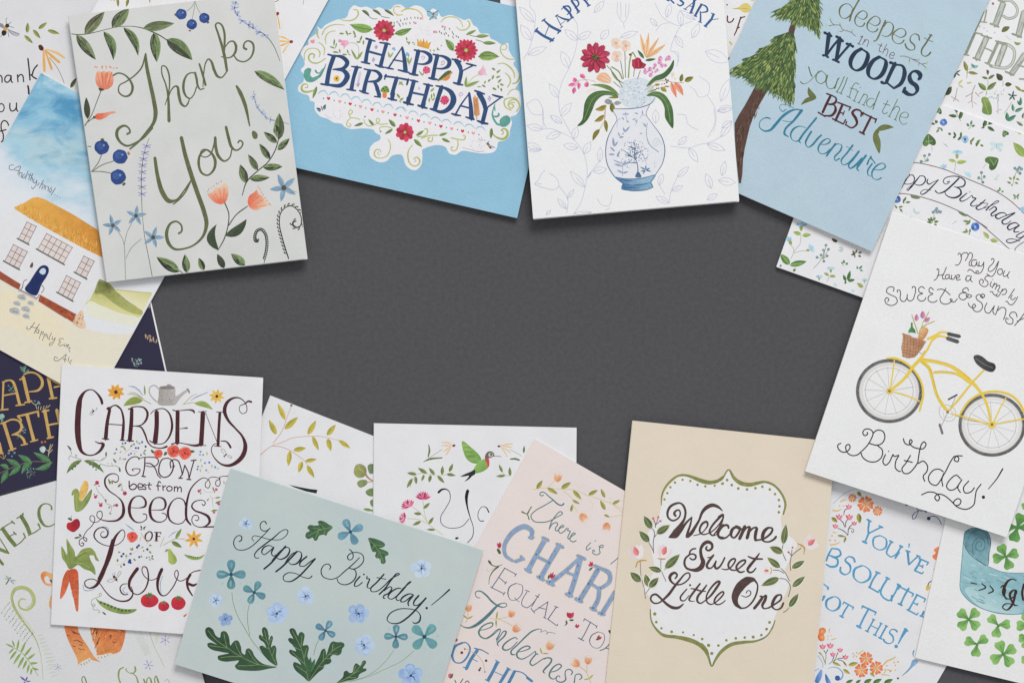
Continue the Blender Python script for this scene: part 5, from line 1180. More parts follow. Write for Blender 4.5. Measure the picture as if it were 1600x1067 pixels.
# ======================= floral banner birthday card
card('white birthday card with blue wildflowers and a curved script banner', [(1322, 111), (1707, 248), (1598, 554), (1213, 417)], 1.0, (0, 0, 0.2), WH, fold='top')
V(1400, 150, 5.335)
part('banner'); F('-60,530 110,554 200,562 300,584 400,612 500,652 600,694 720,744 840,800 960,880 1067,980 1180,1100 1300,1250 1100,1330 1000,1240 900,1160 700,1060 600,1000 480,940 360,890 200,840 100,820 0,812 -100,810', 'e4e4e7', False)
S('-60,530 110,554 200,562 300,584 400,612 500,652 600,694 720,744 840,800 960,880 1067,980|-100,808 0,812 100,820 200,840 360,890 480,940 600,1000 700,1060 760,1100', 7, '7f6a6a')
V(1380, 330, 5.927); S('770,30 860,90 940,150 1020,220 1100,290 1160,344 1200,366 1222,364|1216,376 1222,350 1250,320 1304,284', 7, '6f5a5c')
part('lettering', 'Happy Birthday'); I = '2c2f48'; V(1400, 260, 6.4)
S('0,165 40,160 110,180 170,165 185,120 165,88 135,95 90,150 40,225 0,235', [7, 8, 8, 9, 12, 10, 8, 15, 14, 8], I)
S('135,78 130,100', 8, I); S('240,95 205,140 150,210 115,242 108,230 140,205 160,185', [8, 15, 15, 10, 7, 6, 6], I); S('205,140 245,97 285,105 295,140 260,185 210,188 185,175', [6, 8, 11, 14, 12, 9, 7], I)
S('320,128 310,160 330,180 370,160 425,135', [9, 14, 12, 7, 6], I); S('425,135 350,215 290,270 255,282 245,265 280,235 350,240', [10, 15, 13, 10, 8, 7, 6], I)
S('510,160 535,150 530,165 500,180 472,155 490,120 560,100 640,110 690,150 680,195 620,210 580,205', [10, 8, 7, 8, 9, 9, 10, 12, 14, 16, 10, 7], I)
S('630,120 560,190 480,255 420,270 392,245', [16, 17, 16, 9, 14], I); S('600,210 640,230 650,275 600,312 540,310 495,280 490,250', [8, 14, 20, 18, 12, 9, 8], I)
S('710,268 660,310 638,330 650,350 700,335 760,290', [9, 15, 15, 12, 8, 6], I); D('738,258', 6, I)
S('760,290 770,315 800,320 760,360 745,385 770,400 810,385', [8, 12, 12, 14, 13, 9, 6], I)
S('895,335 850,375 800,415 815,432 860,425 920,380', [9, 15, 14, 12, 8, 6], I); S('840,365 920,372', 6, I)
S('880,420 960,390 1030,350 1010,345 960,380 900,440', [6, 7, 8, 8, 9, 14], I); S('930,440 990,405 1005,430 950,480 960,498 1000,480', [8, 12, 16, 14, 10, 6], I)
S('1110,490 1080,465 1020,475 995,505 1020,525 1070,505 1190,465 1120,510 1060,550 1070,575 1110,575 1150,545', [8, 10, 14, 16, 12, 8, 10, 14, 15, 13, 9, 7], I)
S('1230,590 1200,565 1140,580 1115,610 1130,635 1180,615 1235,590 1185,630 1180,655 1230,655', [8, 10, 15, 16, 12, 8, 10, 15, 12, 8], I)
S('1280,650 1225,680 1200,700 1240,715 1280,690|1280,700 1200,750 1130,765 1102,745 1130,728 1190,730 1240,750', [8, 11, 10, 9, 8, 7, 6], I)
V(1400, 150, 5.335)
Gd1, Gd2 = '557a36', '3f6030'
def heartleaf(x, y, r, a):
    part('ivy_leaf'); ca, sa = math.cos(math.radians(a)), math.sin(math.radians(a))
    P = [(0, -1), (.55, -.55), (.95, .1), (.85, .62), (.45, .72), (0, .45), (-.45, .72), (-.85, .62), (-.95, .1), (-.55, -.55)]
    F(' '.join('%f,%f' % (x+r*(p*ca-q*sa), y+r*(p*sa+q*ca)) for p, q in P), '5f8a3c', c2='3f6a30', ang=a)
    S('%f,%f %f,%f|%f,%f %f,%f|%f,%f %f,%f' % (x-r*.4*sa*-1, y+r*.45*ca, x+r*.8*sa, y-r*.8*ca, x-r*.1*-sa, y+r*.1*ca, x+r*.5*ca, y+r*.5*sa, x-r*.1*-sa, y+r*.1*ca, x-r*.5*ca, y-r*.5*sa), 3, 'a9c088')
heartleaf(276, 376, 58, -6); S('296,420 304,460', 2.5, 'b5a9a0'); heartleaf(800, 556, 62, 60); S('752,570 726,600', 2.5, 'b5a9a0'); heartleaf(910, 316, 30, -30); heartleaf(356, 128, 30, 20)
def sprigs(name, s, w, a=Gd1, b=Gd2):
    part(name); Lf(s, w, a, b)
sprigs('leaf_sprig', '510,142 490,74 30|508,172 436,162 28|530,196 556,110 32', 30); S('500,140 520,176 538,210', 4, '6f7f4a')
sprigs('leaf_sprig', '726,262 762,184 32|766,240 838,194 30|762,258 824,296 28|740,262 708,270 14', 30); S('712,268 760,240', 4, '6f7f4a')
sprigs('leaf_sprig', '610,256 588,228 22|622,244 634,204 20|630,256 660,246 22', 20, '6f9a6a', '4f7f56'); S('606,280 630,244', 3, '6f7f4a')
sprigs('leaf_sprig', '326,238 290,228 18|336,234 330,198 18|346,226 340,204 14', 18); sprigs('leaf_sprig', '388,296 372,264 16|360,280 334,306 18|376,270 340,270 14', 16, '7f9a46', '5f7f38')
sprigs('leaf_sprig', '460,322 432,312 20|476,356 500,330 20|500,340 480,298 18|520,370 550,330 20|540,340 544,300 18|510,366 536,360 14', 18)
sprigs('leaf_sprig', '620,390 656,344 18|630,410 618,370 16|664,420 700,370 20|670,390 706,366 18|730,420 700,408 18|676,424 664,390 14', 18, '6b8a3c', '557a36')
def forget(x, y, r, c1='4f78c4', c2='6a92d4'): part('flower'); Fl(x, y, r, 5, c1, c2, w=.9, rot=18, cc='dfe6ee', cr=.22); D('%d,%d' % (x, y), r*.1, '3f4a6a')
forget(396, 220, 30); forget(576, 362, 30, '9fc3dd', '86b0d4'); D('576,362', 10, '2f4f96')
def cornf(x, y, r, st=None):
    part('cornflower')
    for i in range(14): a = math.radians(-160+i*11); Lf('%f,%f %f,%f 12' % (x, y, x+r*math.cos(a), y+r*.62*math.sin(a)), 12, random.choice(['9fcbe2', '7fb5d6', 'b4d8ea']))
    F('%f,%f %f,%f %f,%f %f,%f' % (x-r*.25, y+r*.1, x+r*.2, y+r*.1, x+r*.1, y+r*.7, x-r*.12, y+r*.7), '9aa83a')
cornf(510, 484, 54); Lf('496,548 434,532 30|504,556 592,546 34', 32, '9fb83c', 'b4c850'); S('500,540 488,630', 3, 'a0a088')
part('cornflower'); Lf('410,606 366,576 18|410,606 390,564 18|410,606 416,568 18', 18, '9fcbe2'); Lf('620,680 566,630 24|620,684 600,630 22|620,684 620,650 18', 22, 'b4d8ea')
part('cornflower'); Lf('1030,290 980,270 30|1030,286 1020,254 26|1040,290 1060,260 26|1030,290 990,300 20', 24, '8fc3e0'); F('1012,296 1040,290 1046,316 1024,322', 'c3b83a')
def berries(x, y, ps, cb='5b7fb4'):
    part('berry_sprig')
    for a, b in ps: D('%d,%d' % (x+a, y+b), 13, '6f9a80'); D('%d,%d' % (x+a, y+b), 9, cb); D('%d,%d' % (x+a-2, y+b-2), 3, 'c3d4e6')
    S('|'.join('%d,%d %d,%d' % (x, y+20, x+a, y+b) for a, b in ps), 2.5, '8fa06a')
berries(244, 530, [(34, -40), (-6, -30), (18, 6), (-34, 18)]); berries(712, 680, [(0, -40), (-22, 4), (24, -6), (12, 40)])
berries(340, 960, [(0, -20), (-30, 10), (16, 4), (-10, -6), (30, 8)], '6a80c8'); berries(1010, 620, [(-20, -16), (18, -22), (24, 26), (4, -6), (36, -10)], '6a80c8')
part('butterfly'); F('836,400 790,384 782,410 812,420 786,440 790,464 830,430', 'c9dcdf'); F('836,400 890,396 892,420 860,424 886,446 872,470 840,436', 'c0d8dc'); S('836,400 838,440', 5, '9ab4b8')
part('leaf'); Lf('1080,510 976,388 70', 70, '7f9f38', '9fb84a')
sprigs('leaf_sprig', '960,730 924,716 18|966,700 940,676 18|980,700 990,664 18|1000,690 1030,700 18|990,720 1020,736 18|970,740 960,750 14', 18, '8a9a44', '7a8f3c'); S('970,750 1000,640', 3, 'a09f80')
sprigs('leaf_sprig', '866,794 840,788 18|870,790 862,760 16|876,800 900,794 18', 18, '6f9a56', '5a8a50'); sprigs('leaf_sprig', '1000,846 976,820 18|1004,850 1028,814 18|1010,856 1024,852 14|1000,850 980,858 14', 18, '6f9a56', '5a8a50')
part('leaf'); F('120,830 160,832 204,852 180,860 130,850', '6f8a56'); F('516,960 560,972 590,1004 560,1000 524,976', '6f8a56')
part('cornflower'); Lf('1067,960 1030,930 30|1067,950 1054,920 20', 24, '8fc3e0')
part('flower'); Lf('830,690 866,650 14|850,700 814,690 14', 14, 'c9dcd4')
part('flower'); Lf('420,420 390,390 7|430,430 412,400 7', 8, 'b4b0bc')
forget(10, 864, 30, '3f68b4', '5a84cc'); sprigs('leaf_sprig', '66,880 86,840 18|80,890 124,884 18|66,900 60,860 14|10,940 -10,910 16|20,930 60,920 16|30,940 56,970 16', 16, '6f8f38', '5a7a34')
part('leaf'); F('148,930 170,970 204,976 170,986 144,966', 'c0d4cc'); Lf('140,1046 116,1008 22', 22, '4f7236', '3c5a2c')
sprigs('leaf_sprig', '290,1046 262,1020 18|300,1040 290,1006 18|310,1040 330,1010 18|320,1056 356,1046 18|290,1056 256,1050 16', 16, '7f9a46', '5f7f38'); S('300,1060 320,990', 3, '9a9a78')
V(1380, 330, 5.927)
sprigs('leaf_sprig', '450,110 406,96 18|456,100 440,60 18|470,100 510,90 18|470,120 500,136 18|452,126 440,140 14|440,84 420,70 16', 18, '6b8a3c', '557a36')
forget(852, 146, 40, '3f68b4', '5a84cc'); sprigs('leaf_sprig', '796,100 736,90 22|790,120 806,76 20|800,110 760,124 18|790,190 730,196 22|800,200 806,160 20|780,180 760,166 16|800,200 796,220 14', 20, '6b8a3c', '7f9a46')
sprigs('leaf_sprig', '980,254 924,190 38|990,264 1066,280 40', 40, '9fae3c', 'b4c24c'); part('leaf'); Lf('276,94 250,56 24', 24, '4f7236', '3c5a2c'); Lf('640,196 606,196 16', 16, '7f9a46'); S('640,120 680,90', 6, 'b9b6bc')
part('flower'); D('1060,322 14|850,254 14|880,262 12', 12, 'c0d4e0'); D('300,10 12|326,14 10', 10, 'b9d0cc')
V(1200, 280, 5.615)
cornf(292, 410, 60); Lf('290,486 220,464 36|300,494 380,486 38', 36, '8fae3a', 'a9c44c'); part('stem'); S('290,490 280,570 240,620 200,700|200,580 224,610 226,650|350,630 290,630 230,650', 4, 'a9ae90')
part('cornflower'); Lf('190,540 156,530 22|190,540 170,500 24|196,540 200,506 22', 20, '8fc3e0'); F('180,546 200,536 212,560 206,576 188,572', '9aa83a')
part('cornflower'); Lf('366,620 414,640 16|366,620 416,616 16|362,614 408,590 16|360,610 390,570 16|360,604 366,566 16', 16, 'a5cfe6'); D('350,624', 16, 'a9a83a', .7)
sprigs('leaf_sprig', '190,750 106,656 60|190,756 340,722 52', 50, '6f9f3c', '4f8a34'); S('190,750 130,680|196,752 300,736', 4, 'b9d080')
berries(486, 680, [(22, -100), (0, -56), (44, -64), (-20, -14), (32, -6), (-56, 6), (4, 40)], '6a86c4'); S('400,782 440,740 480,680 506,600', 4, '8a8f78')
sprigs('leaf_sprig', '660,740 640,730 20|668,740 666,706 20|680,748 704,736 22|664,760 656,750 10', 20, '5f9a6a', '4a8458'); sprigs('leaf_sprig', '790,790 778,762 18|800,790 828,758 20|806,800 834,802 18', 18, '5f9a6a', '4a8458')
sprigs('leaf_sprig', '684,894 660,838 28|700,890 722,802 32|700,894 764,882 28|676,920 684,890 20', 28, '4f8a3c', '3f6f34')
cornf(552, 790, 40); Lf('536,844 490,822 24|540,850 598,854 26', 24, 'a9b43a', '9aa83a'); cornf(450, 862, 34); S('540,850 516,900', 3, 'a9ae90')
sprigs('leaf_sprig', '764,660 726,662 20|766,664 740,626 20|770,650 780,616 18|790,650 826,640 20|790,670 820,682 18|764,690 760,660 12', 18, '6b6f3a', '565f34')
part('leaf'); F('560,520 610,540 600,556 570,546', '3c4a24'); F('620,600 650,590 664,620 640,640 610,620 640,620', 'b9c8c4')
cornf(846, 890, 26); Lf('836,950 780,910 34', 34, 'a9b43a', '9aa83a'); part('leaf'); Lf('106,770 116,748 18|220,810 244,784 24', 22, '5a8a40'); part('flower'); D('586,924 12|600,934 10|740,976 12|752,982 10', 10, 'b9d8dc'); F('940,456 970,400 1010,402 980,440', '4f7a3a')
part('flower'); D('1030,290 12|1040,270 9|1024,304 8', 10, '8fb9d0'); F('904,510 930,500 950,520 930,534', 'c9d8d4')
NS = True; SM = 1.1
# ======================= 'absolutely' card
card("white card reading you've absolutely got this in blue capitals with painted flowers", [(1341, 648), (1614, 805), (1410, 1160), (1137, 1003)], 0, (0, 0, 0), WH)
V(1270, 750, 5.335); BL = '4f9cc6'
part('lettering', "YOU'VE")
def capb(st, w=1.0): capn(st, BL)
capb('16/14/16;470,340 462,420 466,440|12/12;570,390 470,440|16/14/14;466,440 450,480 434,516|14/14;452,326 486,344|14/14;552,380 584,394|18/18;416,508 448,522')
S('560,460 510,480 508,550 556,580 606,560 610,490 560,460', (8, 16), BL, nib=112)
capb('14/14/12/10;654,514 620,580 616,610 650,640|10/12/14;650,640 690,620 740,550|16/14;720,600 686,650|14/14;640,504 668,518|14/14;724,544 750,556')
capb('12/8;804,530 800,560|18/18/16;790,590 796,650 800,700|12/12;800,704 846,660 880,630|12/12;776,586 812,596|12/12;866,624 896,640')
capb('18/16/18;900,660 876,710 850,750|12/12;884,650 966,686|10/10;964,686 950,706|12/12;880,706 916,718|10;920,706 912,730|12/12;850,752 910,778|10/10;910,778 922,764')
part('lettering', 'ABSOLUTELY')
capb('12/14/14;160,566 130,620 112,670|12/14/16/12;166,568 220,580 232,620 190,640 136,624|12/16/18/12;160,636 206,660 200,710 150,720 112,700')
S('350,680 340,650 300,636 270,666 310,710 310,760 270,786 230,760 232,724', (8, 18), BL, nib=60)
S('410,710 350,740 344,810 400,852 470,820 478,760 440,720 410,710', (8, 20), BL, nib=112)
capb('16/14/16;540,770 500,830 474,890|14/14;524,762 560,776|14/12;466,888 546,934|12/10;546,934 556,910')
capb('16/16/14/12;624,816 574,900 566,940 590,980|12/12/14;590,980 640,1000 690,930|14/14;690,930 716,870|18/16;660,960 656,1004|14/14;610,808 640,824|14/14;704,864 732,880')
capb('16/14/16;800,900 760,970 730,1036|12/12;720,884 840,946|12/10;722,884 714,910|12/10;840,946 826,968|14/14;712,1026 744,1042')
V(1270, 900, 6.39)
capb('18/16/18;1040,186 1000,260 956,340|14/14;1034,180 1126,226|12/12;1126,226 1110,256|12/12;1000,260 1040,280|10/10;1050,268 1040,290|14/14;940,330 1040,384|12/10;1040,384 1054,362')
capb('18/20;1108,350 1086,400|16/16;1070,392 1110,406')
part('lettering', 'GOT THIS!')
capb('10/14;110,76 150,110|16/24;150,130 152,110|16/20;104,200 120,200|14/20;96,240 112,206')
S('200,204 140,240 140,310 200,344 260,310 270,240 236,206 200,204', (9, 24), BL, nib=112)
capb('14/16/16;360,280 320,340 290,400|14/14;310,256 406,310|12/10;310,256 300,278|12/10;408,306 396,332|16/18;270,392 304,410')
capb('18/18/20;560,320 510,410 466,504|16/16;494,296 634,360|14/12;500,292 488,318|12/12;634,356 618,384|22/20;440,492 480,514')
capb('14/14;606,434 576,490 544,546|14/14;684,470 650,530 620,584|10/10;580,490 650,524|12/12;596,424 620,436|12/12;670,462 694,474|14/14;526,540 556,554|14/14;606,580 634,592')
capb('16/16;736,494 700,560 672,614|12/12;722,488 748,502|16/16;656,608 690,624')
S('842,552 826,534 786,530 766,560 800,600 800,650 760,670 716,650 706,628', (8, 18), BL, nib=60)
capb('34/22/10;930,530 890,600 852,674|16/16;916,520 948,546'); D('832,698', 19, BL)
def rose(x, y, r, c1='e8743a', c2='f08c50', cc='e8a23c'):
    part('flower'); X, Y = T_((x, y)); R = r/VS; ph = random.uniform(0, 1.2); n = 5
    for i in range(n):
        a = ph+i*2*math.pi/n; ca, sa = math.cos(a), math.sin(a)
        P = [(.08, 0), (.4, -.22), (.75, -.46), (1.0, -.36), (.9, 0), (1.02, .34), (.75, .46), (.4, .22)]
        fillpx([(q[0], q[1]) for q in spline([(X+R*(p*ca-q*sa), Y+R*(p*sa+q*ca)) for p, q in P], True)], ink(random.choice(['f2a060', 'ee9254'])), ink(c1), math.degrees(a))
        union(capsules([(X+R*.2*ca, Y+R*.2*sa), (X+R*.7*ca, Y+R*.7*sa)], .6), 'f5bd84')
    D('%f,%f' % (x, y), r*.14, cc)
rose(532, 820, 66); rose(484, 938, 68); rose(634, 912, 66); 
part('flower'); F('90,510 120,516 132,550 110,580 120,610 110,640 70,644 50,610 60,560 64,524', 'e8743a', c2='f0924c'); D('92,550 14|90,606 14', 12, 'f3ac6c')
def tul(x, y, r, a=0):
    part('flower'); F('%f,%f %f,%f %f,%f %f,%f %f,%f %f,%f %f,%f' % (x-r, y-r*.6, x-r*.3, y-r*.3, x, y-r, x+r*.3, y-r*.3, x+r, y-r*.5, x+r*.6, y+r*.7, x-r*.4, y+r*.8), 'd8365c', c2='ee8a9c', ang=60)
    D('%f,%f' % (x, y), r*.3, 'f4b8bc')
part('stem'); S('110,740 130,770 124,880|150,730 130,770|210,800 190,850 160,876|250,760 230,810 200,860|300,814 240,824 200,864', [8, 5, 4], '4a4a40'); S('60,760 100,800 120,860', 8, 'a3a040')
tul(98, 700, 32); tul(174, 690, 34); tul(200, 778, 28); tul(272, 734, 28); tul(326, 804, 30)
part('leaf'); Lf('200,860 280,892 30|356,886 454,862 40|56,756 90,776 16|302,926 372,974 34|300,846 342,900 20|570,960 620,1002 26', 30, 'c7ac3c', '8f8a34')
S('250,830 300,846 330,880', 6, '4a5a34'); S('704,884 740,846 790,824 830,800', [10, 12, 12, 6], 'd9b348'); S('456,776 480,754 506,736|166,524 164,560|190,630 238,618|686,980 730,982 770,990', [10, 8, 5], 'dcb550')
part('dots'); D('402,770 9|440,760 9|436,800 9|152,596 7|184,592 7|150,630 7|740,890 9|720,930 9|780,940 10|824,934 9|850,852 11|812,858 9|826,886 8|760,930 7|772,950 8', 8, 'f0b04c'); S('400,810 420,780|710,970 740,930 780,946', 4, 'b9a878')
part('ribbon'); S('150,920 200,904 260,920 300,970 284,1020 250,1036', [4, 7, 9, 12, 16, 12], '7aa3cf'); D('246,1014', 26, '2f5a9a'); F('40,1000 60,960 90,930 94,980 74,1040 50,1067 20,1050', '3f6fb4', c2='7aa3d8'); F('126,970 150,1000 180,1067 150,1080 128,1040', '3f6fb4', c2='7aa3d8'); S('50,790 80,830 100,880 100,910|10,950 40,930 60,920|20,1040 40,990 80,930', 6, '8fb0d4')
part('leaf_row'); Lf('330,1067 404,1030 34|430,1067 480,1030 30|510,1067 590,1024 44|600,1067 690,1022 44|710,1067 800,1026 46', 36, '5f9a40', '3f7a34')
part('scroll'); F('1000,830 1054,846 1030,880 990,910 950,950 884,996 930,950 970,900', '4f86b8', c2='8fb6d6'); S('1010,740 1000,770 1006,800', [12, 10, 4], '4f86b8'); D('850,1016', 11, '3a4a5c')
V(1270, 750, 5.335)
rose(440, 200, 66); rose(330, 148, 34); rose(540, 256, 40)
part('flower'); F('1008,580 1056,552 1052,600 1060,610 1030,664 1010,656 996,630 1024,606', 'ee6e3c', c2='f08c50'); D('1010,740', 5, 'c04a6a')
tul(300, 220, 26); tul(220, 304, 28); tul(304, 306, 30); tul(346, 358, 22); tul(188, 382, 24)
part('stem'); S('222,324 250,350 268,390|290,326 276,350 272,390|208,398 260,424 290,456|330,366 300,400 292,460|258,290 266,250 290,236', [5, 7, 5], '57484c'); S('300,400 330,404 344,420 330,436 320,420', 4, '57484c')
part('leaf'); Lf('372,96 404,136 30|380,276 392,360 42|156,310 206,350 34|204,460 276,470 18|276,470 258,522 20', 30, 'a39a34', '7d7f2c'); S('230,180 260,164 284,162|166,252 210,254 244,238|146,538 190,532 226,514|170,434 200,438', [10, 9, 4], 'd9b348'); D('224,214 7|256,214 7|160,462 9|142,500 9|186,502 9', 8, 'f0b04c')
part('scroll'); S('170,190 240,130 300,90 390,66', [5, 6, 6, 3], 'a9b9d4'); S('860,220 880,250 930,254 954,258|880,256 850,320 830,320 840,280 880,254|960,320 990,300 1030,306 1060,340 1072,370', [5, 6, 6, 5], '33507c'); D('784,200 14|944,256 12|966,318 16', 14, '2a4674')
part('leaf'); F('956,868 976,880 968,910 950,920 942,900', 'd9b334'); S('986,840 966,856 960,876', 6, '3a3a30')
NS = False; SM = 1.0
# ======================= shamrock card
card('white card with green shamrocks and a teal scroll ribbon in the bottom right corner', [(1518, 627), (1824, 701), (1736, 1101), (1430, 1027)], 1.0, (0, 0, 0.2), WC, fold='top', bow=0.4)
V(1430, 790, 3.852)
part('ribbon')
F('296,160 330,136 380,132 430,150 454,200 444,270 430,356 400,340 350,320 310,280 296,220', '5f8c98', c2='7aa5ae', ang=60)
F('294,170 292,240 340,290 390,336 436,360 500,390 580,404 660,402 740,400 740,640 660,650 560,654 470,640 390,610 310,560 272,510 268,480 274,400 282,300 286,220', '9cc4ca', c2='7fb2bd', ang=80)
F('300,500 400,480 500,500 600,560 655,600 640,640 500,640 380,600', '8fbcc4', c2='b4d3d6', ang=120)
for i in range(60):
    x = random.uniform(285, 650); y = random.uniform(330, 640)
    if pip(T_((x, y)), [T_(p) for p in pts('294,250 340,300 436,366 580,410 660,408 660,640 560,645 390,600 280,500')]): S('%f,%f %f,%f' % (x, y, x+random.uniform(20, 50), y+random.uniform(4, 22)), 5, random.choice(['86b4bd', 'a8cbd0', '79a9b4', 'b6d4d7']))
S('296,170 294,230 330,290 390,336 434,358 444,290 454,210 430,152 380,134 330,138 300,164', [4, 5, 5, 3], '40697a')
S('350,300 344,240 360,206 392,190 416,210 418,250 400,270 370,262 366,230 386,214 400,230 392,246|320,200 340,160 390,146 430,176 440,230', 4, '4a7482')
S('268,480 274,400 284,290 290,220|268,480 280,520 330,576 400,616 500,646 600,652 660,648|436,362 520,396 600,404 660,402', [3, 4, 4, 3], '5f8f9a')
part('arrow_marks'); S('334,462 370,470|400,466 424,490 384,508|450,480 470,510 440,526', [7, 10, 7], '3a2a22')
part('lettering', 'Gl'); I = '3f2a26'; S('516,490 530,478 540,500 536,540 560,560 600,540 610,510 594,506 570,530 580,570 600,600|608,450 590,440 560,450 536,490 530,530 550,560', (6, 17), I, nib=105); S('604,510 596,560 580,600 550,626 526,610 540,590 580,590 616,600', (6, 15), I, nib=105); S('655,470 644,520 650,566', 13, I)
def leafheart(x, y, r, a, c1='5fa838', c2='8cc858'):
    ca, sa = math.cos(math.radians(a)), math.sin(math.radians(a))
    P = [(0, 0), (.35, -.2), (.75, -.42), (1.02, -.28), (1.0, 0), (1.02, .28), (.75, .42), (.35, .2)]
    F(' '.join('%f,%f' % (x+r*(p*ca-q*sa), y+r*(p*sa+q*ca)) for p, q in P), c1, c2=c2, ang=a+random.uniform(-60, 60))
    S('%f,%f %f,%f' % (x, y, x+r*.7*ca, y+r*.7*sa), 3, '4a8a34')
def clover(x, y, r, angs, d='5fa838', l='8cc858'):
    part('shamrock')
    for a in angs: leafheart(x, y, r, a, d, l)
    S('%f,%f %f,%f' % (x-r*.1, y-r*.1, x+r*.1, y+r*.12), 8, '478a34')
clover(545, 306, 76, (-115, -20, 70, 170), '4d9838', '7abc4c'); clover(322, 682, 76, (-140, -45, 42, 135)); clover(498, 716, 72, (-135, -5, 100)); clover(370, 832, 72, (-160, -35, 95)); clover(530, 892, 80, (-110, -30, 52, 150))
clover(690, 720, 78, (180, 250)); clover(690, 800, 66, (185, 120)); clover(700, 925, 60, (180,)); clover(614, 130, 84, (-70, 105, 0, -175), '3f8a2c', '5fa83c'); clover(690, -10, 50, (160, 100), '4d9838', '7abc4c')
# ======================= bicycle card
card('white cold pressed birthday card with a yellow bicycle and a tulip basket', [(1394, 332), (1708, 432), (1573, 839), (1258, 736)], 4.2, (0.2, 0.2, .7), WC, fold='top', bow=0.9)
V(1380, 330, 5.927); I = '55454a'
part('lettering', 'May You')
S('692,404 704,388 720,404 724,440 710,480 690,500 668,498|716,420 740,390 776,386 786,410 760,460|784,410 806,384 826,400 820,440 796,480 800,506 822,500', 7.5, I)
S('866,454 836,450 816,480 826,508 850,510 868,480 870,456 872,490 890,508|890,508 880,490 900,470|930,480 924,520 906,556 876,578 862,566 880,552|782,560 794,542 820,546 850,570 880,578', 7.5, I) if 0 else S('866,456 836,450 816,480 826,508 850,508 868,470 868,500 888,510|890,470 886,500 906,512 928,484 932,470|932,480 926,530 900,572 870,578 858,562 876,552 884,568|782,556 800,540 826,552 850,574 880,578', 7.5, I)
S('1000,452 1012,438 1026,448 1018,480 980,520 972,548 990,560 1024,540 1060,480 1070,464|1070,464 1050,530 1030,580 1004,606 980,596 960,580', 7.5, I)
S('1100,536 1070,540 1058,570 1080,590 1104,570 1104,546 1090,536|1126,552 1110,590 1122,606 1150,590 1170,560|1170,560 1150,600 1162,620', 7.5, I)
part('lettering', 'Have a Simply')
S('500,546 500,534 514,540 512,580 494,624 470,642|586,520 566,566 548,606 552,626 572,630|500,600 530,592 560,590', 7.5, I)
S('610,588 584,590 574,614 590,630 612,604 614,590 612,620 630,630|634,592 632,620 646,634 664,612 668,592|676,620 700,614 708,594 690,590 676,610 684,640 716,630', 7.5, I)
S('806,598 776,602 764,630 780,650 806,630 816,600 810,640 826,656|770,624 764,640', 7.5, I)
S('998,604 960,600 940,630 966,650 970,680 940,700 900,680 890,650 912,630 930,650 918,668', 7.5, I)
S('1002,652 990,690 1004,700|1030,664 1010,710|1020,690 1046,670 1052,690 1036,724|1044,700 1076,686 1080,704 1060,740 1076,748', 7.5, I); D('1014,632', 5, I)
S('1106,720 1080,770 1060,792 1044,780 1060,766|1096,744 1130,720 1144,740 1126,770 1100,772|1216,720 1176,780 1160,806|988,748 1010,744 1020,766 1050,786|1196,776 1180,806 1200,820 1226,800|1246,792 1220,840 1190,868 1164,860 1150,836 1132,836', 7.5, I)
part('lettering', 'SWEET & Sunshine')
S('94,742 100,710 66,700 34,722 32,750 70,776 118,800 130,840 100,868 60,872 24,850 16,820 34,800 54,820 40,838', 8, I)
S('134,752 128,736 150,730 162,760 156,800 170,832 200,834 220,800 224,770|224,770 222,810 244,832 276,818 290,780 300,740 296,704 276,698 268,714', 8, I)
S('384,718 360,698 330,716 334,750 366,762 330,776 318,806 346,832 380,826 396,800|466,730 440,706 424,726 430,752 460,764 424,786 416,820 440,842 476,842 500,826', 8, I)
S('500,728 540,722 580,740 620,776|582,714 550,770 526,810 536,846 576,862 620,846 640,820 620,814 630,836 660,840 686,812', 8, I)
S('790,736 780,712 750,716 734,742 770,756 720,760 700,790 720,816 750,820 780,790 790,770 770,770 772,790 800,800 820,786 800,772', 8, I)
S('924,806 900,790 920,766 940,780 930,800 890,770 860,790 870,820 910,850 920,890 890,928 850,926 826,890 840,860 856,876 840,896 800,880 786,850', 8, I)
S('960,850 940,900 950,936 980,944 1014,900 1030,876|1030,876 1016,930 1030,956|1070,880 1040,960|1060,920 1100,890 1134,906 1130,960 1114,1004', 8, I)
S('1240,980 1226,940 1186,938 1170,970 1200,1000 1196,1040 1160,1044 1136,1020 1140,990 1160,1000|1304,950 1260,1010 1216,1060|1240,1020 1304,990', 8, I)
V(1320, 470, 4.104); YL = 'e8c733'; YD = 'c9a52c'
def wheel(cx, cy, rx, ry, rot=0):
    ca, sa = math.cos(rot), math.sin(rot)
    el = lambda k: ' '.join('%f,%f' % (cx+k*(rx*math.cos(t*math.pi/10)*ca-ry*math.sin(t*math.pi/10)*sa), cy+k*(rx*math.cos(t*math.pi/10)*sa+ry*math.sin(t*math.pi/10)*ca)) for t in range(21))
    part('bicycle_wheel'); S(el(.86), 26, 'dcd9d6'); S(el(.72), 3.5, 'b5b2b0'); S(el(.955), 17, '6a6a6a'); S(el(.90), 3, '9a9a98')
    for t in range(13): a = t*2*math.pi/13+.3; S('%f,%f %f,%f' % (cx, cy, cx+.76*rx*math.cos(a), cy+.76*ry*math.sin(a)), 2.2, 'c3c1bf')
wheel(285, 578, 214, 205); wheel(944, 796, 216, 202)
for cx, cy in ((285, 578), (944, 796)):
    for t in range(70):
        a = random.uniform(0, 6.28); r = random.uniform(.93, .99); rx, ry = (214, 205) if cx < 500 else (216, 202)
        S('%f,%f %f,%f' % (cx+r*rx*math.cos(a), cy+r*ry*math.sin(a), cx+r*rx*math.cos(a+.06), cy+r*ry*math.sin(a+.06)), 4, random.choice(['4c4c4c', '7d7d7c', '5a5a5a']))
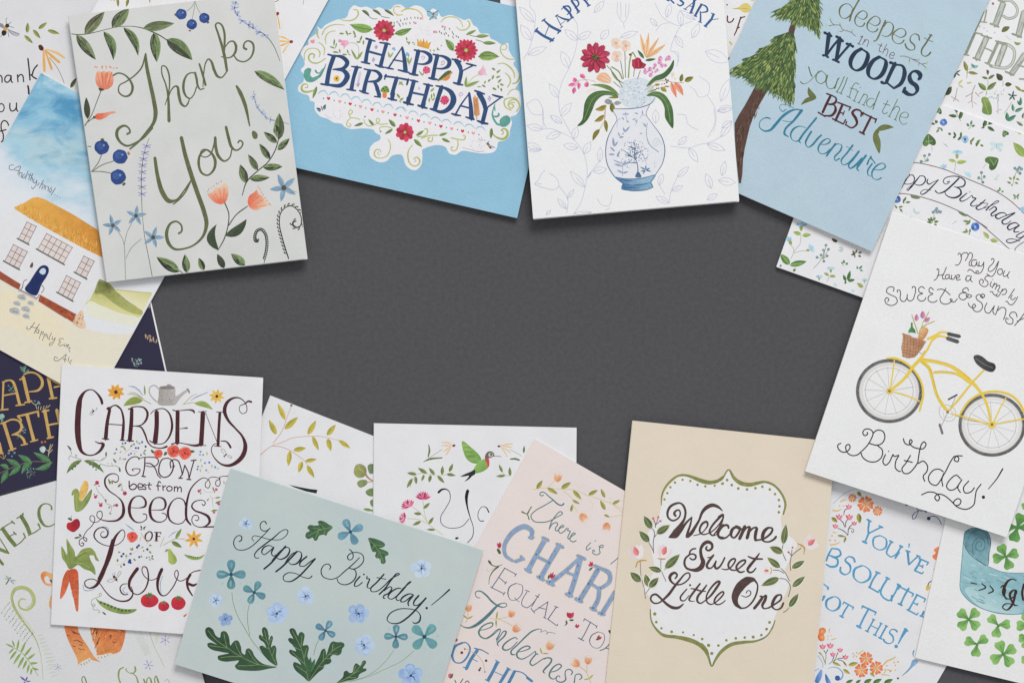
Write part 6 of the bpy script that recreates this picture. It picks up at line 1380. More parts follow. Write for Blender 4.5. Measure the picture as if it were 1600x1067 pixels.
part('pedals'); S('606,700 610,680 640,666 680,676 706,700 710,740 690,766 650,770 620,750 606,720 610,690', 4, 'bfbdba'); S('630,700 680,700 690,740 640,744 630,716', 3, 'c6c4c2'); S('660,716 700,640 710,610|656,722 630,780 620,800', 4, 'a3a19f'); S('664,632 720,602', 10, '57504d'); S('608,792 626,850', 14, '7f7472'); S('680,720 780,760 920,784', [4, 6, 4], 'b5a878')
part('bicycle_frame')
S('268,368 320,368 380,392 440,440 490,520 502,600 480,706', [10, 14, 14, 13, 13, 14, 12], YL); S('318,380 306,470 292,570|300,580 400,608 480,644', [8, 9, 9], YL)
S('300,568 380,500 440,420 480,376 530,310 560,250', [16, 18, 20, 22, 14, 12], YL); S('532,244 570,226 620,200 664,204|560,250 600,226 640,230 670,240', [16, 14, 12, 10], YL)
S('496,378 580,390 680,420 780,490 860,570 910,660 940,790', [22, 20, 20, 26, 18, 16, 14], YL); S('490,384 540,430 562,500 590,600 630,670 660,706', [22, 22, 18, 18, 20, 16], YL); S('570,460 640,458 720,470 800,520', [12, 12, 14, 22], YL)
S('896,440 820,520 740,620 670,700', [10, 12, 14, 12], YL); S('740,724 790,650 860,600 930,582 1010,586 1080,614 1130,670 1160,730', [12, 13, 13, 15, 15, 15, 14, 14], YL)
S('1034,620 990,700 950,790|960,790 1060,770 1160,756|680,722 780,746 920,790', [8, 8, 10], YL); S('1140,700 1160,690', 20, YL)
S('500,370 600,386 700,420 800,500|500,398 548,440 572,520 600,620|575,452 650,452 710,464', 3, YD)
D('287,578 20|944,794 24', 20, YL); D('287,578 9|944,792 10', 9, '8a7a4a'); D('660,712', 9, '7a6a60')
part('handle_grips'); S('664,212 736,228', 20, '4f4f50'); S('658,240 724,262', 22, '5a5a5a'); 
part('saddle'); F('826,356 846,346 880,356 920,388 960,404 968,430 950,454 920,452 880,432 840,396', '4f4f50', c2='3c3c3d'); S('840,370 900,410 950,430', 4, '7a7a7a')
part('wicker_basket'); F('372,208 420,228 520,262 500,300 476,330 450,360 410,368 372,360 362,300 372,250', 'c29470', False, c2='b38058')
S('372,212 440,236 518,264', 10, 'c08a66'); S('364,290 420,300 490,310|364,310 420,322 480,330|366,330 420,342 466,346|366,350 410,360 446,360|368,270 430,282 500,292|370,250 430,264 510,276|372,232 430,248 510,262', 2.5, '9c6c50'); S('384,220 378,360|404,226 396,366|424,232 416,366|444,240 436,362|462,246 452,354|480,252 468,340|498,258 484,320', 2.5, '9c6c50'); S('478,330 500,340 510,320', 3, '8a96a8')
part('tulip_bunch'); S('430,90 450,150 470,210|500,150 480,200 474,240|540,70 500,140|576,130 510,160 480,190|520,150 490,200', [5, 6, 6], 'b9a83c')
for q in ('460,130 462,84 28', '500,114 500,64 32', '512,134 548,108 26'): Lf(q, 28, 'd08ab4', 'c272a4')
part('bottle'); F('424,140 434,140 436,166 452,190 452,210 408,206 410,188 424,166', '4f9a50', c2='3a7f40', ang=0); F('408,206 454,210 456,236 430,230', 'dfe3ea')
part('bread_loaf'); F('500,180 520,170 536,186 530,210 500,250 470,240 480,206', 'dba26c', c2='c98a56', ang=60); S('490,200 506,212|484,218 500,230|504,186 520,200', 3, 'edcba4')
V(1240, 640, 4.444); I = '332625'
part('lettering', 'Birthday!')
S('328,232 308,244 310,270 340,294 370,290 392,262 384,240 364,250 368,290 400,316 440,314 470,290 510,250 540,200 552,160 530,136 496,136 480,160 494,180 514,168 510,156', 7.5, I)
S('550,164 580,142 620,150 634,190 616,230 580,246 528,234|580,246 616,280 610,330 570,360 520,358 480,330 468,300', 7.5, I)
S('638,310 620,360 636,384 660,370 690,310|690,310 700,324 730,316 712,350 706,400 726,424 744,428', 7.5, I); D('660,288', 5, I)
S('812,316 780,370 752,410 766,440 800,440 840,400 860,370|768,352 824,364', 7.5, I)
S('762,200 772,230 800,244 824,220 812,206 804,230 830,258 870,270 900,270 920,240 906,222 890,236 876,280 866,340 862,372|866,372 900,356 930,390 924,430 900,460 910,496', 7.5, I)
S('1040,430 1010,412 970,420 936,470 950,510 990,524 1020,490 1044,440|1172,320 1130,322 1116,350 1140,360 1146,332 1120,322 1096,350 1060,420 1030,480 1036,530', 7.5, I)
S('1160,480 1130,454 1090,480 1062,530 1080,556 1120,550 1166,490|1168,484 1140,540 1158,574', 7.5, I)
S('1216,494 1180,540 1190,576 1230,570 1256,540|1302,516 1270,560 1262,600 1250,660 1200,690 1140,676 1110,644 1140,616 1162,630 1150,660 1124,664|1124,664 1080,620 1040,592 1000,586 980,610 1000,632 1014,610 990,580 940,570 888,590', 7.5, I)
S('1452,410 1410,480 1352,550', [11, 8, 6], I); D('1318,606', 12, I)
SM = 1.0
# ======================= welcome to the world card (fern and fox coloured animal)
card('white card with a green arched word, a curled fern and an orange striped animal', [(-80, 797), (224, 713), (331, 1108), (26, 1190)], 1.0, (0, 0, 0), WD)
V(0, 750, 7.115)
part('lettering', 'WELCOME'); WG = '708538'
capn('40/34;-20,760 80,800|14/12;0,650 100,812|16/14;100,812 60,800|40/30;-40,850 34,936', WG)
capn('44/46/44;30,540 100,640 166,720|14/16;0,552 40,520|14/12;30,530 90,490 140,462|22/14;130,456 164,484|12/12;110,620 170,590|16;150,574 180,604|14/14;160,738 240,680 280,630|20/12;262,590 286,640', WG)
capn('44/46/44;236,400 300,510 330,590|14/16;186,424 260,380|20/12;240,396 258,364|14/14;316,612 400,570 440,540|24/12;426,486 452,540', WG)
S('574,324 570,290 530,262 480,266 440,310 434,390 460,460 500,506 550,512 616,480', [22, 16, 12, 16, 30, 38, 34, 22, 14, 12], WG)
V(0, 880, 5.706)
part('dragonfly'); S('54,184 94,124', 8, '3a3f3c'); Lf('90,140 44,104 12|92,140 32,134 10|92,144 146,156 10|90,150 130,186 12', 11, '9fbfae', '86ab9a')
part('curled_fern')
S('384,1030 372,880 350,760 310,660 240,560 160,450 118,370 104,290 130,230 190,210 260,232 304,300 296,370 240,412 184,396 166,352 190,314 228,322', [3, 4, 6, 9, 15, 20, 22, 22, 24, 26, 26, 26, 24, 22, 18, 16, 14, 10], 'b5c05f')
S('350,760 310,660 240,560 170,450 128,370 114,300 136,246 190,226 250,246 286,304 280,360 236,394', [2, 3, 5, 6, 6, 6, 6, 6, 5, 5, 4, 3], '97a848')
S('180,440 210,490 240,520 280,580 310,620', 5, 'c9cf85')
for nm, c0, c1, nb, cc in (('pale_fern', (20, 370), (230, 640), 10, '9fae8c'), ('pale_fern', (350, 640), (470, 1000), 12, 'c0cbb0')):
    part(nm)
    for i in range(nb):
        t = i/(nb-1); x = c0[0]+(c1[0]-c0[0])*t; y = c0[1]+(c1[1]-c0[1])*t
        if nm == 'pale_fern' and cc == '9fae8c':
            for k in range(7): D('%f,%f' % (x+60-k*11+random.uniform(-4, 4), y-20+k*15), 6, random.choice([cc, '8a9a78', 'b9c4a8', '7a8a68']))
        else: S('%f,%f %f,%f' % (x-10, y, x+70*(1-abs(t-.6)), y-14+random.uniform(-10, 10)), 4, cc); S('%f,%f %f,%f' % (x-14, y+10, x+56*(1-abs(t-.5)), y+4), 3, 'd0d8c4')
part('fern_leaf'); S('124,750 190,790 250,860 310,950 340,1000', 6, '9db864')
Lf('124,750 48,712 16|130,744 108,680 16|124,754 76,804 16|150,770 170,672 20|150,774 84,860 22|186,794 228,694 22|186,796 118,900 24|214,826 286,738 22|214,830 158,934 26|240,856 318,798 22|240,860 202,944 22|262,890 340,884 22|262,894 240,980 20|284,930 346,948 20|284,934 272,994 18', 20, '86a83c', '9cba52')
part('striped_leg'); F('580,550 690,552 700,600 740,680 780,760 850,840 900,880 790,850 740,870 696,906 700,860 680,800 640,730 600,640', 'd9763a', False, c2='e59a55', ang=80)
V(100, 960, 6.667)
F('10,106 134,116 148,160 180,230 230,300 300,412 310,430 260,424 270,450 200,480 148,520 140,470 110,400 60,300 24,210', 'd8733a', c2='e6a15c', ang=80)
F('150,520 180,490 230,466 270,448 276,468 240,500 190,514', 'e0dccb')
S('76,160 110,180 160,206|100,190 150,200|84,180 120,184|130,262 170,280 196,300|100,270 140,264 160,280|150,350 180,362|196,354 212,366|160,310 190,318|30,214 60,216|120,330 90,322', 6, '4d3a38'); S('170,510 186,524|206,500 216,520|230,490 244,504|254,468 268,484', 5, '6a605a')
part('striped_body'); F('276,126 400,130 560,144 636,154 636,220 620,290 590,370 540,402 460,410 380,430 344,430 340,360 310,290 290,230 276,170', 'd8733a', c2='e08f4c', ang=110)
for i in range(80):
    x = random.uniform(290, 620); y = random.uniform(140, 400)
    if pip(T_((x, y)), [T_(p) for p in pts('290,140 620,160 600,350 400,420 340,400 300,260')]): S('%f,%f %f,%f' % (x, y, x-random.uniform(4, 16), y+random.uniform(10, 30)), 5, random.choice(['e8a058', 'c9622c', 'e68a45', 'cf6a30']))
S('330,140 300,200|350,150 320,230|300,160 284,200|350,180 300,260|370,240 340,300|360,290 330,320|470,230 490,210 486,250|540,150 570,170|510,290 540,280', 7, '4d3a38'); S('300,150 290,190|330,200 310,250|546,150 590,180', 6, 'ecd9b0')
F('340,426 400,416 460,402 500,400 480,420 400,446 350,446', 'e3ddca'); S('356,440 364,450|386,434 396,448|420,426 432,440|450,412 462,424', 5, '6a605a')
part('pale_fern'); 
for i in range(13): t = i/12.; S('%f,%f %f,%f' % (730+t*110, 200+t*220, 810+t*90+8*math.sin(i), 186+t*205), 2, 'cdd5c0')
S('890,168 906,230 940,330 990,430 1050,550', [8, 7, 6, 4, 3], 'b9c280')
for i in range(12): S('%f,%f %f,%f' % (930+i*3, 200+i*9, 1000-i*2, 176+i*8), 3, 'd6dccb')
def starf(x, y, r): 
    part('violet_star'); Fl(x, y, r, 6, 'a9a5d0', 'b9b6da', w=.22, r0=.05, rot=random.randint(0, 50)); D('%f,%f' % (x, y), r*.14, '6a64a8')
starf(1055, 262, 56); starf(880, 522, 54)
V(0, 880, 5.706); starf(518, 924, 36); part('violet_star'); Lf('230,1046 176,1002 18|230,1046 244,1004 16|230,1050 276,1046 12|226,1050 210,1070 14', 16, '6f68b0')
part('fox_tail'); F('362,110 370,84 402,68 440,80 470,96 470,190 440,202 400,186 374,150', 'e0833f', c2='edb37a'); F('398,120 424,112 440,130 460,150 450,176 420,176 400,156', 'dcdad8'); F('440,140 466,150 470,176 448,162', '77706a'); F('440,330 458,280 464,300 458,410 440,386 436,360', 'e8a868')
part('lettering', 'One'); V(100, 960, 6.667)
S('200,720 186,680 190,652 206,640 222,664 236,720', (7, 16), '7a9238', nib=100)
S('620,546 580,570 568,640 590,720|740,540 744,580 720,608 680,604 644,570 650,560|700,600 750,640 776,720', (7, 20), '8aa03e', nib=105)
S('830,670 850,720|860,720 870,660 890,652 906,680 912,720|950,720 944,660 960,636 970,660 990,720', (7, 20), '84a03c', nib=95); S('1050,690 1080,672 1100,720', 6, 'a9b08a')
V(0, 0, 1)
# ======================= gold leaf card
card('white card with a golden leaf branch, between the gardens card and the hummingbird card', [(423, 618), (716, 733), (567, 1114), (274, 999)], 0, (0, 0, 0), WH)
V(400, 610, 5.615); part('branch'); S('30,574 90,520 140,486 240,450 320,416 440,402 560,402 640,416 736,440|150,460 200,400 240,330 270,240 310,136|140,486 220,494 300,526 380,580 430,620 450,650', [7, 6, 6, 5, 4], 'cfa090'); F('298,122 322,124 314,142 304,138', '6f7a4a')
for s in ('256,258 192,112 44', '178,386 114,256 48', '250,340 370,232 52', '454,388 528,262 48', '622,394 700,298 46', '724,436 830,508 40', '494,400 550,526 40', '630,420 656,532 46', '328,524 440,504 44', '298,528 282,664 44', '430,622 534,602 36', '404,620 372,720 44', '446,654 512,766 42'):
    part('leaf'); Lf(s, 44, 'cdbb3e', 'aea23a')
part('round_leaf'); F('860,690 880,650 920,644 960,670 970,720 940,760 890,762 860,730', 'a3a650', c2='8a9446'); S('880,680 930,700 960,740|900,660 920,700', 4, 'c3bd7a')
part('round_leaf'); F('980,660 1000,644 1040,650 1040,720 1000,730 984,700', '7b8f5f', c2='6a8050'); part('round_leaf'); F('886,810 910,786 970,786 980,806 950,840 910,850', '8f9d5a', c2='7a8e4e')
part('round_leaf'); F('960,890 990,862 1040,860 1040,920 990,924', '7b9450', c2='6b8846'); part('round_leaf'); F('1000,970 1020,954 1040,960 1040,1020 1010,1010', '7b9450', c2='93a35c')
part('branch'); S('950,720 990,770 1040,800', [22, 14, 12], 'a88a60'); S('960,806 1030,796', 8, 'b9a078'); part('leaf'); Lf('940,1038 1040,1056 24', 24, '8fb04a', '5f8a3a')
part('lettering'); F('290,826 380,846 470,862 540,870 530,902 440,884 340,850', '232a33', False)
# ======================= hummingbird card
card('white card with a green hummingbird, pink flowers and thin black script', [(585, 661), (901, 668), (898, 1075), (582, 1070)], 1.0, (0, 0, 0), WH)
V(570, 640, 4.85)
part('coneflower'); S('660,268 630,250 580,248|656,274 620,272 580,270|650,280 620,300 596,318|652,284 630,320 612,346', [4, 9, 4], 'e8b45a'); F('664,268 680,262 688,272 676,280 664,278', '6a2230'); S('586,300 540,330 480,370 444,396', 3, '9aa08a'); S('484,264 490,310 480,356|448,392 500,372 586,364', [5, 15, 9], '6b7a3c')
def sp2(s, w): part('leaf_sprig'); Lf(s, w, '87963c', '72843a')
S('340,590 380,500 430,480 540,498 600,496 650,480 690,500', 2.5, 'b9bd9a')
sp2('392,488 320,478 26|384,504 390,564 24|360,520 318,592 26|472,482 402,440 28|450,490 430,542 20|530,492 486,440 26|500,494 486,550 26|550,500 604,556 26|586,494 590,424 26|640,470 668,408 26|620,488 688,498 24', 26)
def peony(x, y, r, a):
    part('flower'); ca, sa = math.cos(math.radians(a)), math.sin(math.radians(a))
    for i in range(9):
        b = math.radians(a-70+i*17.5); Lf('%f,%f %f,%f %f' % (x-ca*r*.6, y-sa*r*.6, x-ca*r*.6+r*1.5*math.cos(b), y-sa*r*.6+r*1.5*math.sin(b), r*.5), 8, random.choice(['dd4a80', 'e56f9a', 'cf3a6a', 'eda0bc']))
    for i in range(10): b = math.radians(a-60+i*13); S('%f,%f %f,%f' % (x-ca*r*.4, y-sa*r*.4, x-ca*r*.4+r*.9*math.cos(b), y-sa*r*.4+r*.9*math.sin(b)), 3, random.choice(['b92a58', 'f0b4c8']))
part('stem'); S('440,680 450,770 480,866|356,730 430,790 480,860|320,824 400,830 478,862|480,866 540,910 590,946', 4, 'c3c08a')
peony(442, 652, 42, -90); peony(322, 716, 42, -120); peony(286, 820, 34, -170)
sp2('446,748 494,704 24|430,788 370,784 24|484,866 522,812 24|426,844 362,874 24|534,908 468,906 18', 24)
part('lettering', 'Yo'); I = '1d1d26'
S('558,626 580,606 610,600 640,620 646,680 610,750 576,810 580,860 620,890 680,896 740,880 790,826', [18, 16, 10, 6, 5, 5, 5, 5, 5, 5, 5, 5], I); S('780,612 770,660 776,730 800,820 822,890 816,960 780,1006', [24, 24, 12, 6, 5, 6, 6], I)
S('940,776 920,740 890,734 862,770 860,820 880,844 900,840', [10, 7, 4, 5, 5, 6, 8], I); F('684,970 696,964 712,966 706,976 690,982', I)
V(700, 650, 7.62)
part('hummingbird'); F('166,300 190,300 250,350 320,410 370,460 396,510 390,530 360,560 300,560 250,536 210,490 190,440 170,370', '86b83c', c2='6faa3a', ang=70)
for i in range(16): S('%f,%f %f,%f' % (178+i*5, 340+i*13, 230+i*9, 350+i*12), 4, random.choice(['a9cc4c', '6a9a34', '97c044']))
F('360,540 400,520 440,510 480,540 490,590 460,630 400,664 330,680 300,672 310,620 340,570', '8abf42', c2='77ad38', ang=60); F('440,506 480,500 492,540 490,590 474,614 462,560', 'd2434f')
F('440,500 450,450 480,420 520,420 546,440 550,470 520,490 490,500', '6e665c'); F('480,450 500,438 530,444 536,466 516,480 490,484', 'c6c2b8'); D('514,456', 12, '1f1f1f'); S('540,474 600,476 636,482', [8, 5, 3], '5f6468')
F('318,636 270,660 220,680 148,718 200,716 250,706 232,740 196,776 250,750 290,710 322,690', '2f3430')
part('coneflower'); S('620,352 700,336 768,328|624,360 700,362 756,372|630,368 670,420 706,484|650,372 700,400 744,438', [5, 12, 8], 'e8b45a'); F('586,356 604,346 622,354 620,366 600,370', '6a2230'); S('740,400 800,430 880,476', 3, 'a0a890')
part('leaf'); S('742,510 800,508 848,522', [14, 24, 20], '6b7a3c'); part('leaf'); Lf('902,440 908,352 26', 26, '6f8040', '5f7338')
sp2('650,668 606,574 34|684,706 570,716 34|740,714 734,604 38', 34); S('650,668 680,700 720,716', 3, 'b9bd9a')
SM = 1.06
# ======================= blush card
card('blush pink card with light blue capitals, coral tulips and a vine border', [(836, 686), (1109, 843), (911, 1201), (638, 1044)], 2.0, (0, 0, 0), PINK)
V(820, 680, 4.85)
part('vine'); S('60,412 120,400 170,398 270,408 380,414 480,456 560,480 640,510 750,560|170,398 210,360 220,340|290,416 340,460 390,510|366,530 400,580|640,500 740,584|640,620 700,610 745,600', 3.5, 'd3bd7c')
def sp3(s): part('leaf'); Lf(s, 30, 'a9a63c', '8f9636')
for s in ('90,406 134,340 32', '170,398 250,444 30', '276,402 350,356 36', '364,416 430,486 30', '360,490 418,520 20', '350,578 362,520 22', '482,452 554,414 30', '608,472 576,404 26', '610,564 572,490 30', '664,520 724,490 24', '600,600 644,620 18'): sp3(s)
S('390,370 410,400 430,390 436,376|490,500 510,510 514,540 500,560|640,480 650,472 660,490|676,610 700,620', 3.5, 'dfcfa0')
def ctul(x, y, r, a=-90):
    part('tulip_flower'); ca, sa = math.cos(math.radians(a)), math.sin(math.radians(a))
    M = lambda p, q: (x+r*(p*ca-q*sa), y+r*(p*sa+q*ca))
    F(' '.join('%f,%f' % M(p, q) for p, q in ((-.95, 0), (-.7, .6), (-.1, .95), (.5, .85), (.85, .62), (.5, .4), (.95, .1), (.5, -.1), (.9, -.5), (.4, -.85), (-.2, -.95), (-.75, -.55))), 'efb58e', c2='f3cdb0', ang=a)
    for q in (-.7, -.35, 0, .35, .7): S('%f,%f %f,%f %f,%f' % (M(-.8, q*.25)+M(0, q*.9)+M(.7, q)), [4, 7, 3], random.choice(['e59058', 'e8a06a', 'dd8450']))
    for i in range(6): b = math.radians(a-50+i*20); D('%f,%f' % (x+r*1.2*math.cos(b), y+r*1.2*math.sin(b)), r*.09, 'efb890')
ctul(250, 322, 34, -80); ctul(442, 620, 36, 50); ctul(620, 690, 34, 95)
part('lettering', 'There is'); TG = '527a80'
S('142,452 128,458 114,448 120,432 144,430 180,460 216,490 250,520 280,530 296,516', [8, 7, 7, 7, 7, 8, 9, 10, 10, 12], TG); S('216,490 150,530 80,570 46,610 70,650 130,658 180,650 240,620 286,590 270,576 240,600 200,660 184,710|184,710 210,670 240,660 250,670 230,710 240,724 270,700 296,690 290,680 270,690 256,720 270,740 300,724 320,700|330,704 324,720 344,724 326,770 330,784 360,760 384,744 370,738 350,760 342,790 364,806 390,796', 6.5, TG)
S('500,812 466,850 470,868 500,850|560,840 590,850 594,832 570,836 566,866 570,890 540,904 514,888 520,866 530,880', 6, TG); D('534,798', 5, TG)
S('650,974 680,950 710,924|700,1000 712,970', 5, '3f5560')
def capp(st, k=1.0):
    for p_, c_ in ((1.3, 'c9b573'), (1.0, '8ba3c6')):
        pol = []
        for q in st.split('|'):
            a = q.split(';'); pol += capsules([T_(p) for p in pts(a[1])], [(float(t)*k*1.0+(6 if p_ > 1 else 0))/VS for t in a[0].split('/')])
        union(pol, c_)
part('lettering', 'CHAR'); V(700, 680, 5.335)
V(700, 680, 5.335); capp('26/36/40/40/36/30/26/22;694,850 700,800 640,760 580,780 520,830 470,920 480,1000 540,1046|30/34;680,850 706,850|26/26;560,1050 620,1030|20;606,1006 634,1034')
V(820, 860, 5.155)
capp('38/34/38;163,-90 95,30 27,158|38/34/38;279,-44 196,96 128,218|24/22;100,48 190,92|22/26;4,148 48,172|22/26;102,208 152,236')
V(820, 680, 4.85); capp('22/22;134,774 178,796|22/22;242,822 290,848')
V(820, 860, 5.155)
capp('24/30/34;440,60 320,170 200,264|36/36/38;450,60 410,210 360,360|20/20;330,170 400,200|24;424,40 486,68|26;178,246 232,278|24;332,348 380,366')
capp('36/34/36;590,150 520,270 440,400|22/32/32/22;596,136 680,180 680,250 600,310|22;600,310 540,270|32/32/34;600,300 590,390 550,470|22;560,120 610,140|26;410,386 460,410|22;530,460 574,480|34/34;730,330 620,510|24;594,500 640,514')
D('92,30 8|196,96 8|512,266 8|120,210 8|200,250 8|430,120 6|400,240 6|360,340 8|590,150 7|610,300 6|440,390 8|550,460 8|620,505 8|240,0 6|470,330 5|556,210 5|300,190 5|420,180 5', 6, '3f7090')
S('70,70 50,110|170,140 150,180|220,20 206,60|430,90 420,140|540,230 520,260|480,310 460,350|640,170 670,190|680,400 650,460|590,380 576,420|270,210 240,230', 4, '5f8ab0')
def redtul(s, lf_):
    part('flower'); 
    for q in s.split('|'): Lf(q, 18, 'd03a62', 'b92a50')
    Lf(lf_, 16, '4f6a40')
redtul('208,220 210,176 18|210,220 232,170 16|210,224 250,190 18', '190,230 196,190'); redtul('540,126 524,84 18|540,128 544,86 18|534,126 510,108 16', '516,160 550,130'); redtul('366,540 340,494 34|366,544 364,496 36|366,544 394,494 32', '396,556 358,562'); Lf('318,604 344,586 8|340,594 332,556 16', 14, '4f6a40'); S('362,560 368,540', 5, '5a7a48')
redtul('430,620 402,600 18|426,624 412,586 16|430,616 436,590 14', '410,606 406,604'); redtul('590,712 600,676 20|596,714 620,690 18|590,712 584,690 14', '570,716 610,706'); part('flower_sprig'); F('672,640 690,640 694,680 686,670', '2f4030'); S('690,700 680,750 640,790 604,802|650,780 680,792', 6, '4a5a50')
V(700, 680, 5.335); redtul('430,940 408,894 18|430,940 428,886 18|430,940 442,892 18', '440,986 416,938'); part('leaf_sprig'); S('616,636 640,648 662,660 676,700|664,650 680,620 696,594', [14, 8, 10], '6f7a50'); S('340,1046 356,1067', 16, '55663f')
part('lettering', 'EQUAL TO'); EQ = '4a5f80'
V(680, 860, 5.155)
capn('7/7;560,140 456,298|6;556,138 650,190|6;512,214 570,262|6;456,298 556,346|6;656,184 640,206|6;576,248 560,268|6;564,332 548,358|6;444,288 470,306', EQ)
S('650,262 600,290 586,350 610,396 660,390 700,340 700,280 650,262|640,376 660,400 680,410', (4, 9), EQ, nib=115)
capn('6/6/6/6;740,330 700,400 700,440 740,460|6/6;740,460 780,430 840,350|6;726,316 760,330', EQ)
V(820, 860, 5.155); capn('6/6;100,374 56,450|6;50,460 60,480|6;86,360 112,374|6;186,410 70,490|7;186,410 160,540|6;110,456 166,470|6;60,478 80,502|6;150,534 172,546|7;256,450 186,550|6;240,446 270,458|6;182,548 260,604|6;260,604 266,590|7;530,572 470,690 450,716|6;480,546 580,608|6;480,546 474,566|6;584,602 574,622|7;430,700 476,724', EQ)
S('590,652 540,680 522,730 550,776 600,780 640,720 636,670 590,652', (4, 8), EQ, nib=115)
part('leaf_sprig'); V(680, 860, 5.155); S('434,84 450,110 490,126 540,112|510,126 470,160 440,210 432,270', [14, 10, 6, 4], '5a6a3f'); S('490,130 450,150|412,144 430,166 450,150', 4, 'c9c3a8'); S('504,-10 520,20', 16, '55663f')
part('lettering', 'Tenderness'); V(710, 920, 6.095)
S('244,82 220,80 200,55 205,25 245,18 300,55 360,120 420,160 470,172 500,155 490,135 440,138 400,165 330,240 250,310 190,350 130,368 80,355 50,328', [8, 8, 8, 9, 12, 16, 17, 15, 9, 8, 8, 10, 20, 30, 30, 24, 14, 8, 6], TG)
S('240,392 300,380 360,350 365,322 320,325 260,360 232,410 250,450 300,470 360,440 432,376', [7, 8, 10, 12, 12, 14, 17, 14, 11, 9, 9], TG)
S('432,374 390,480', 1, TG) if 0 else S('300,470 360,430 400,390 436,378 430,420 400,480', [8, 8, 8, 8, 10, 12], TG)
S('400,500 440,440 470,400 492,402 480,440 420,500 408,520 420,540', [8, 9, 11, 13, 14, 14, 12, 8], TG)
S('600,475 580,460 530,480 470,530 460,565 490,580 540,560 600,500', [9, 10, 12, 15, 16, 13, 9, 8], TG)
S('800,378 740,400 680,450 600,530 540,590 545,620 580,622', [8, 14, 14, 12, 14, 14, 8], TG); S('800,378 830,385 820,410 840,400 870,395 885,410 875,428 900,410 960,420', [7, 5, 4, 4, 4, 4, 4, 4, 3], TG)
S('600,600 680,580 722,555 700,540 640,560 595,610 600,645 640,665 700,640 770,590', [7, 9, 12, 12, 13, 16, 14, 11, 8, 8], TG)
S('770,590 775,615 740,660 720,700 740,725 790,700 850,660 900,650', [9, 13, 13, 13, 12, 9, 9, 9], TG); S('775,612 795,620', 10, TG)
S('850,665 890,652 925,665 915,700 860,760 845,785 860,798', [9, 11, 15, 16, 15, 13, 9], TG)
S('915,790 980,770 1020,730 1000,712 950,735 910,790 905,830 940,855 980,835', [7, 10, 12, 12, 13, 16, 14, 9, 7], TG)
S('1110,815 1125,790 1100,762 1060,775 1055,820 1060,860 1020,885 975,870 970,835 995,822 1005,838', [9, 11, 10, 9, 11, 13, 12, 10, 8, 7, 8], TG)
S('1190,860 1215,840 1195,808 1155,815 1145,860 1140,900', [9, 11, 10, 9, 11, 12], TG)
V(680, 860, 5.155)
ctul(268, 462, 32, -95); S('262,490 262,546 244,580', 3.5, 'b9b060'); Lf('262,548 220,514 12|262,548 306,524 12', 12, 'a9a63c'); ctul(614, 508, 32, -70); ctul(652, 628, 36, -40)
part('stem'); S('440,544 500,548 590,530|500,548 560,570 620,604', 4, 'c3b878'); Lf('492,550 502,484 14|490,550 492,616 14', 14, 'a9a63c')
V(820, 860, 5.155); ctul(202, 766, 38, -60); Lf('140,830 120,776 14|140,826 196,828 10', 12, 'a9a63c'); ctul(412, 906, 38, -150); ctul(510, 884, 34, -80); part('stem'); S('440,930 490,970 520,1030 534,1067|500,920 500,980', 4, 'c3b060'); Lf('520,1030 552,994 14|520,1030 474,1036 10', 12, 'a9a63c')
part('lettering', 'OF HE'); OB = '4f83b0'; V(680, 860, 5.155)
S('220,740 160,770 136,840 160,896 210,900 260,850 280,780 250,740 220,740', (8, 24), OB, nib=112)
capn('26/24/26;340,800 290,870 250,950|10;316,784 380,800|8;380,800 430,830|6;300,870 340,890|9;226,936 262,946', OB); capn('26/24/26;500,900 460,980 426,1040|24/24;590,950 520,1067|6;470,970 560,1010|9;404,1036 436,1052|8;486,880 520,900|8;576,940 610,960|24/24;640,970 590,1067|9;630,966 700,980 750,1020|20;740,1020 780,1050', OB)
part('flower_sprig'); S('230,780 290,810 350,850 384,900 400,970', 4, 'c9b088'); D('214,820 12|410,884 11|356,960 10|364,944 8|238,792 6|146,758 9|400,975 6', 8, '6a3a48'); redtul('164,730 150,700 18|166,732 180,706 18|164,730 164,690 14', '150,756 140,752'); D('124,1006', 20, 'd05a7c'); Lf('120,1030 146,984 16', 14, '4f6a40'); S('158,1040 170,1067|224,1030 200,1067|240,1060 260,1046 276,1067', 6, '4a4a58')
SM = 1.06
# ======================= beige card
card('beige baby card with a white olive edged frame and brown script', [(989, 657), (1306, 690), (1268, 1100), (947, 1066)], 3.0, (0, 0, 0), BEIGE, back_shift=(0, 0.5))
V(0, 0, 1); part('white_frame')
F('1034,787 1038,770 1047,756 1059,746 1072,742 1090,746 1105,751 1120,752 1132,746 1138,733 1145,745 1156,753 1170,757 1186,754 1200,753 1214,758 1222,768 1227,782 1224,802 1220,806 1222,830 1240,842 1246,850 1236,870 1226,890 1234,910 1226,930 1218,945 1212,960 1210,966 1206,985 1196,998 1184,1003 1170,1004 1150,1006 1135,1012 1124,1022 1112,1040 1104,1020 1096,1006 1084,998 1070,994 1050,992 1034,988 1022,976 1016,954 1018,945 1014,930 1004,920 1014,905 1024,890 1020,870 1016,850 1010,836 1030,806', 'e2e2e3', False)
V(970, 700, 4.104); OGc = '8a8f3c'; part('frame_border')
S('260,364 262,310 280,260 320,210 370,176 420,174 470,190 520,210 570,220 620,210 660,180', [6, 9, 12, 14, 12, 14, 20, 26, 24, 20, 12], OGc)
V(1120, 700, 4.104); S('-10,216 30,200 76,138 110,190 150,222 210,234 260,224 310,216 370,240 420,300 440,360 426,424', [14, 12, 8, 20, 26, 24, 20, 14, 14, 14, 14, 10], OGc)
V(940, 860, 5.155); part('frame_border'); S('392,470 400,560 440,630 500,680 600,694 700,716 780,750 840,810 886,930', [9, 10, 16, 24, 26, 34, 32, 26, 8], OGc); 
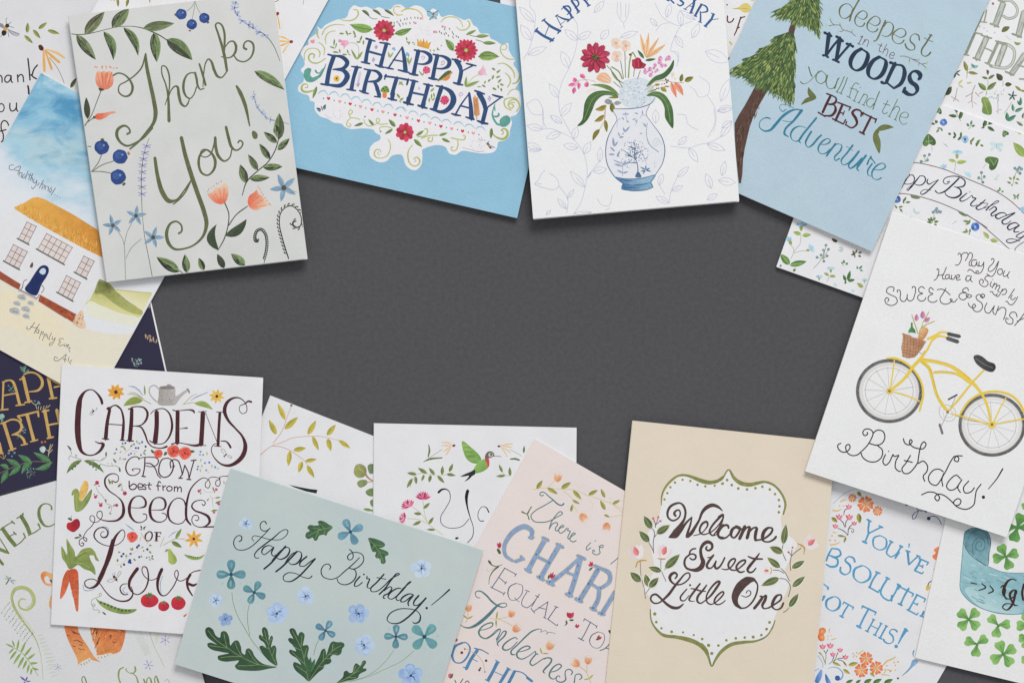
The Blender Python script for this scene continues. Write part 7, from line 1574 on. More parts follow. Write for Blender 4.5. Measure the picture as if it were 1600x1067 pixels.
V(1100, 860, 5.155); S('-20,750 20,800 62,930 90,880 140,810 220,754 320,736 420,726 500,690 550,620 572,560', [20, 22, 9, 18, 26, 28, 24, 16, 12, 12, 9], OGc)
part('dots'); V(970, 700, 4.104); D('280,328|298,288|318,250|348,220|396,202|446,210|492,234|542,244|602,240|650,228', 8, '9a8a34')
V(1120, 700, 4.104); D('38,226|66,204|96,236|138,258|194,264|248,256|292,246|340,264|374,294|398,332|402,372|398,410', 9, '9a8a34')
V(940, 860, 5.155); D('428,508 14|440,574|482,624 10|564,652 12|656,656 9|742,678 9|810,710|862,762 13|888,826 13', 11, '8f8a40'); V(1100, 860, 5.155); D('528,576 12|504,630 12|462,678|396,694 13|328,698|256,704|180,720|116,762|36,760 13|62,826 13', 11, '8f8a40')
part('lettering', 'Welcome'); WB = '54403c'
V(1030, 780, 11.2)
S('290,290 262,250 290,200 345,185 370,240 340,320 240,370 160,320 145,230 190,130 280,75 370,65 430,120 460,220 440,340 380,440 280,560 170,665', [38, 44, 34, 28, 26, 28, 32, 34, 40, 44, 40, 30, 40, 38, 40, 56, 76, 20], WB)
S('180,665 290,640 370,550 470,410 572,310', [20, 70, 60, 40, 24], WB); S('572,310 545,440 505,560 480,650', [22, 34, 40, 44], WB)
S('490,650 560,590 630,480 700,360 750,230 830,140 930,100 1030,130 1110,200', [60, 62, 50, 36, 48, 66, 64, 46, 14], WB)
S('600,632 720,600 800,530 850,440 830,390 770,410 720,480 710,560 760,610 850,595 960,530 1060,420 1120,320', [14, 20, 20, 32, 40, 40, 36, 34, 26, 22, 22, 24, 22], WB)
S('1100,275 1020,350 920,470 880,560 930,630 1010,610', [38, 40, 36, 36, 26, 16], WB); S('1120,430 1060,500 1020,590 1050,650 1120,665', [22, 34, 38, 34, 30], WB)
V(1120, 700, 4.104)
S('10,440 40,425 34,470 6,520 -20,556', [10, 12, 10, 8, 8], WB); S('76,512 70,494 44,496 14,530 8,556 24,576 60,572 92,540', [12, 14, 14, 16, 16, 14, 11, 8], WB)
S('130,500 100,520 92,560 110,574 140,540 150,510 130,500 120,500 150,520 176,510', (9, 20), WB, nib=112)
S('180,500 164,540 146,580|160,550 190,510 210,504 204,540 194,576|204,540 236,510 256,510 250,540 246,576 250,590', (9, 20), WB, nib=108)
S('250,590 300,580 350,540 356,514 330,510 300,540 296,590 330,600 370,580 380,566', (9, 22), WB, nib=112)
part('lettering', 'Sweet'); V(1060, 840, 9.6)
S('262,160 220,165 175,200 165,250 110,300 90,380 120,450 190,480', [22, 24, 24, 26, 30, 34, 32, 34], WB); S('165,250 220,240 262,270 250,315 205,325 170,300', [22, 24, 28, 26, 24, 20], WB)
S('190,480 270,480 340,440 370,360 345,280 335,170 380,90 440,60 500,90 505,150 450,190 410,160 430,130', [34, 60, 74, 66, 48, 40, 50, 52, 40, 36, 30, 26, 26], WB)
S('436,296 480,290 530,255', [16, 20, 24], WB); S('525,260 450,360 425,420 450,455 500,445 560,350', [30, 38, 38, 30, 22, 16], WB); S('565,345 545,420 570,460 620,430 670,350 695,295', [24, 34, 34, 28, 24, 26], WB)
S('645,460 700,475 760,460 820,400 855,330 840,310 790,330 750,390 755,440 800,480 870,485', [12, 20, 22, 24, 26, 28, 30, 32, 30, 24, 20], WB)
S('870,485 940,430 1000,370 1005,335 970,335 910,370 870,430 880,480 930,515 990,500', [20, 24, 26, 28, 30, 30, 32, 32, 28, 20], WB)
S('1215,230 1160,310 1070,420 1035,480 1060,515 1110,510 1165,450', [18, 36, 44, 36, 30, 26, 18], WB); S('1045,278 1130,310 1262,316', [20, 30, 24], WB)
part('lettering', 'Little One'); V(1010, 890, 9.6)
S('430,130 462,80 430,42 380,60 350,110 370,170 430,215 520,215 610,160 655,90 635,45 580,60 500,150 420,250 340,360 250,450', [22, 28, 34, 44, 46, 32, 24, 22, 22, 24, 22, 22, 30, 38, 40, 32], WB)
S('250,450 180,495 110,495 65,440 80,385 140,365 200,410 260,470 330,530 400,565 480,565 555,510', [24, 22, 24, 26, 28, 30, 30, 34, 40, 46, 40, 18], WB)
S('608,285 550,350 510,410 520,455 570,460 640,380', [18, 24, 26, 24, 18, 12], WB); D('655,228', 17, WB)
S('805,205 740,290 660,400 640,450 680,470 725,465', [26, 32, 32, 26, 14, 10], WB); S('905,225 850,300 770,400 765,470 810,500 880,460', [20, 30, 36, 30, 22, 18], WB); S('665,278 740,290 800,310 890,322', [14, 26, 24, 14], WB)
S('880,460 960,390 1050,270 1100,180 1080,170 1020,210 940,310 900,400 910,480 960,515 1020,500', [18, 30, 38, 34, 32, 30, 26, 24, 24, 20, 16], WB)
S('1020,500 1100,430 1160,350 1150,325 1100,350 1030,430 1020,490 1070,520 1130,500 1185,455', [16, 24, 24, 24, 26, 28, 26, 20, 18, 14], WB)
V(1100, 860, 5.155)
S('400,230 350,240 290,290 250,370 260,430 300,464', [30, 62, 70, 54, 34, 14], WB); S('400,230 430,270 424,340 390,410 340,456 290,464', [20, 12, 14, 14, 12, 12], WB); S('300,360 340,372 376,350 372,324 350,322 340,340', [6, 8, 9, 8, 7, 9], WB)
S('450,366 470,370 440,420 404,464|430,430 480,370 500,360 490,400 470,440 480,464 520,460', (10, 24), WB, nib=112)
S('520,460 570,430 620,390 620,356 590,360 560,400 550,450 580,474 620,460 640,420', (10, 24), WB, nib=112)
GA, GB = '4f6f40', '76804a'
def lb(s, v='a3a04c'):
    part('leaf'); a = [float(t) for t in s.replace(',', ' ').split()]; dx, dy = a[2]-a[0], a[3]-a[1]; l = math.hypot(dx, dy)
    Lf('%f,%f %f,%f %f' % (a[0]-dx*5/l, a[1]-dy*5/l, a[2]+dx*8/l, a[3]+dy*8/l, a[4]+14), 8, 'e2ddd2'); Lf(s, 40, GA, GB, vein=v)
V(970, 700, 4.104); 
part('stem'); S('210,668 208,600 216,540 200,510|180,604 200,640 212,672|216,570 230,550|222,508 220,480 208,452|222,490 236,460 240,444|226,490 250,468', 4.5, '77606a'); D('208,450 8|240,442 8|254,466 8', 8, 'd8707a')
lb('198,516 148,434 44'); lb('230,548 314,492 44'); lb('182,602 118,530 44')
def bud(x, y, r, a):
    part('rosebud'); ca, sa = math.cos(math.radians(a)), math.sin(math.radians(a))
    for k, c_ in ((-.5, 'ecdcdc'), (.5, 'ecdcdc'), (-.22, 'e6d0d2'), (.22, 'f0e2e2')): b = math.radians(a)+k; Lf('%f,%f %f,%f %f' % (x, y, x+r*1.25*math.cos(b), y+r*1.25*math.sin(b), r*.6), 9, c_)
    Lf('%f,%f %f,%f %f' % (x+r*.3*ca, y+r*.3*sa, x+r*1.1*ca, y+r*1.1*sa, r*.45), 9, 'e0706c', 'e88a86')
bud(116, 712, 80, -110); bud(262, 706, 76, -70); part('stem'); S('124,716 130,820 150,900 158,964|160,930 190,890|256,710 260,780 290,852|280,780 290,768', [4, 4, 4.5, 5], '8a7478'); S('96,762 110,728 140,718 164,720|238,706 262,710 286,708', [6, 9, 6], 'b9963c')
lb('128,856 60,794 48'); lb('180,888 156,806 42'); lb('182,892 242,828 42'); lb('262,788 176,762 36'); lb('284,770 378,680 48')
V(1120, 700, 4.104)
part('stem'); S('426,610 420,650 430,690 444,720|412,770 440,800 460,840 466,850|360,780 400,784 430,800|400,834 440,840 470,880 470,910 458,950|480,680 470,740 474,784|540,640 500,670 480,690|480,690 482,650|478,690 466,670|470,1010 446,1040 426,1052', 4.5, '77686a')
lb('426,616 444,486 42'); lb('424,670 340,632 44'); lb('406,766 324,700 40'); lb('400,832 286,880 46'); lb('480,768 564,720 38'); lb('484,888 566,820 38'); lb('464,1018 524,930 38')
bud(566, 634, 74, -38); S('516,610 546,624 562,640 558,680', [5, 10, 9, 4], 'b9963c'); D('460,666 7|486,636 7', 7, 'c8606c'); bud(346, 784, 40, 180); S('346,764 352,784 344,804', 5, 'c3a060')
SM = 1.0
# ======================= gardens card
card('white card with a grey watering can and dark red garden lettering, carrots and tomatoes', [(97, 570), (411, 590), (396, 998), (80, 975)], 2.3, (0, 0, 0.2), WH, bow=.6)
RD = '4d262c'; V(80, 570, 6.276)
part('lettering', 'GARDENS')
S('500,380 490,340 450,280 400,244 340,256 290,320 272,400 262,520 260,640 270,760 300,850 360,884 420,880 480,840 510,780 500,768 470,768 430,750', [26, 28, 18, 10, 16, 40, 56, 58, 60, 52, 30, 14, 14, 26, 36, 22, 14, 8], RD)
capn('30/34/40;574,440 550,560 534,724|12;574,440 600,404 640,396 680,430 704,500 712,600|20/26;708,560 696,736|10;560,580 704,590|12;500,722 566,730|12;676,736 720,740|24;550,430 570,420|16;640,398 680,430', RD)
S('560,440 600,404 640,398 680,430 706,510 710,620 700,736', [16, 12, 14, 16, 22, 24, 22], RD)
capn('34/38/42;790,430 786,560 770,740|12;754,436 790,420|14;740,742 806,746', RD); S('790,414 850,408 910,420 944,470 930,540 880,590 800,600', [12, 12, 16, 24, 22, 12, 9], RD); S('830,600 880,610 920,680 950,760 1000,806 1067,816', [9, 16, 18, 14, 10, 9], RD)
V(240, 570, 6.278)
capn('44/44/50;30,460 30,600 14,760', RD); S('-30,480 0,450 40,434 100,430 150,470 176,540 180,620 150,710 100,766 50,776 -20,756 -40,740', [8, 8, 10, 10, 16, 22, 24, 18, 10, 9, 12, 10], RD); S('-20,800 40,814 80,816 130,800', [9, 10, 12, 22], RD)
capn('40/40/44;236,460 234,600 232,766|10;186,440 240,460', RD); S('200,450 280,446 340,440 390,450 400,470', [8, 9, 12, 22, 14], RD); S('250,626 290,622 330,618', [6, 9, 16], RD); S('176,776 240,764 320,776 390,790 440,786 470,770', [14, 9, 10, 20, 28, 26], RD)
capn('46/44/46;484,470 476,620 466,780|8;440,460 520,456|6;510,470 560,600 620,750|28/28/30;650,470 640,620 632,790|8;616,462 690,464|8;596,794 664,800|8;450,786 514,790', RD)
S('960,364 930,356 890,384 850,400 840,440 870,478 910,460 914,410 890,360 840,324 780,326 720,370 696,450 730,540 800,620 870,700 900,790 880,880 820,950 740,986 660,970 590,900 566,830 590,780 620,770', [20, 18, 10, 7, 7, 7, 8, 8, 9, 12, 20, 32, 38, 26, 18, 22, 40, 46, 40, 28, 16, 10, 8, 8, 6], RD); S('660,746 710,750 740,780 756,810', [10, 14, 20, 22], RD)
V(80, 570, 6.276); part('bee'); S('400,470 420,450', 9, '3a3030'); S('376,480 400,490 420,474|440,420 450,430 430,450|380,470 410,440 400,430', 3, '8a8488'); D('414,450', 8, '3a3030')
part('yellow_flower'); 
for i in range(8): a = i*.785+.3; Lf('%f,%f %f,%f 42' % (634, 266, 634+88*math.cos(a), 266+80*math.sin(a)), 42, 'f0ae2c', 'e59a24')
D('634,266', 18, '4a2a34')
part('leaf_sprig'); Lf('900,346 706,402 76 .1', 70, 'a3b334', '8aa032'); S('760,210 810,216 860,250 900,300', [6, 14, 14, 6], '98a0c4'); S('746,286 800,290 860,310 920,350 980,384|770,270 830,280 900,330', [5, 8, 8, 6], 'a3a462'); Lf('920,300 914,196 18', 18, '8f9a44')
part('watering_can'); V(240, 570, 6.278); F('60,216 130,210 206,214 214,290 220,386 130,400 46,386 50,300', 'a8a09c', c2='b9b3b0', ang=0); F('60,216 200,214 204,232 130,238 60,232', '8a8280'); F('124,212 130,196 146,190 172,196 180,212', '958d8a'); S('216,320 260,290 300,260 330,246|222,370 260,320 320,262', [14, 10, 8], 'b5afac'); F('218,310 270,284 320,250 330,262 280,300 240,350 222,380', 'b9b3b0'); F('322,230 340,234 356,262 352,284 336,262', '938c8a'); 
for i in range(60): S('%f,%f %f,%f' % ((x := random.uniform(56, 206)), (y := random.uniform(240, 380)), x+random.uniform(-6, 6), y+16), 4, random.choice(['9a9290', 'bdb7b4', 'aaa29f']))
V(80, 570, 6.276); S('1060,380 1000,330 962,270 970,220 1010,200 1060,240', [12, 12, 12, 12, 12, 12], 'b0aaa8')
V(240, 570, 6.278); part('leaf_sprig'); S('286,390 320,360 370,310 420,286|300,384 380,370 410,370', [6, 7, 5], 'a8a070'); S('360,350 430,310 530,270', [5, 13, 7], '9aa4cc'); Lf('400,378 582,440 56 -.12', 56, '94ad34', 'a9bd44')
part('yellow_flower')
for i in range(8): a = i*.785+.2; Lf('%f,%f %f,%f 30' % (620, 308, 620+78*math.cos(a), 308+74*math.sin(a)), 32, 'f0b32c', 'f3c04a')
D('620,308', 14, '3f2a38')
part('blueberries'); V(80, 570, 6.276); cc = ['3a4a9a', '5a7ac4', '7a9ad4']; D('700,770 10|726,766 9|640,826 10|812,778 9|830,814 11|854,814 11|892,756 11|926,800 11|782,868 10|760,882 9|880,882 9', 9, '4a68b4'); D('926,800 11|728,766 9', 9, '2a3470')
part('leaf_sprig'); Lf('720,800 674,800 16|712,806 730,840 16|800,780 770,804 14|846,768 836,736 14|850,770 884,770 14|930,830 904,856 16|900,856 930,886 16|640,860 606,874 16|670,860 690,846 14|810,860 826,882 12|740,920 700,926 16|670,930 680,900 10', 15, '9aa84c', '7f9040'); S('720,860 760,830 800,790|780,840 850,850|700,920 660,930', 2.5, 'd0b9a8')
part('pea_pods'); Lf('300,934 150,1067 46 .1|320,940 520,1060 44 -.1', 44, '7a9a3c', '5f7f34'); D('264,966 8|236,996 8|210,1020 8|380,976 8|410,1000 8|440,1026 8', 8, '3f5a2c'); S('176,816 200,870 190,890 240,910 300,930|240,900 236,880 252,884 250,904|190,890 170,910 182,930|320,940 370,930 420,940 400,960 406,930 430,930 480,940 540,900 530,860|480,970 560,990 640,990 670,1020|470,1000 480,970|560,970 550,960|590,960 600,980|490,930 520,910', 3.5, '97a07c'); Lf('200,836 156,786 18|536,900 542,850 16|466,1010 480,970 14|640,960 604,916 16|676,1050 668,1000 18', 16, '5f7a44', '4a6638')
V(240, 570, 6.278)
def poppyw(x, y, r): part('poppy_flower'); Fl(x, y, r, 7, 'ef6450', 'f2836c', w=1.1); Fl(x, y, r*.72, 6, 'e04438', 'ea5a48', w=.9, rot=20); D('%f,%f' % (x, y), r*.14, '4a2428')
part('leaf'); Lf('130,850 100,890 30|346,850 408,848 28', 30, '5f7f40', '3f5f30'); V(80, 570, 6.276); Lf('1010,866 976,828 26', 24, '5f7f40', '3f5f30'); V(240, 570, 6.278); poppyw(46, 870, 42); poppyw(196, 846, 62); poppyw(308, 866, 62)
part('blueberries'); D('460,850 11|456,880 9|486,882 10|546,956 11|504,962 11|604,1002 12|516,1032 11|436,996 9|430,1022 9', 10, '6a96d0'); D('436,996 8|430,1024 8|546,956 9', 8, '3a55b0'); Lf('470,920 456,950 16|474,976 474,1012 14|460,1020 458,1052 14|524,850 524,890 14|572,974 572,1012 14|620,1020 644,1012 14', 14, 'b0b050', 'c3bf68'); S('530,1060 546,1050', 5, 'e8a890')
part('bee'); S('690,896 714,876', 12, '2f2a28'); S('696,886 704,892', 5, 'c9b07a'); S('690,870 664,840 662,826 690,830 712,870|720,890 760,916 770,906 730,880|690,900 700,910', 3, '8f8a98')
# GROW / best from
part('lettering', 'GROW'); V(220, 700, 6.278)
V(80, 730, 6.276); S('866,0 870,-20', 1, RD) if 0 else None
V(60, 560, 4.444)
S('700,700 690,684 650,686 616,720 608,770 630,806 670,810 700,790 706,770 680,764 650,770 660,780', [9, 7, 7, 9, 10, 8, 7, 7, 7, 6, 6, 6], RD)
S('740,690 736,760 726,812|718,816 744,820', 8, RD); S('700,690 760,684 820,690 834,710 820,740 780,750 740,740 736,730 780,730 810,760 830,810 850,830', [5, 6, 7, 8, 7, 6, 5, 5, 8, 8, 7, 6], RD)
S('900,690 860,700 838,750 840,800 870,824 910,810 936,760 930,710 900,690', [6, 8, 9, 9, 7, 9, 10, 8, 6], RD)
S('920,760 916,720 940,700 970,710 990,760 1000,806|1016,740 1000,800 980,830|1016,740 1040,790 1046,836|1080,710 1060,780 1046,836|1060,708 1096,704|930,750 946,746|974,830 1000,830|1030,838 1060,840', 7, RD)
part('lettering', 'best from')
S('630,850 634,900 650,910 676,900 680,880 660,870 636,886', 8, RD); S('690,890 724,890 720,872 700,868 690,884 700,908 724,904', 7, RD); S('750,880 734,872 730,884 746,894 744,908 726,906', 7, RD); S('770,860 768,900 780,908|758,876 786,876', 7, RD)
S('850,862 836,852 830,870 832,916|818,882 848,884', 7, RD); S('864,880 866,916|866,894 884,882', 7, RD); S('906,884 890,900 900,918 924,914 928,894 906,884', 7, RD); S('944,888 944,922|944,900 960,888 966,900 966,922|966,904 984,890 992,902 992,926', 7, RD)
part('lettering', 'Seeds'); V(80, 730, 6.276)
S('606,132 630,146 656,130 656,84 620,62 570,70 530,110 530,170 570,230 640,280 690,330 710,400 700,470 650,516 580,526 500,514 450,480 456,436 490,430 500,480 460,530 410,536 380,510 386,476 414,474 428,510 400,570 350,620 320,670 316,700 344,724 350,700 320,686 280,710 276,750 300,772 322,750 306,736 296,744', [9, 12, 9, 8, 10, 14, 18, 18, 12, 10, 20, 32, 28, 18, 13, 9, 8, 9, 9, 8, 7, 8, 8, 8, 8, 9, 8, 8, 8, 9, 9, 8, 8, 9, 9, 9, 9, 9], RD)
S('780,394 860,396 920,380 926,330 890,286 840,282 790,320 766,400 780,480 830,534 890,536 936,500 930,460 900,456', [7, 8, 22, 22, 14, 10, 22, 32, 26, 14, 9, 10, 10, 10], RD)
S('970,414 1067,416|1067,300 1010,320 976,390 976,460 1010,520 1067,536', [9, 10], RD) if 0 else None
V(220, 700, 6.278)
S('90,604 160,606 226,596 244,550 226,500 180,482 130,500 96,560 90,630 110,690 160,722 220,716 254,680 240,644 206,636', [7, 8, 16, 24, 20, 12, 12, 26, 30, 24, 14, 10, 10, 10, 8], RD)
S('440,560 420,510 370,488 320,510 280,570 266,640 290,710 350,742 410,730 440,690', [16, 12, 10, 10, 20, 24, 16, 10, 10, 10], RD); S('880,240 860,270 800,276 770,290 780,340 760,374 736,360 740,320 780,300 740,286 690,284 666,300 680,350 664,390 636,380 634,340 660,310 620,290 560,320 490,400 460,490 444,600 452,700 490,750', [9, 8, 7, 8, 8, 8, 8, 8, 7, 7, 7, 7, 8, 8, 8, 8, 7, 8, 11, 14, 20, 26, 24, 16], RD)
S('600,546 616,562 634,540 620,516 570,510 520,530 500,570 530,610 600,636 660,670 676,720 640,760 580,774 520,750 500,700 520,660 556,660 570,690 550,710 536,704', [8, 10, 9, 8, 9, 12, 16, 16, 20, 28, 26, 14, 9, 8, 9, 9, 9, 9, 9, 9], RD); S('610,772 716,770', 12, RD)
V(220, 700, 6.278); part('lettering', 'OF'); S('80,816 46,850 50,900 84,906 110,870 106,826 80,816', [10, 16, 14, 9, 16, 14, 10], RD); capn('22/22;156,830 152,900|9;134,824 200,826|9;160,864 190,864|9;136,908 168,908|9;198,826 194,840', RD)
V(80, 730, 6.276); part('corn_cob'); F('274,320 272,250 300,180 330,130 356,140 366,190 350,250 320,300 290,330', 'ecc05c', c2='e5ad4c'); 
for i in range(60): D('%f,%f' % (random.uniform(284, 356), random.uniform(160, 290)), 6, random.choice(['f0ce7a', 'e0a84c', 'e8b95c']))
F('204,280 200,250 220,216 250,208 262,220 240,240 216,270', '96a03c'); F('230,230 260,216 276,260 276,320 300,330 340,280 398,214 396,260 370,330 330,390 280,430 240,430 226,360 222,290', '93a53c', c2='7f9638'); S('250,420 250,320 256,240|280,420 320,350 380,260', [3, 5, 3], 'b4bc5c')
part('apple'); F('150,580 160,544 200,534 226,510 260,504 280,530 280,580 256,610 220,634 180,620 156,600', 'b92230', c2='a01c30'); F('160,500 180,490 206,510 200,524 180,516', '5a7038'); S('190,520 200,474', 3, '7a7068')
part('berry_twig'); S('440,190 460,236 510,290 540,350 590,380 584,440|630,370 600,384', 3, 'b08a78')
D('450,150 20|434,290 16|486,370 18|642,370 16|722,254 20', 16, 'b9345c'); Lf('440,170 414,170 14|460,176 478,186 14|430,270 414,262 14|440,274 460,276 14|480,350 458,346 12|490,350 508,354 12|540,340 532,306 16|560,400 580,380 16|590,460 566,440 14|620,360 612,384 14|700,230 680,210 8', 14, '7a9044', '5f7a3c'); S('690,166 696,210 716,244', 3, 'b08a78'); Lf('652,194 690,156 22|580,170 560,104 18|590,150 570,130 14|600,166 596,120 16', 16, '8a8f34', '757f34')
part('leaf_sprig'); Lf('226,694 290,680 20|270,652 300,680 20', 18, '6f7a50', '5f6a44')
part('carrots'); V(70, 840, 6.154); F('216,310 236,306 240,400 220,470 190,540 150,588 146,570 160,460 180,370', 'c95a30', c2='d96a3c', ang=80); F('232,320 250,300 290,296 316,320 326,420 326,560 316,708 304,704 280,600 250,480 234,400', 'c9522c', c2='dd7040', ang=20)
for i in range(30): x, y = random.uniform(248, 316), random.uniform(320, 640); S('%f,%f %f,%f' % (x, y, x+12, y+3), 3, 'b5482a')
part('carrot_leaves'); F('236,300 200,240 166,190 162,80 190,120 214,160 210,10 250,70 286,130 296,180 360,110 440,96 480,130 500,180 522,222 490,214 470,170 430,170 440,210 480,290 486,354 440,320 380,300 320,260 270,290', '98a83e', c2='7f9a3a', ang=80); S('240,290 200,200 180,120|250,290 240,180 222,60|256,280 300,200 400,130|262,286 340,230 460,320|230,230 196,170|330,180 420,120', [6, 4, 2], '6b8a34'); S('300,180 360,140 430,120|300,240 370,250 430,290', 5, 'b9c05c')
part('lettering', 'Love')
V(80, 730, 6.276); S('520,630 500,630 484,660 500,684 540,680 556,640 530,596 480,590 436,620 420,670 450,720 520,760 590,770 660,750 710,700 722,640 700,610 660,640 620,700 580,850 530,970 470,1100', [7, 7, 8, 12, 18, 14, 11, 12, 15, 15, 11, 9, 8, 8, 8, 9, 9, 16, 30, 40, 42, 40], RD)
V(70, 840, 6.154); S('660,20 600,220 540,380 490,460 430,482 390,460 386,420 430,396 480,400 530,440 580,510 640,570 720,606 800,600 840,560 846,520 830,470', [40, 40, 36, 28, 13, 12, 10, 9, 9, 9, 10, 12, 14, 18, 16, 12, 9], RD)
S('790,440 750,444 722,480 740,530 790,544|890,296 840,360 810,440 830,510 880,544 940,520 990,440 996,350 970,280 940,280 936,330 970,390 1030,404 1090,380', [8, 10, 14, 14, 12, 1], RD) if 0 else S('790,440 750,446 724,480 740,530 770,546 800,540', [8, 9, 12, 14, 11, 9], RD)
S('892,294 850,350 816,410 812,470 840,520 890,544 950,510 990,430 994,340 974,282 946,276 934,310 960,370 1010,404 1060,396 1100,360', [34, 32, 30, 24, 12, 10, 14, 16, 14, 12, 10, 9, 9, 8, 8, 8], RD)
S('1126,300 1100,360 1084,430 1090,500 1120,550 1160,552 1220,490 1260,420 1284,340 1270,310 1250,330 1256,380 1300,414 1360,390 1420,330 1496,310', [32, 32, 28, 22, 14, 10, 11, 11, 10, 9, 8, 9, 9, 9, 9, 12], RD)
S('1400,350 1370,410 1376,480 1420,556|1380,440 1430,456 1460,440', [26, 26, 22, 12], RD); S('1120,540 1110,440 1134,364|366,450 380,500 430,506 480,490|776,470 750,500 770,528 800,526', [3, 7, 3], '6a93bd')
V(80, 730, 6.276); S('500,580 550,590 566,630 562,660', [3, 7, 3], '5a80a8')
V(70, 840, 6.154); part('bee'); S('662,368 690,404', 20, '2a2628'); S('672,386 680,392', 9, 'd9a840'); S('666,392 620,400 600,416 640,424 680,400|690,380 720,320 734,330 700,384|660,366 650,340|672,360 674,330|690,410 700,420', 3, '8f8c94')
part('blueberries'); D('888,90 13|904,72 12|756,154 12|738,176 12|826,154 12|908,184 11|986,110 12|818,216 14|808,232 12|824,238 12|762,256 12|980,190 8|1004,184 7|1034,176 9', 11, '34498f'); Lf('730,140 700,134 18|790,160 776,190 16|850,120 816,100 18|840,90 850,116 14|950,90 926,90 18|940,126 960,122 18|1000,70 1030,74 18|1000,126 1026,150 18|920,170 940,186 16|850,200 876,220 18|700,200 698,234 20|730,260 736,290 16|1010,200 1012,220 16|1020,190 1050,210 16', 16, '8fa044', '75893c'); S('760,240 800,180 860,140 940,90|690,260 760,240', 3, 'd8c4b4')
poppyw(840, 10, 44) if 0 else None
V(80, 730, 6.276); poppyw(796, 680, 54); part('leaf_sprig'); S('730,556 770,586 810,616', [4, 12, 8], '7fa3c4'); Lf('890,600 876,566 16|900,600 930,576 16|896,610 870,606 12|904,604 920,606 12', 14, '4f6340'); S('880,640 910,690 950,744|870,720 880,680', [5, 8, 4], 'b9a37c')
V(220, 700, 6.278); part('yellow_flower'); 
for i in range(7): a = i*.8976+.25; Lf('%f,%f %f,%f 32' % (520, 890, 520+94*math.cos(a), 890+90*math.sin(a)), 32, 'f0b02e', 'e8a028')
D('520,888', 14, '5f3048')
part('leaf_sprig'); Lf('340,890 400,786 34|300,914 404,974 44', 38, '86a03c', '6d8a38'); S('220,950 290,910 340,888 430,890|190,966 230,870', 4, 'b0aa80'); S('270,870 320,830 360,810', [4, 12, 4], '9aa8cc')
part('pear'); V(70, 840, 6.154); F('1184,110 1206,106 1230,140 1260,180 1270,220 1250,250 1216,254 1190,230 1186,180 1184,140', 'b4c440', c2='93ad38'); Lf('1190,110 1150,136 16|1184,118 1160,112 14', 14, '7f9a38')
part('pea_pods'); F('1340,160 1400,170 1470,184 1536,160 1500,200 1430,212 1370,190', '8fae3c'); D('1390,178|1410,182|1430,186|1450,188|1470,188', 7, '4a6a2c')
part('pea_pods'); F('490,580 520,600 600,630 700,670 790,684 886,686 850,716 780,732 680,720 580,680 520,630', '93ab40', c2='7f9a3a'); 
for i in range(9): D('%d,%d' % (540+i*34, 620+min(i, 6)*13), 12, '4a6a34')
S('530,560 520,540 540,530 544,550 510,570 480,580 450,600 450,640 470,660 486,646 466,630 470,690 510,690 530,710 510,720', 3.5, '87906c'); Lf('590,740 550,708 16', 14, '4a6638')
def tomato(x, y, rx, ry):
    part('tomato'); F(' '.join('%f,%f' % (x+rx*math.cos(t*math.pi/8)*(1+.04*math.cos(3*t*math.pi/8)), y+ry*math.sin(t*math.pi/8)) for t in range(16)), 'd0293a', c2='c02238', ang=60)
    for a in (-150, -100, -60, -20, 40, 160): b = math.radians(a); Lf('%f,%f %f,%f %f' % (x, y-ry*.7, x+rx*.5*math.cos(b), y-ry*.7+rx*.42*math.sin(b), rx*.2), 8, '5f9040', '47763a')
tomato(1005, 602, 86, 66); tomato(1142, 656, 54, 48); tomato(1282, 626, 70, 66); part('pepper'); F('1330,750 1350,736 1366,724 1362,742 1340,760', 'd9522c')
part('berry_twig'); V(220, 700, 6.278); S('610,400 640,430 710,430|680,460 700,490 750,480|700,490 710,580', 3, 'c9aeb0'); D('570,420 16|740,404 15|764,546 15|718,628 13', 15, 'cf4a80'); Lf('590,420 584,396 14|592,430 584,454 14|716,420 706,376 16|720,410 726,440 14|650,520 668,488 14|730,488 786,480 14|730,540 790,518 20|690,616 756,606 20|820,350 812,320 12|836,346 848,330 12|830,352 852,352 12', 15, '8aa03c', '6f8a38')
SM = .95
# ======================= teal card
card('pale teal birthday card with painted blue blossoms and oak shaped leaves', [(360, 732), (755, 860), (662, 1160), (273, 1037)], 4.0, (0.1, 0.1, 0.3), TEAL, fold='top', bow=.7)
V(270, 730, 5.616); I = '262c3a'
part('lettering', 'Happy')
S('580,650 600,640 604,606 580,596 546,620 534,670 560,716 620,724 680,700 740,650 800,590 850,536|822,496 810,474 784,476 766,510 780,550 820,556 856,530', [9, 12, 10, 8, 9, 10, 8, 9, 9, 10, 9, 8], I)
S('710,646 694,620 710,600 760,606 820,624 880,634 950,630 1000,590 1010,556 990,544 950,560 880,620 800,680 740,730 716,770 730,794 756,792', [7, 7, 7, 7, 7, 7, 7, 8, 9, 8, 8, 13, 13, 12, 10, 8, 8], I)
S('880,700 850,684 800,700 780,744 800,764 840,740 886,700|886,700 866,750 880,776 920,760', (7, 15), I, nib=122)
S('990,690 930,760 860,840 800,890|870,820 900,780 960,720 1010,700 1026,724 1000,780 940,806 910,790', (7, 17), I, nib=125)
S('1090,736 1030,800 960,870 904,914|980,850 1010,800 1060,750 1120,740 1130,780 1090,840 1040,850 1016,830', (7, 17), I, nib=125)
S('1176,780 1120,830 1114,860 1150,866 1200,830 1246,800|1250,800 1180,880 1100,960 1030,1000 976,990 970,956 1010,924 1080,930 1140,960 1200,970 1222,950', (7, 16), I, nib=125)
part('lettering', 'Birthday!'); V(480, 780, 5.335)
S('184,584 196,562 180,540 144,544 116,590 130,640 190,664 250,650 310,600 380,540 436,484|350,416 370,430 384,470 370,500 344,500 336,476 360,450 410,440 460,460 470,510 430,560 380,580 350,570', [8, 10, 9, 8, 10, 10, 8, 8, 9, 10, 10, 8], I)
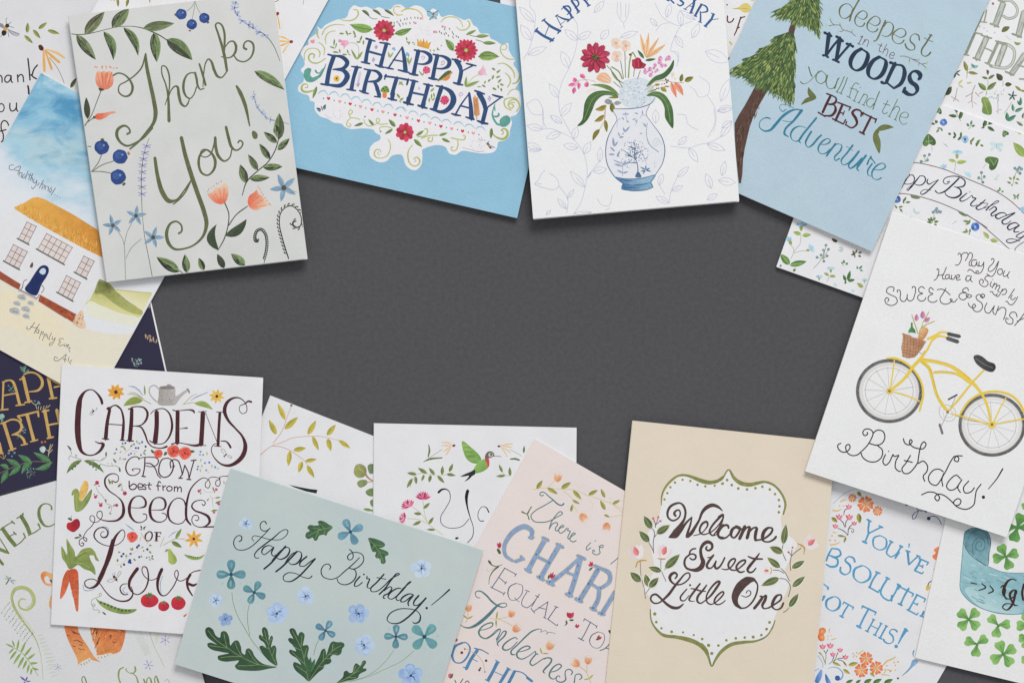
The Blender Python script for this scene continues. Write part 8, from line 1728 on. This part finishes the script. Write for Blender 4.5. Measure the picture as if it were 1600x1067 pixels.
S('356,574 400,590 406,640 370,690 310,710 260,690 250,660', [8, 9, 12, 11, 9, 8, 8], I)
S('440,640 400,690 394,720 420,720 460,690|500,640 496,660 520,660 506,700 500,730 526,740', (7, 14), I, nib=122); D('472,624', 8, I)
S('640,620 580,690 526,740 530,764 570,764 620,730|580,650 650,664|770,620 740,616 690,680 640,730 630,790|660,760 700,720 720,720 700,770 650,800 640,820', (7, 15), I, nib=125) if 0 else S('640,622 580,690 530,740 534,764 580,764 640,720 700,660 770,620 750,616 700,670 650,740 600,790|640,760 690,726 706,736 680,780 640,800 634,820 650,824|580,650 656,664', (7, 14), I, nib=125)
S('780,740 750,740 690,780 674,816 700,830 750,800 800,740 866,684 850,690 800,750 740,820 750,840 770,836', (7, 14), I, nib=125)
S('880,790 850,786 790,820 780,850 810,850 850,820 884,796|884,796 840,860 846,884|930,800 890,850 890,880 920,880 960,850 990,820|990,820 920,900 840,980 760,1030 690,1026 666,1000 690,950 760,914 840,910 910,926 944,970 930,1020 890,1030 880,1020', (7, 16), I, nib=125)
S('1186,750 1120,810 1036,880', [15, 10, 7], I); D('996,904', 11, I)
def pansy(x, y, r, c1='a9c0e0', c2='bccfe8'):
    part('pale_blossom'); X, Y = T_((x, y)); R = r/VS; ph = random.uniform(0, 6.28); n = 5
    f = [random.uniform(.88, 1.08) for _ in range(n)]
    def edge(a, k=1.0):
        u = (a/(2*math.pi)*n) % n; i = int(u); w = math.sin(math.pi*(u-i))**.55
        return R*k*(.66+.34*w)*(f[i]*w+1.0*(1-w))
    P = [(X+edge(t*2*math.pi/40)*math.cos(t*2*math.pi/40+ph), Y+edge(t*2*math.pi/40)*math.sin(t*2*math.pi/40+ph)) for t in range(40)]
    fillpx(P, ink(c1), ink(c2), random.uniform(0, 360))
    for i in range(n):      # each petal has its own wash, darker towards the heart
        a0 = (i+.5)*2*math.pi/n+ph; cxp, cyp = X+R*.52*math.cos(a0), Y+R*.52*math.sin(a0); rr = R*.3
        fillpx([(cxp+rr*(1+.12*math.sin(3*t))*math.cos(t*.5236), cyp+rr*(1+.1*math.cos(2*t))*math.sin(t*.5236)) for t in range(12)], ink(c2 if i % 2 else c1), ink(c1 if i % 2 else c2), math.degrees(a0))
        a1 = i*2*math.pi/n+ph; union(capsules([(X+R*.2*math.cos(a1), Y+R*.2*math.sin(a1)), (X+R*.6*math.cos(a1+.1), Y+R*.6*math.sin(a1+.1))], .7), '8ba6cc')
    for i in range(8):
        a = random.uniform(0, 6.28); q = random.uniform(.3, .5)*R; union(capsules([(X, Y), (X+q*.6*math.cos(a), Y+q*.6*math.sin(a)), (X+q*math.cos(a+.25), Y+q*math.sin(a+.25))], [.9, .5, .3]), '5f7aaa')
    D('%f,%f' % (x, y), r*.1, '2c3a60')
V(270, 730, 5.616); pansy(644, 494, 62, 'b4cbe4', 'c3d6ea')
V(480, 780, 5.335); pansy(952, 574, 86, 'b9cee6', 'c6d8ec'); pansy(430, 950, 92, '96b3dc', 'a9c2e4'); pansy(-14, 804, 82, 'b0c8e6', 'bfd2ea')
V(270, 900, 6.389); pansy(430, 240, 76, 'b0c8e6', 'c3d6ec'); pansy(526, 432, 70, '7f9fcc', '93b0da'); pansy(1040, 370, 118, 'a5c0e4', 'b4cbe8')
V(500, 900, 6.389); pansy(440, 684, 106, 'a9c4e8', 'bcd1ec'); pansy(906, 990, 130, '8fb0de', 'a9c4e8')
def bloom(x, y, r, rot, c1='47808c', c2='5f98a0', n=4, halo=True):
    part('teal_blossom')
    for i in range(n):
        a = math.radians(rot)+i*2*math.pi/n; x1, y1 = x+r*math.cos(a), y+r*math.sin(a)
        X, Y = T_((x, y)); R = r/VS; ca, sa = math.cos(a), math.sin(a); P = []
        for t, h in ((.05, .04), (.3, .16), (.55, .27), (.8, .3), (.95, .22), (1.02, .08)): P.append((R*t, R*h))
        po = [(X+p*ca-q*sa, Y+p*sa+q*ca) for p, q in P+[(p, -q) for p, q in P[::-1]]]
        fillpx(po, jit(c1, .1), jit(c2, .05), math.degrees(a))
        po = [(X+p*ca-q*sa, Y+p*sa+q*ca) for p, q in [(R*.35, R*.04), (R*.6, R*.12), (R*.85, R*.1), (R*.85, -R*.02), (R*.5, -R*.06)]]
        fillpx(po, jit(random.choice(['85b0b6', '6f92ac', '6a9aac']), .05))
        if halo:
            b = a+math.pi/n; Lf('%f,%f %f,%f %f' % (x+r*.75*math.cos(b), y+r*.75*math.sin(b), x+r*1.05*math.cos(b), y+r*1.05*math.sin(b), r*.12), 8, '9fcdd0')
    D('%f,%f' % (x, y), r*.13, '2f4a66')
part('stem'); V(270, 900, 6.389); S('590,160 600,250 650,400 720,520 790,640 870,740 960,840 1030,890|766,270 748,360 750,480 770,590|1460,630 1430,690 1406,784', [3, 4, 5, 6, 6, 5, 5, 5], '6a8f5f')
V(500, 900, 6.389); S('740,730 660,840 540,950 400,1020 200,1060|940,740 820,840 660,920 480,1000 300,1050', [4, 4, 4, 4, 5], '7fa36a')
V(270, 730, 5.616); bloom(512, 938, 126, -90); V(270, 900, 6.389); bloom(814, 160, 118, -65); bloom(1524, 540, 108, -60, '4c7894', '6090a6')
V(500, 900, 6.389); bloom(758, 600, 116, -88, '4a7e92', '6094a0'); bloom(1042, 602, 152, -48, '54999f', '68a8a8'); V(480, 780, 5.335); bloom(360, 270, 112, -25, '5288a0', '6b9fb0'); 
V(480, 780, 5.335); part('teal_blossom'); Lf('0,0 0,0 1', 1, '9fcdd0') if 0 else None
def oakt(P, veins, d='2f5438', l='3a6440', ang=0):
    part('oak_leaf'); F(P, d, c2=l, ang=ang)
    Q = [T_(p) for p in pts(P)]; xs = [q[0] for q in Q]; ys = [q[1] for q in Q]
    for _ in range(26):
        x, y = random.uniform(min(xs), max(xs)), random.uniform(min(ys), max(ys))
        if pip((x, y), Q) and pip((x+2, y+3), Q): union(capsules([(x, y), (x+random.uniform(-1, 3), y+random.uniform(1, 4))], 1.2), random.choice(['3f6b44', '27472f', '34593c']))
    S(veins, 4, '86a05c')
V(270, 900, 6.389)
oakt('1036,902 900,870 820,800 790,740 756,716 730,730 720,780 690,760 680,700 650,640 620,640 590,670 575,690 560,600 530,550 500,545 480,560 470,610 430,590 400,530 360,505 328,520 325,560 350,610 400,650 440,680 380,660 345,670 350,700 400,735 470,750 520,760 560,765 500,780 450,795 455,830 520,850 600,845 660,840 640,870 620,890 640,925 740,940 860,940 960,920 1036,906', '1030,900 860,880 680,800 540,710 430,630 350,540|680,800 560,800 480,810|860,880 760,890 650,890|540,715 440,700 370,690|540,710 520,620 510,570|690,800 640,710 625,660|860,880 790,800 755,740')
oakt('1036,890 980,860 920,800 880,740 865,700 900,690 930,710 910,660 870,630 858,600 870,580 900,600 890,550 895,515 915,505 940,525 955,580 960,640 975,600 990,590 1000,610 985,680 980,710 1000,690 1020,690 1034,720 1030,800 1044,880', '1034,880 980,770 945,660 915,540|960,720 900,700|990,800 1015,720|940,650 880,600|955,680 985,620')
oakt('1360,1046 1300,1000 1220,930 1200,880 1210,855 1250,865 1280,880 1240,820 1180,780 1160,750 1170,730 1230,745 1200,690 1160,650 1150,625 1170,612 1200,620 1170,560 1165,530 1190,515 1220,530 1250,590 1265,560 1290,555 1315,580 1310,630 1300,690 1320,685 1345,685 1358,710 1350,760 1345,800 1360,830 1380,900 1390,960', '1355,1040 1320,880 1290,740 1240,630 1190,540|1290,740 1200,700|1320,880 1190,750|1335,960 1230,890|1280,700 1290,590|1310,820 1335,720')
oakt('1362,1046 1380,960 1420,880 1460,800 1490,730 1515,720 1530,760 1530,790 1560,700 1575,665 1600,647 1630,655 1700,660 1715,690 1690,722 1682,765 1650,788 1600,782 1572,810 1585,845 1560,872 1512,885 1505,915 1450,960 1400,1010', '1362,1040 1440,920 1520,820 1610,730 1680,690|1520,820 1580,820|1460,900 1520,900|1500,850 1510,740|1590,750 1600,670|1560,780 1640,770')
V(500, 900, 6.389)
oakt('165,1066 230,1000 240,950 270,940 290,960 320,960 340,890 360,865 385,880 400,890 430,840 455,840 460,860 430,915 465,920 460,940 420,960 390,980 380,1010 330,1030 250,1045', '180,1060 320,980 440,850|320,980 390,940|260,1010 360,1010|330,970 360,890')
V(270, 730, 5.616)
oakt('1404,524 1370,500 1330,475 1290,465 1270,480 1285,500 1250,510 1200,505 1180,530 1200,555 1170,575 1165,610 1190,628 1230,615 1240,640 1265,638 1285,600 1330,590 1345,600 1360,570', '1404,524 1300,545 1190,600|1300,545 1230,530|1330,535 1290,490|1280,555 1250,620|1340,535 1330,585', '3a6844', '437648')
V(480, 780, 5.335)
oakt('508,322 560,325 640,360 650,380 630,400 600,405 640,420 675,440 678,460 650,475 655,520 640,536 615,530 610,490 580,490 565,470 575,440 545,435 530,400 520,360', '510,324 560,380 600,440 636,520|560,380 620,385|590,430 655,455|560,380 540,420|600,450 580,480', '3a6844', '437648')
V(270, 900, 6.389); part('leaf_tuft'); Lf('1360,960 1376,800 40|1370,960 1420,820 40|1350,960 1330,860 30', 36, '3f7a4c', '356a40')
flush()
# the fold-out order of the stack is carried by each card's height above the dark paper
print('max ink layers', MAXL, 'objects', len(bpy.data.objects), 'tris', sum(len(o.data.polygons) for o in bpy.data.objects if o.type == 'MESH'))
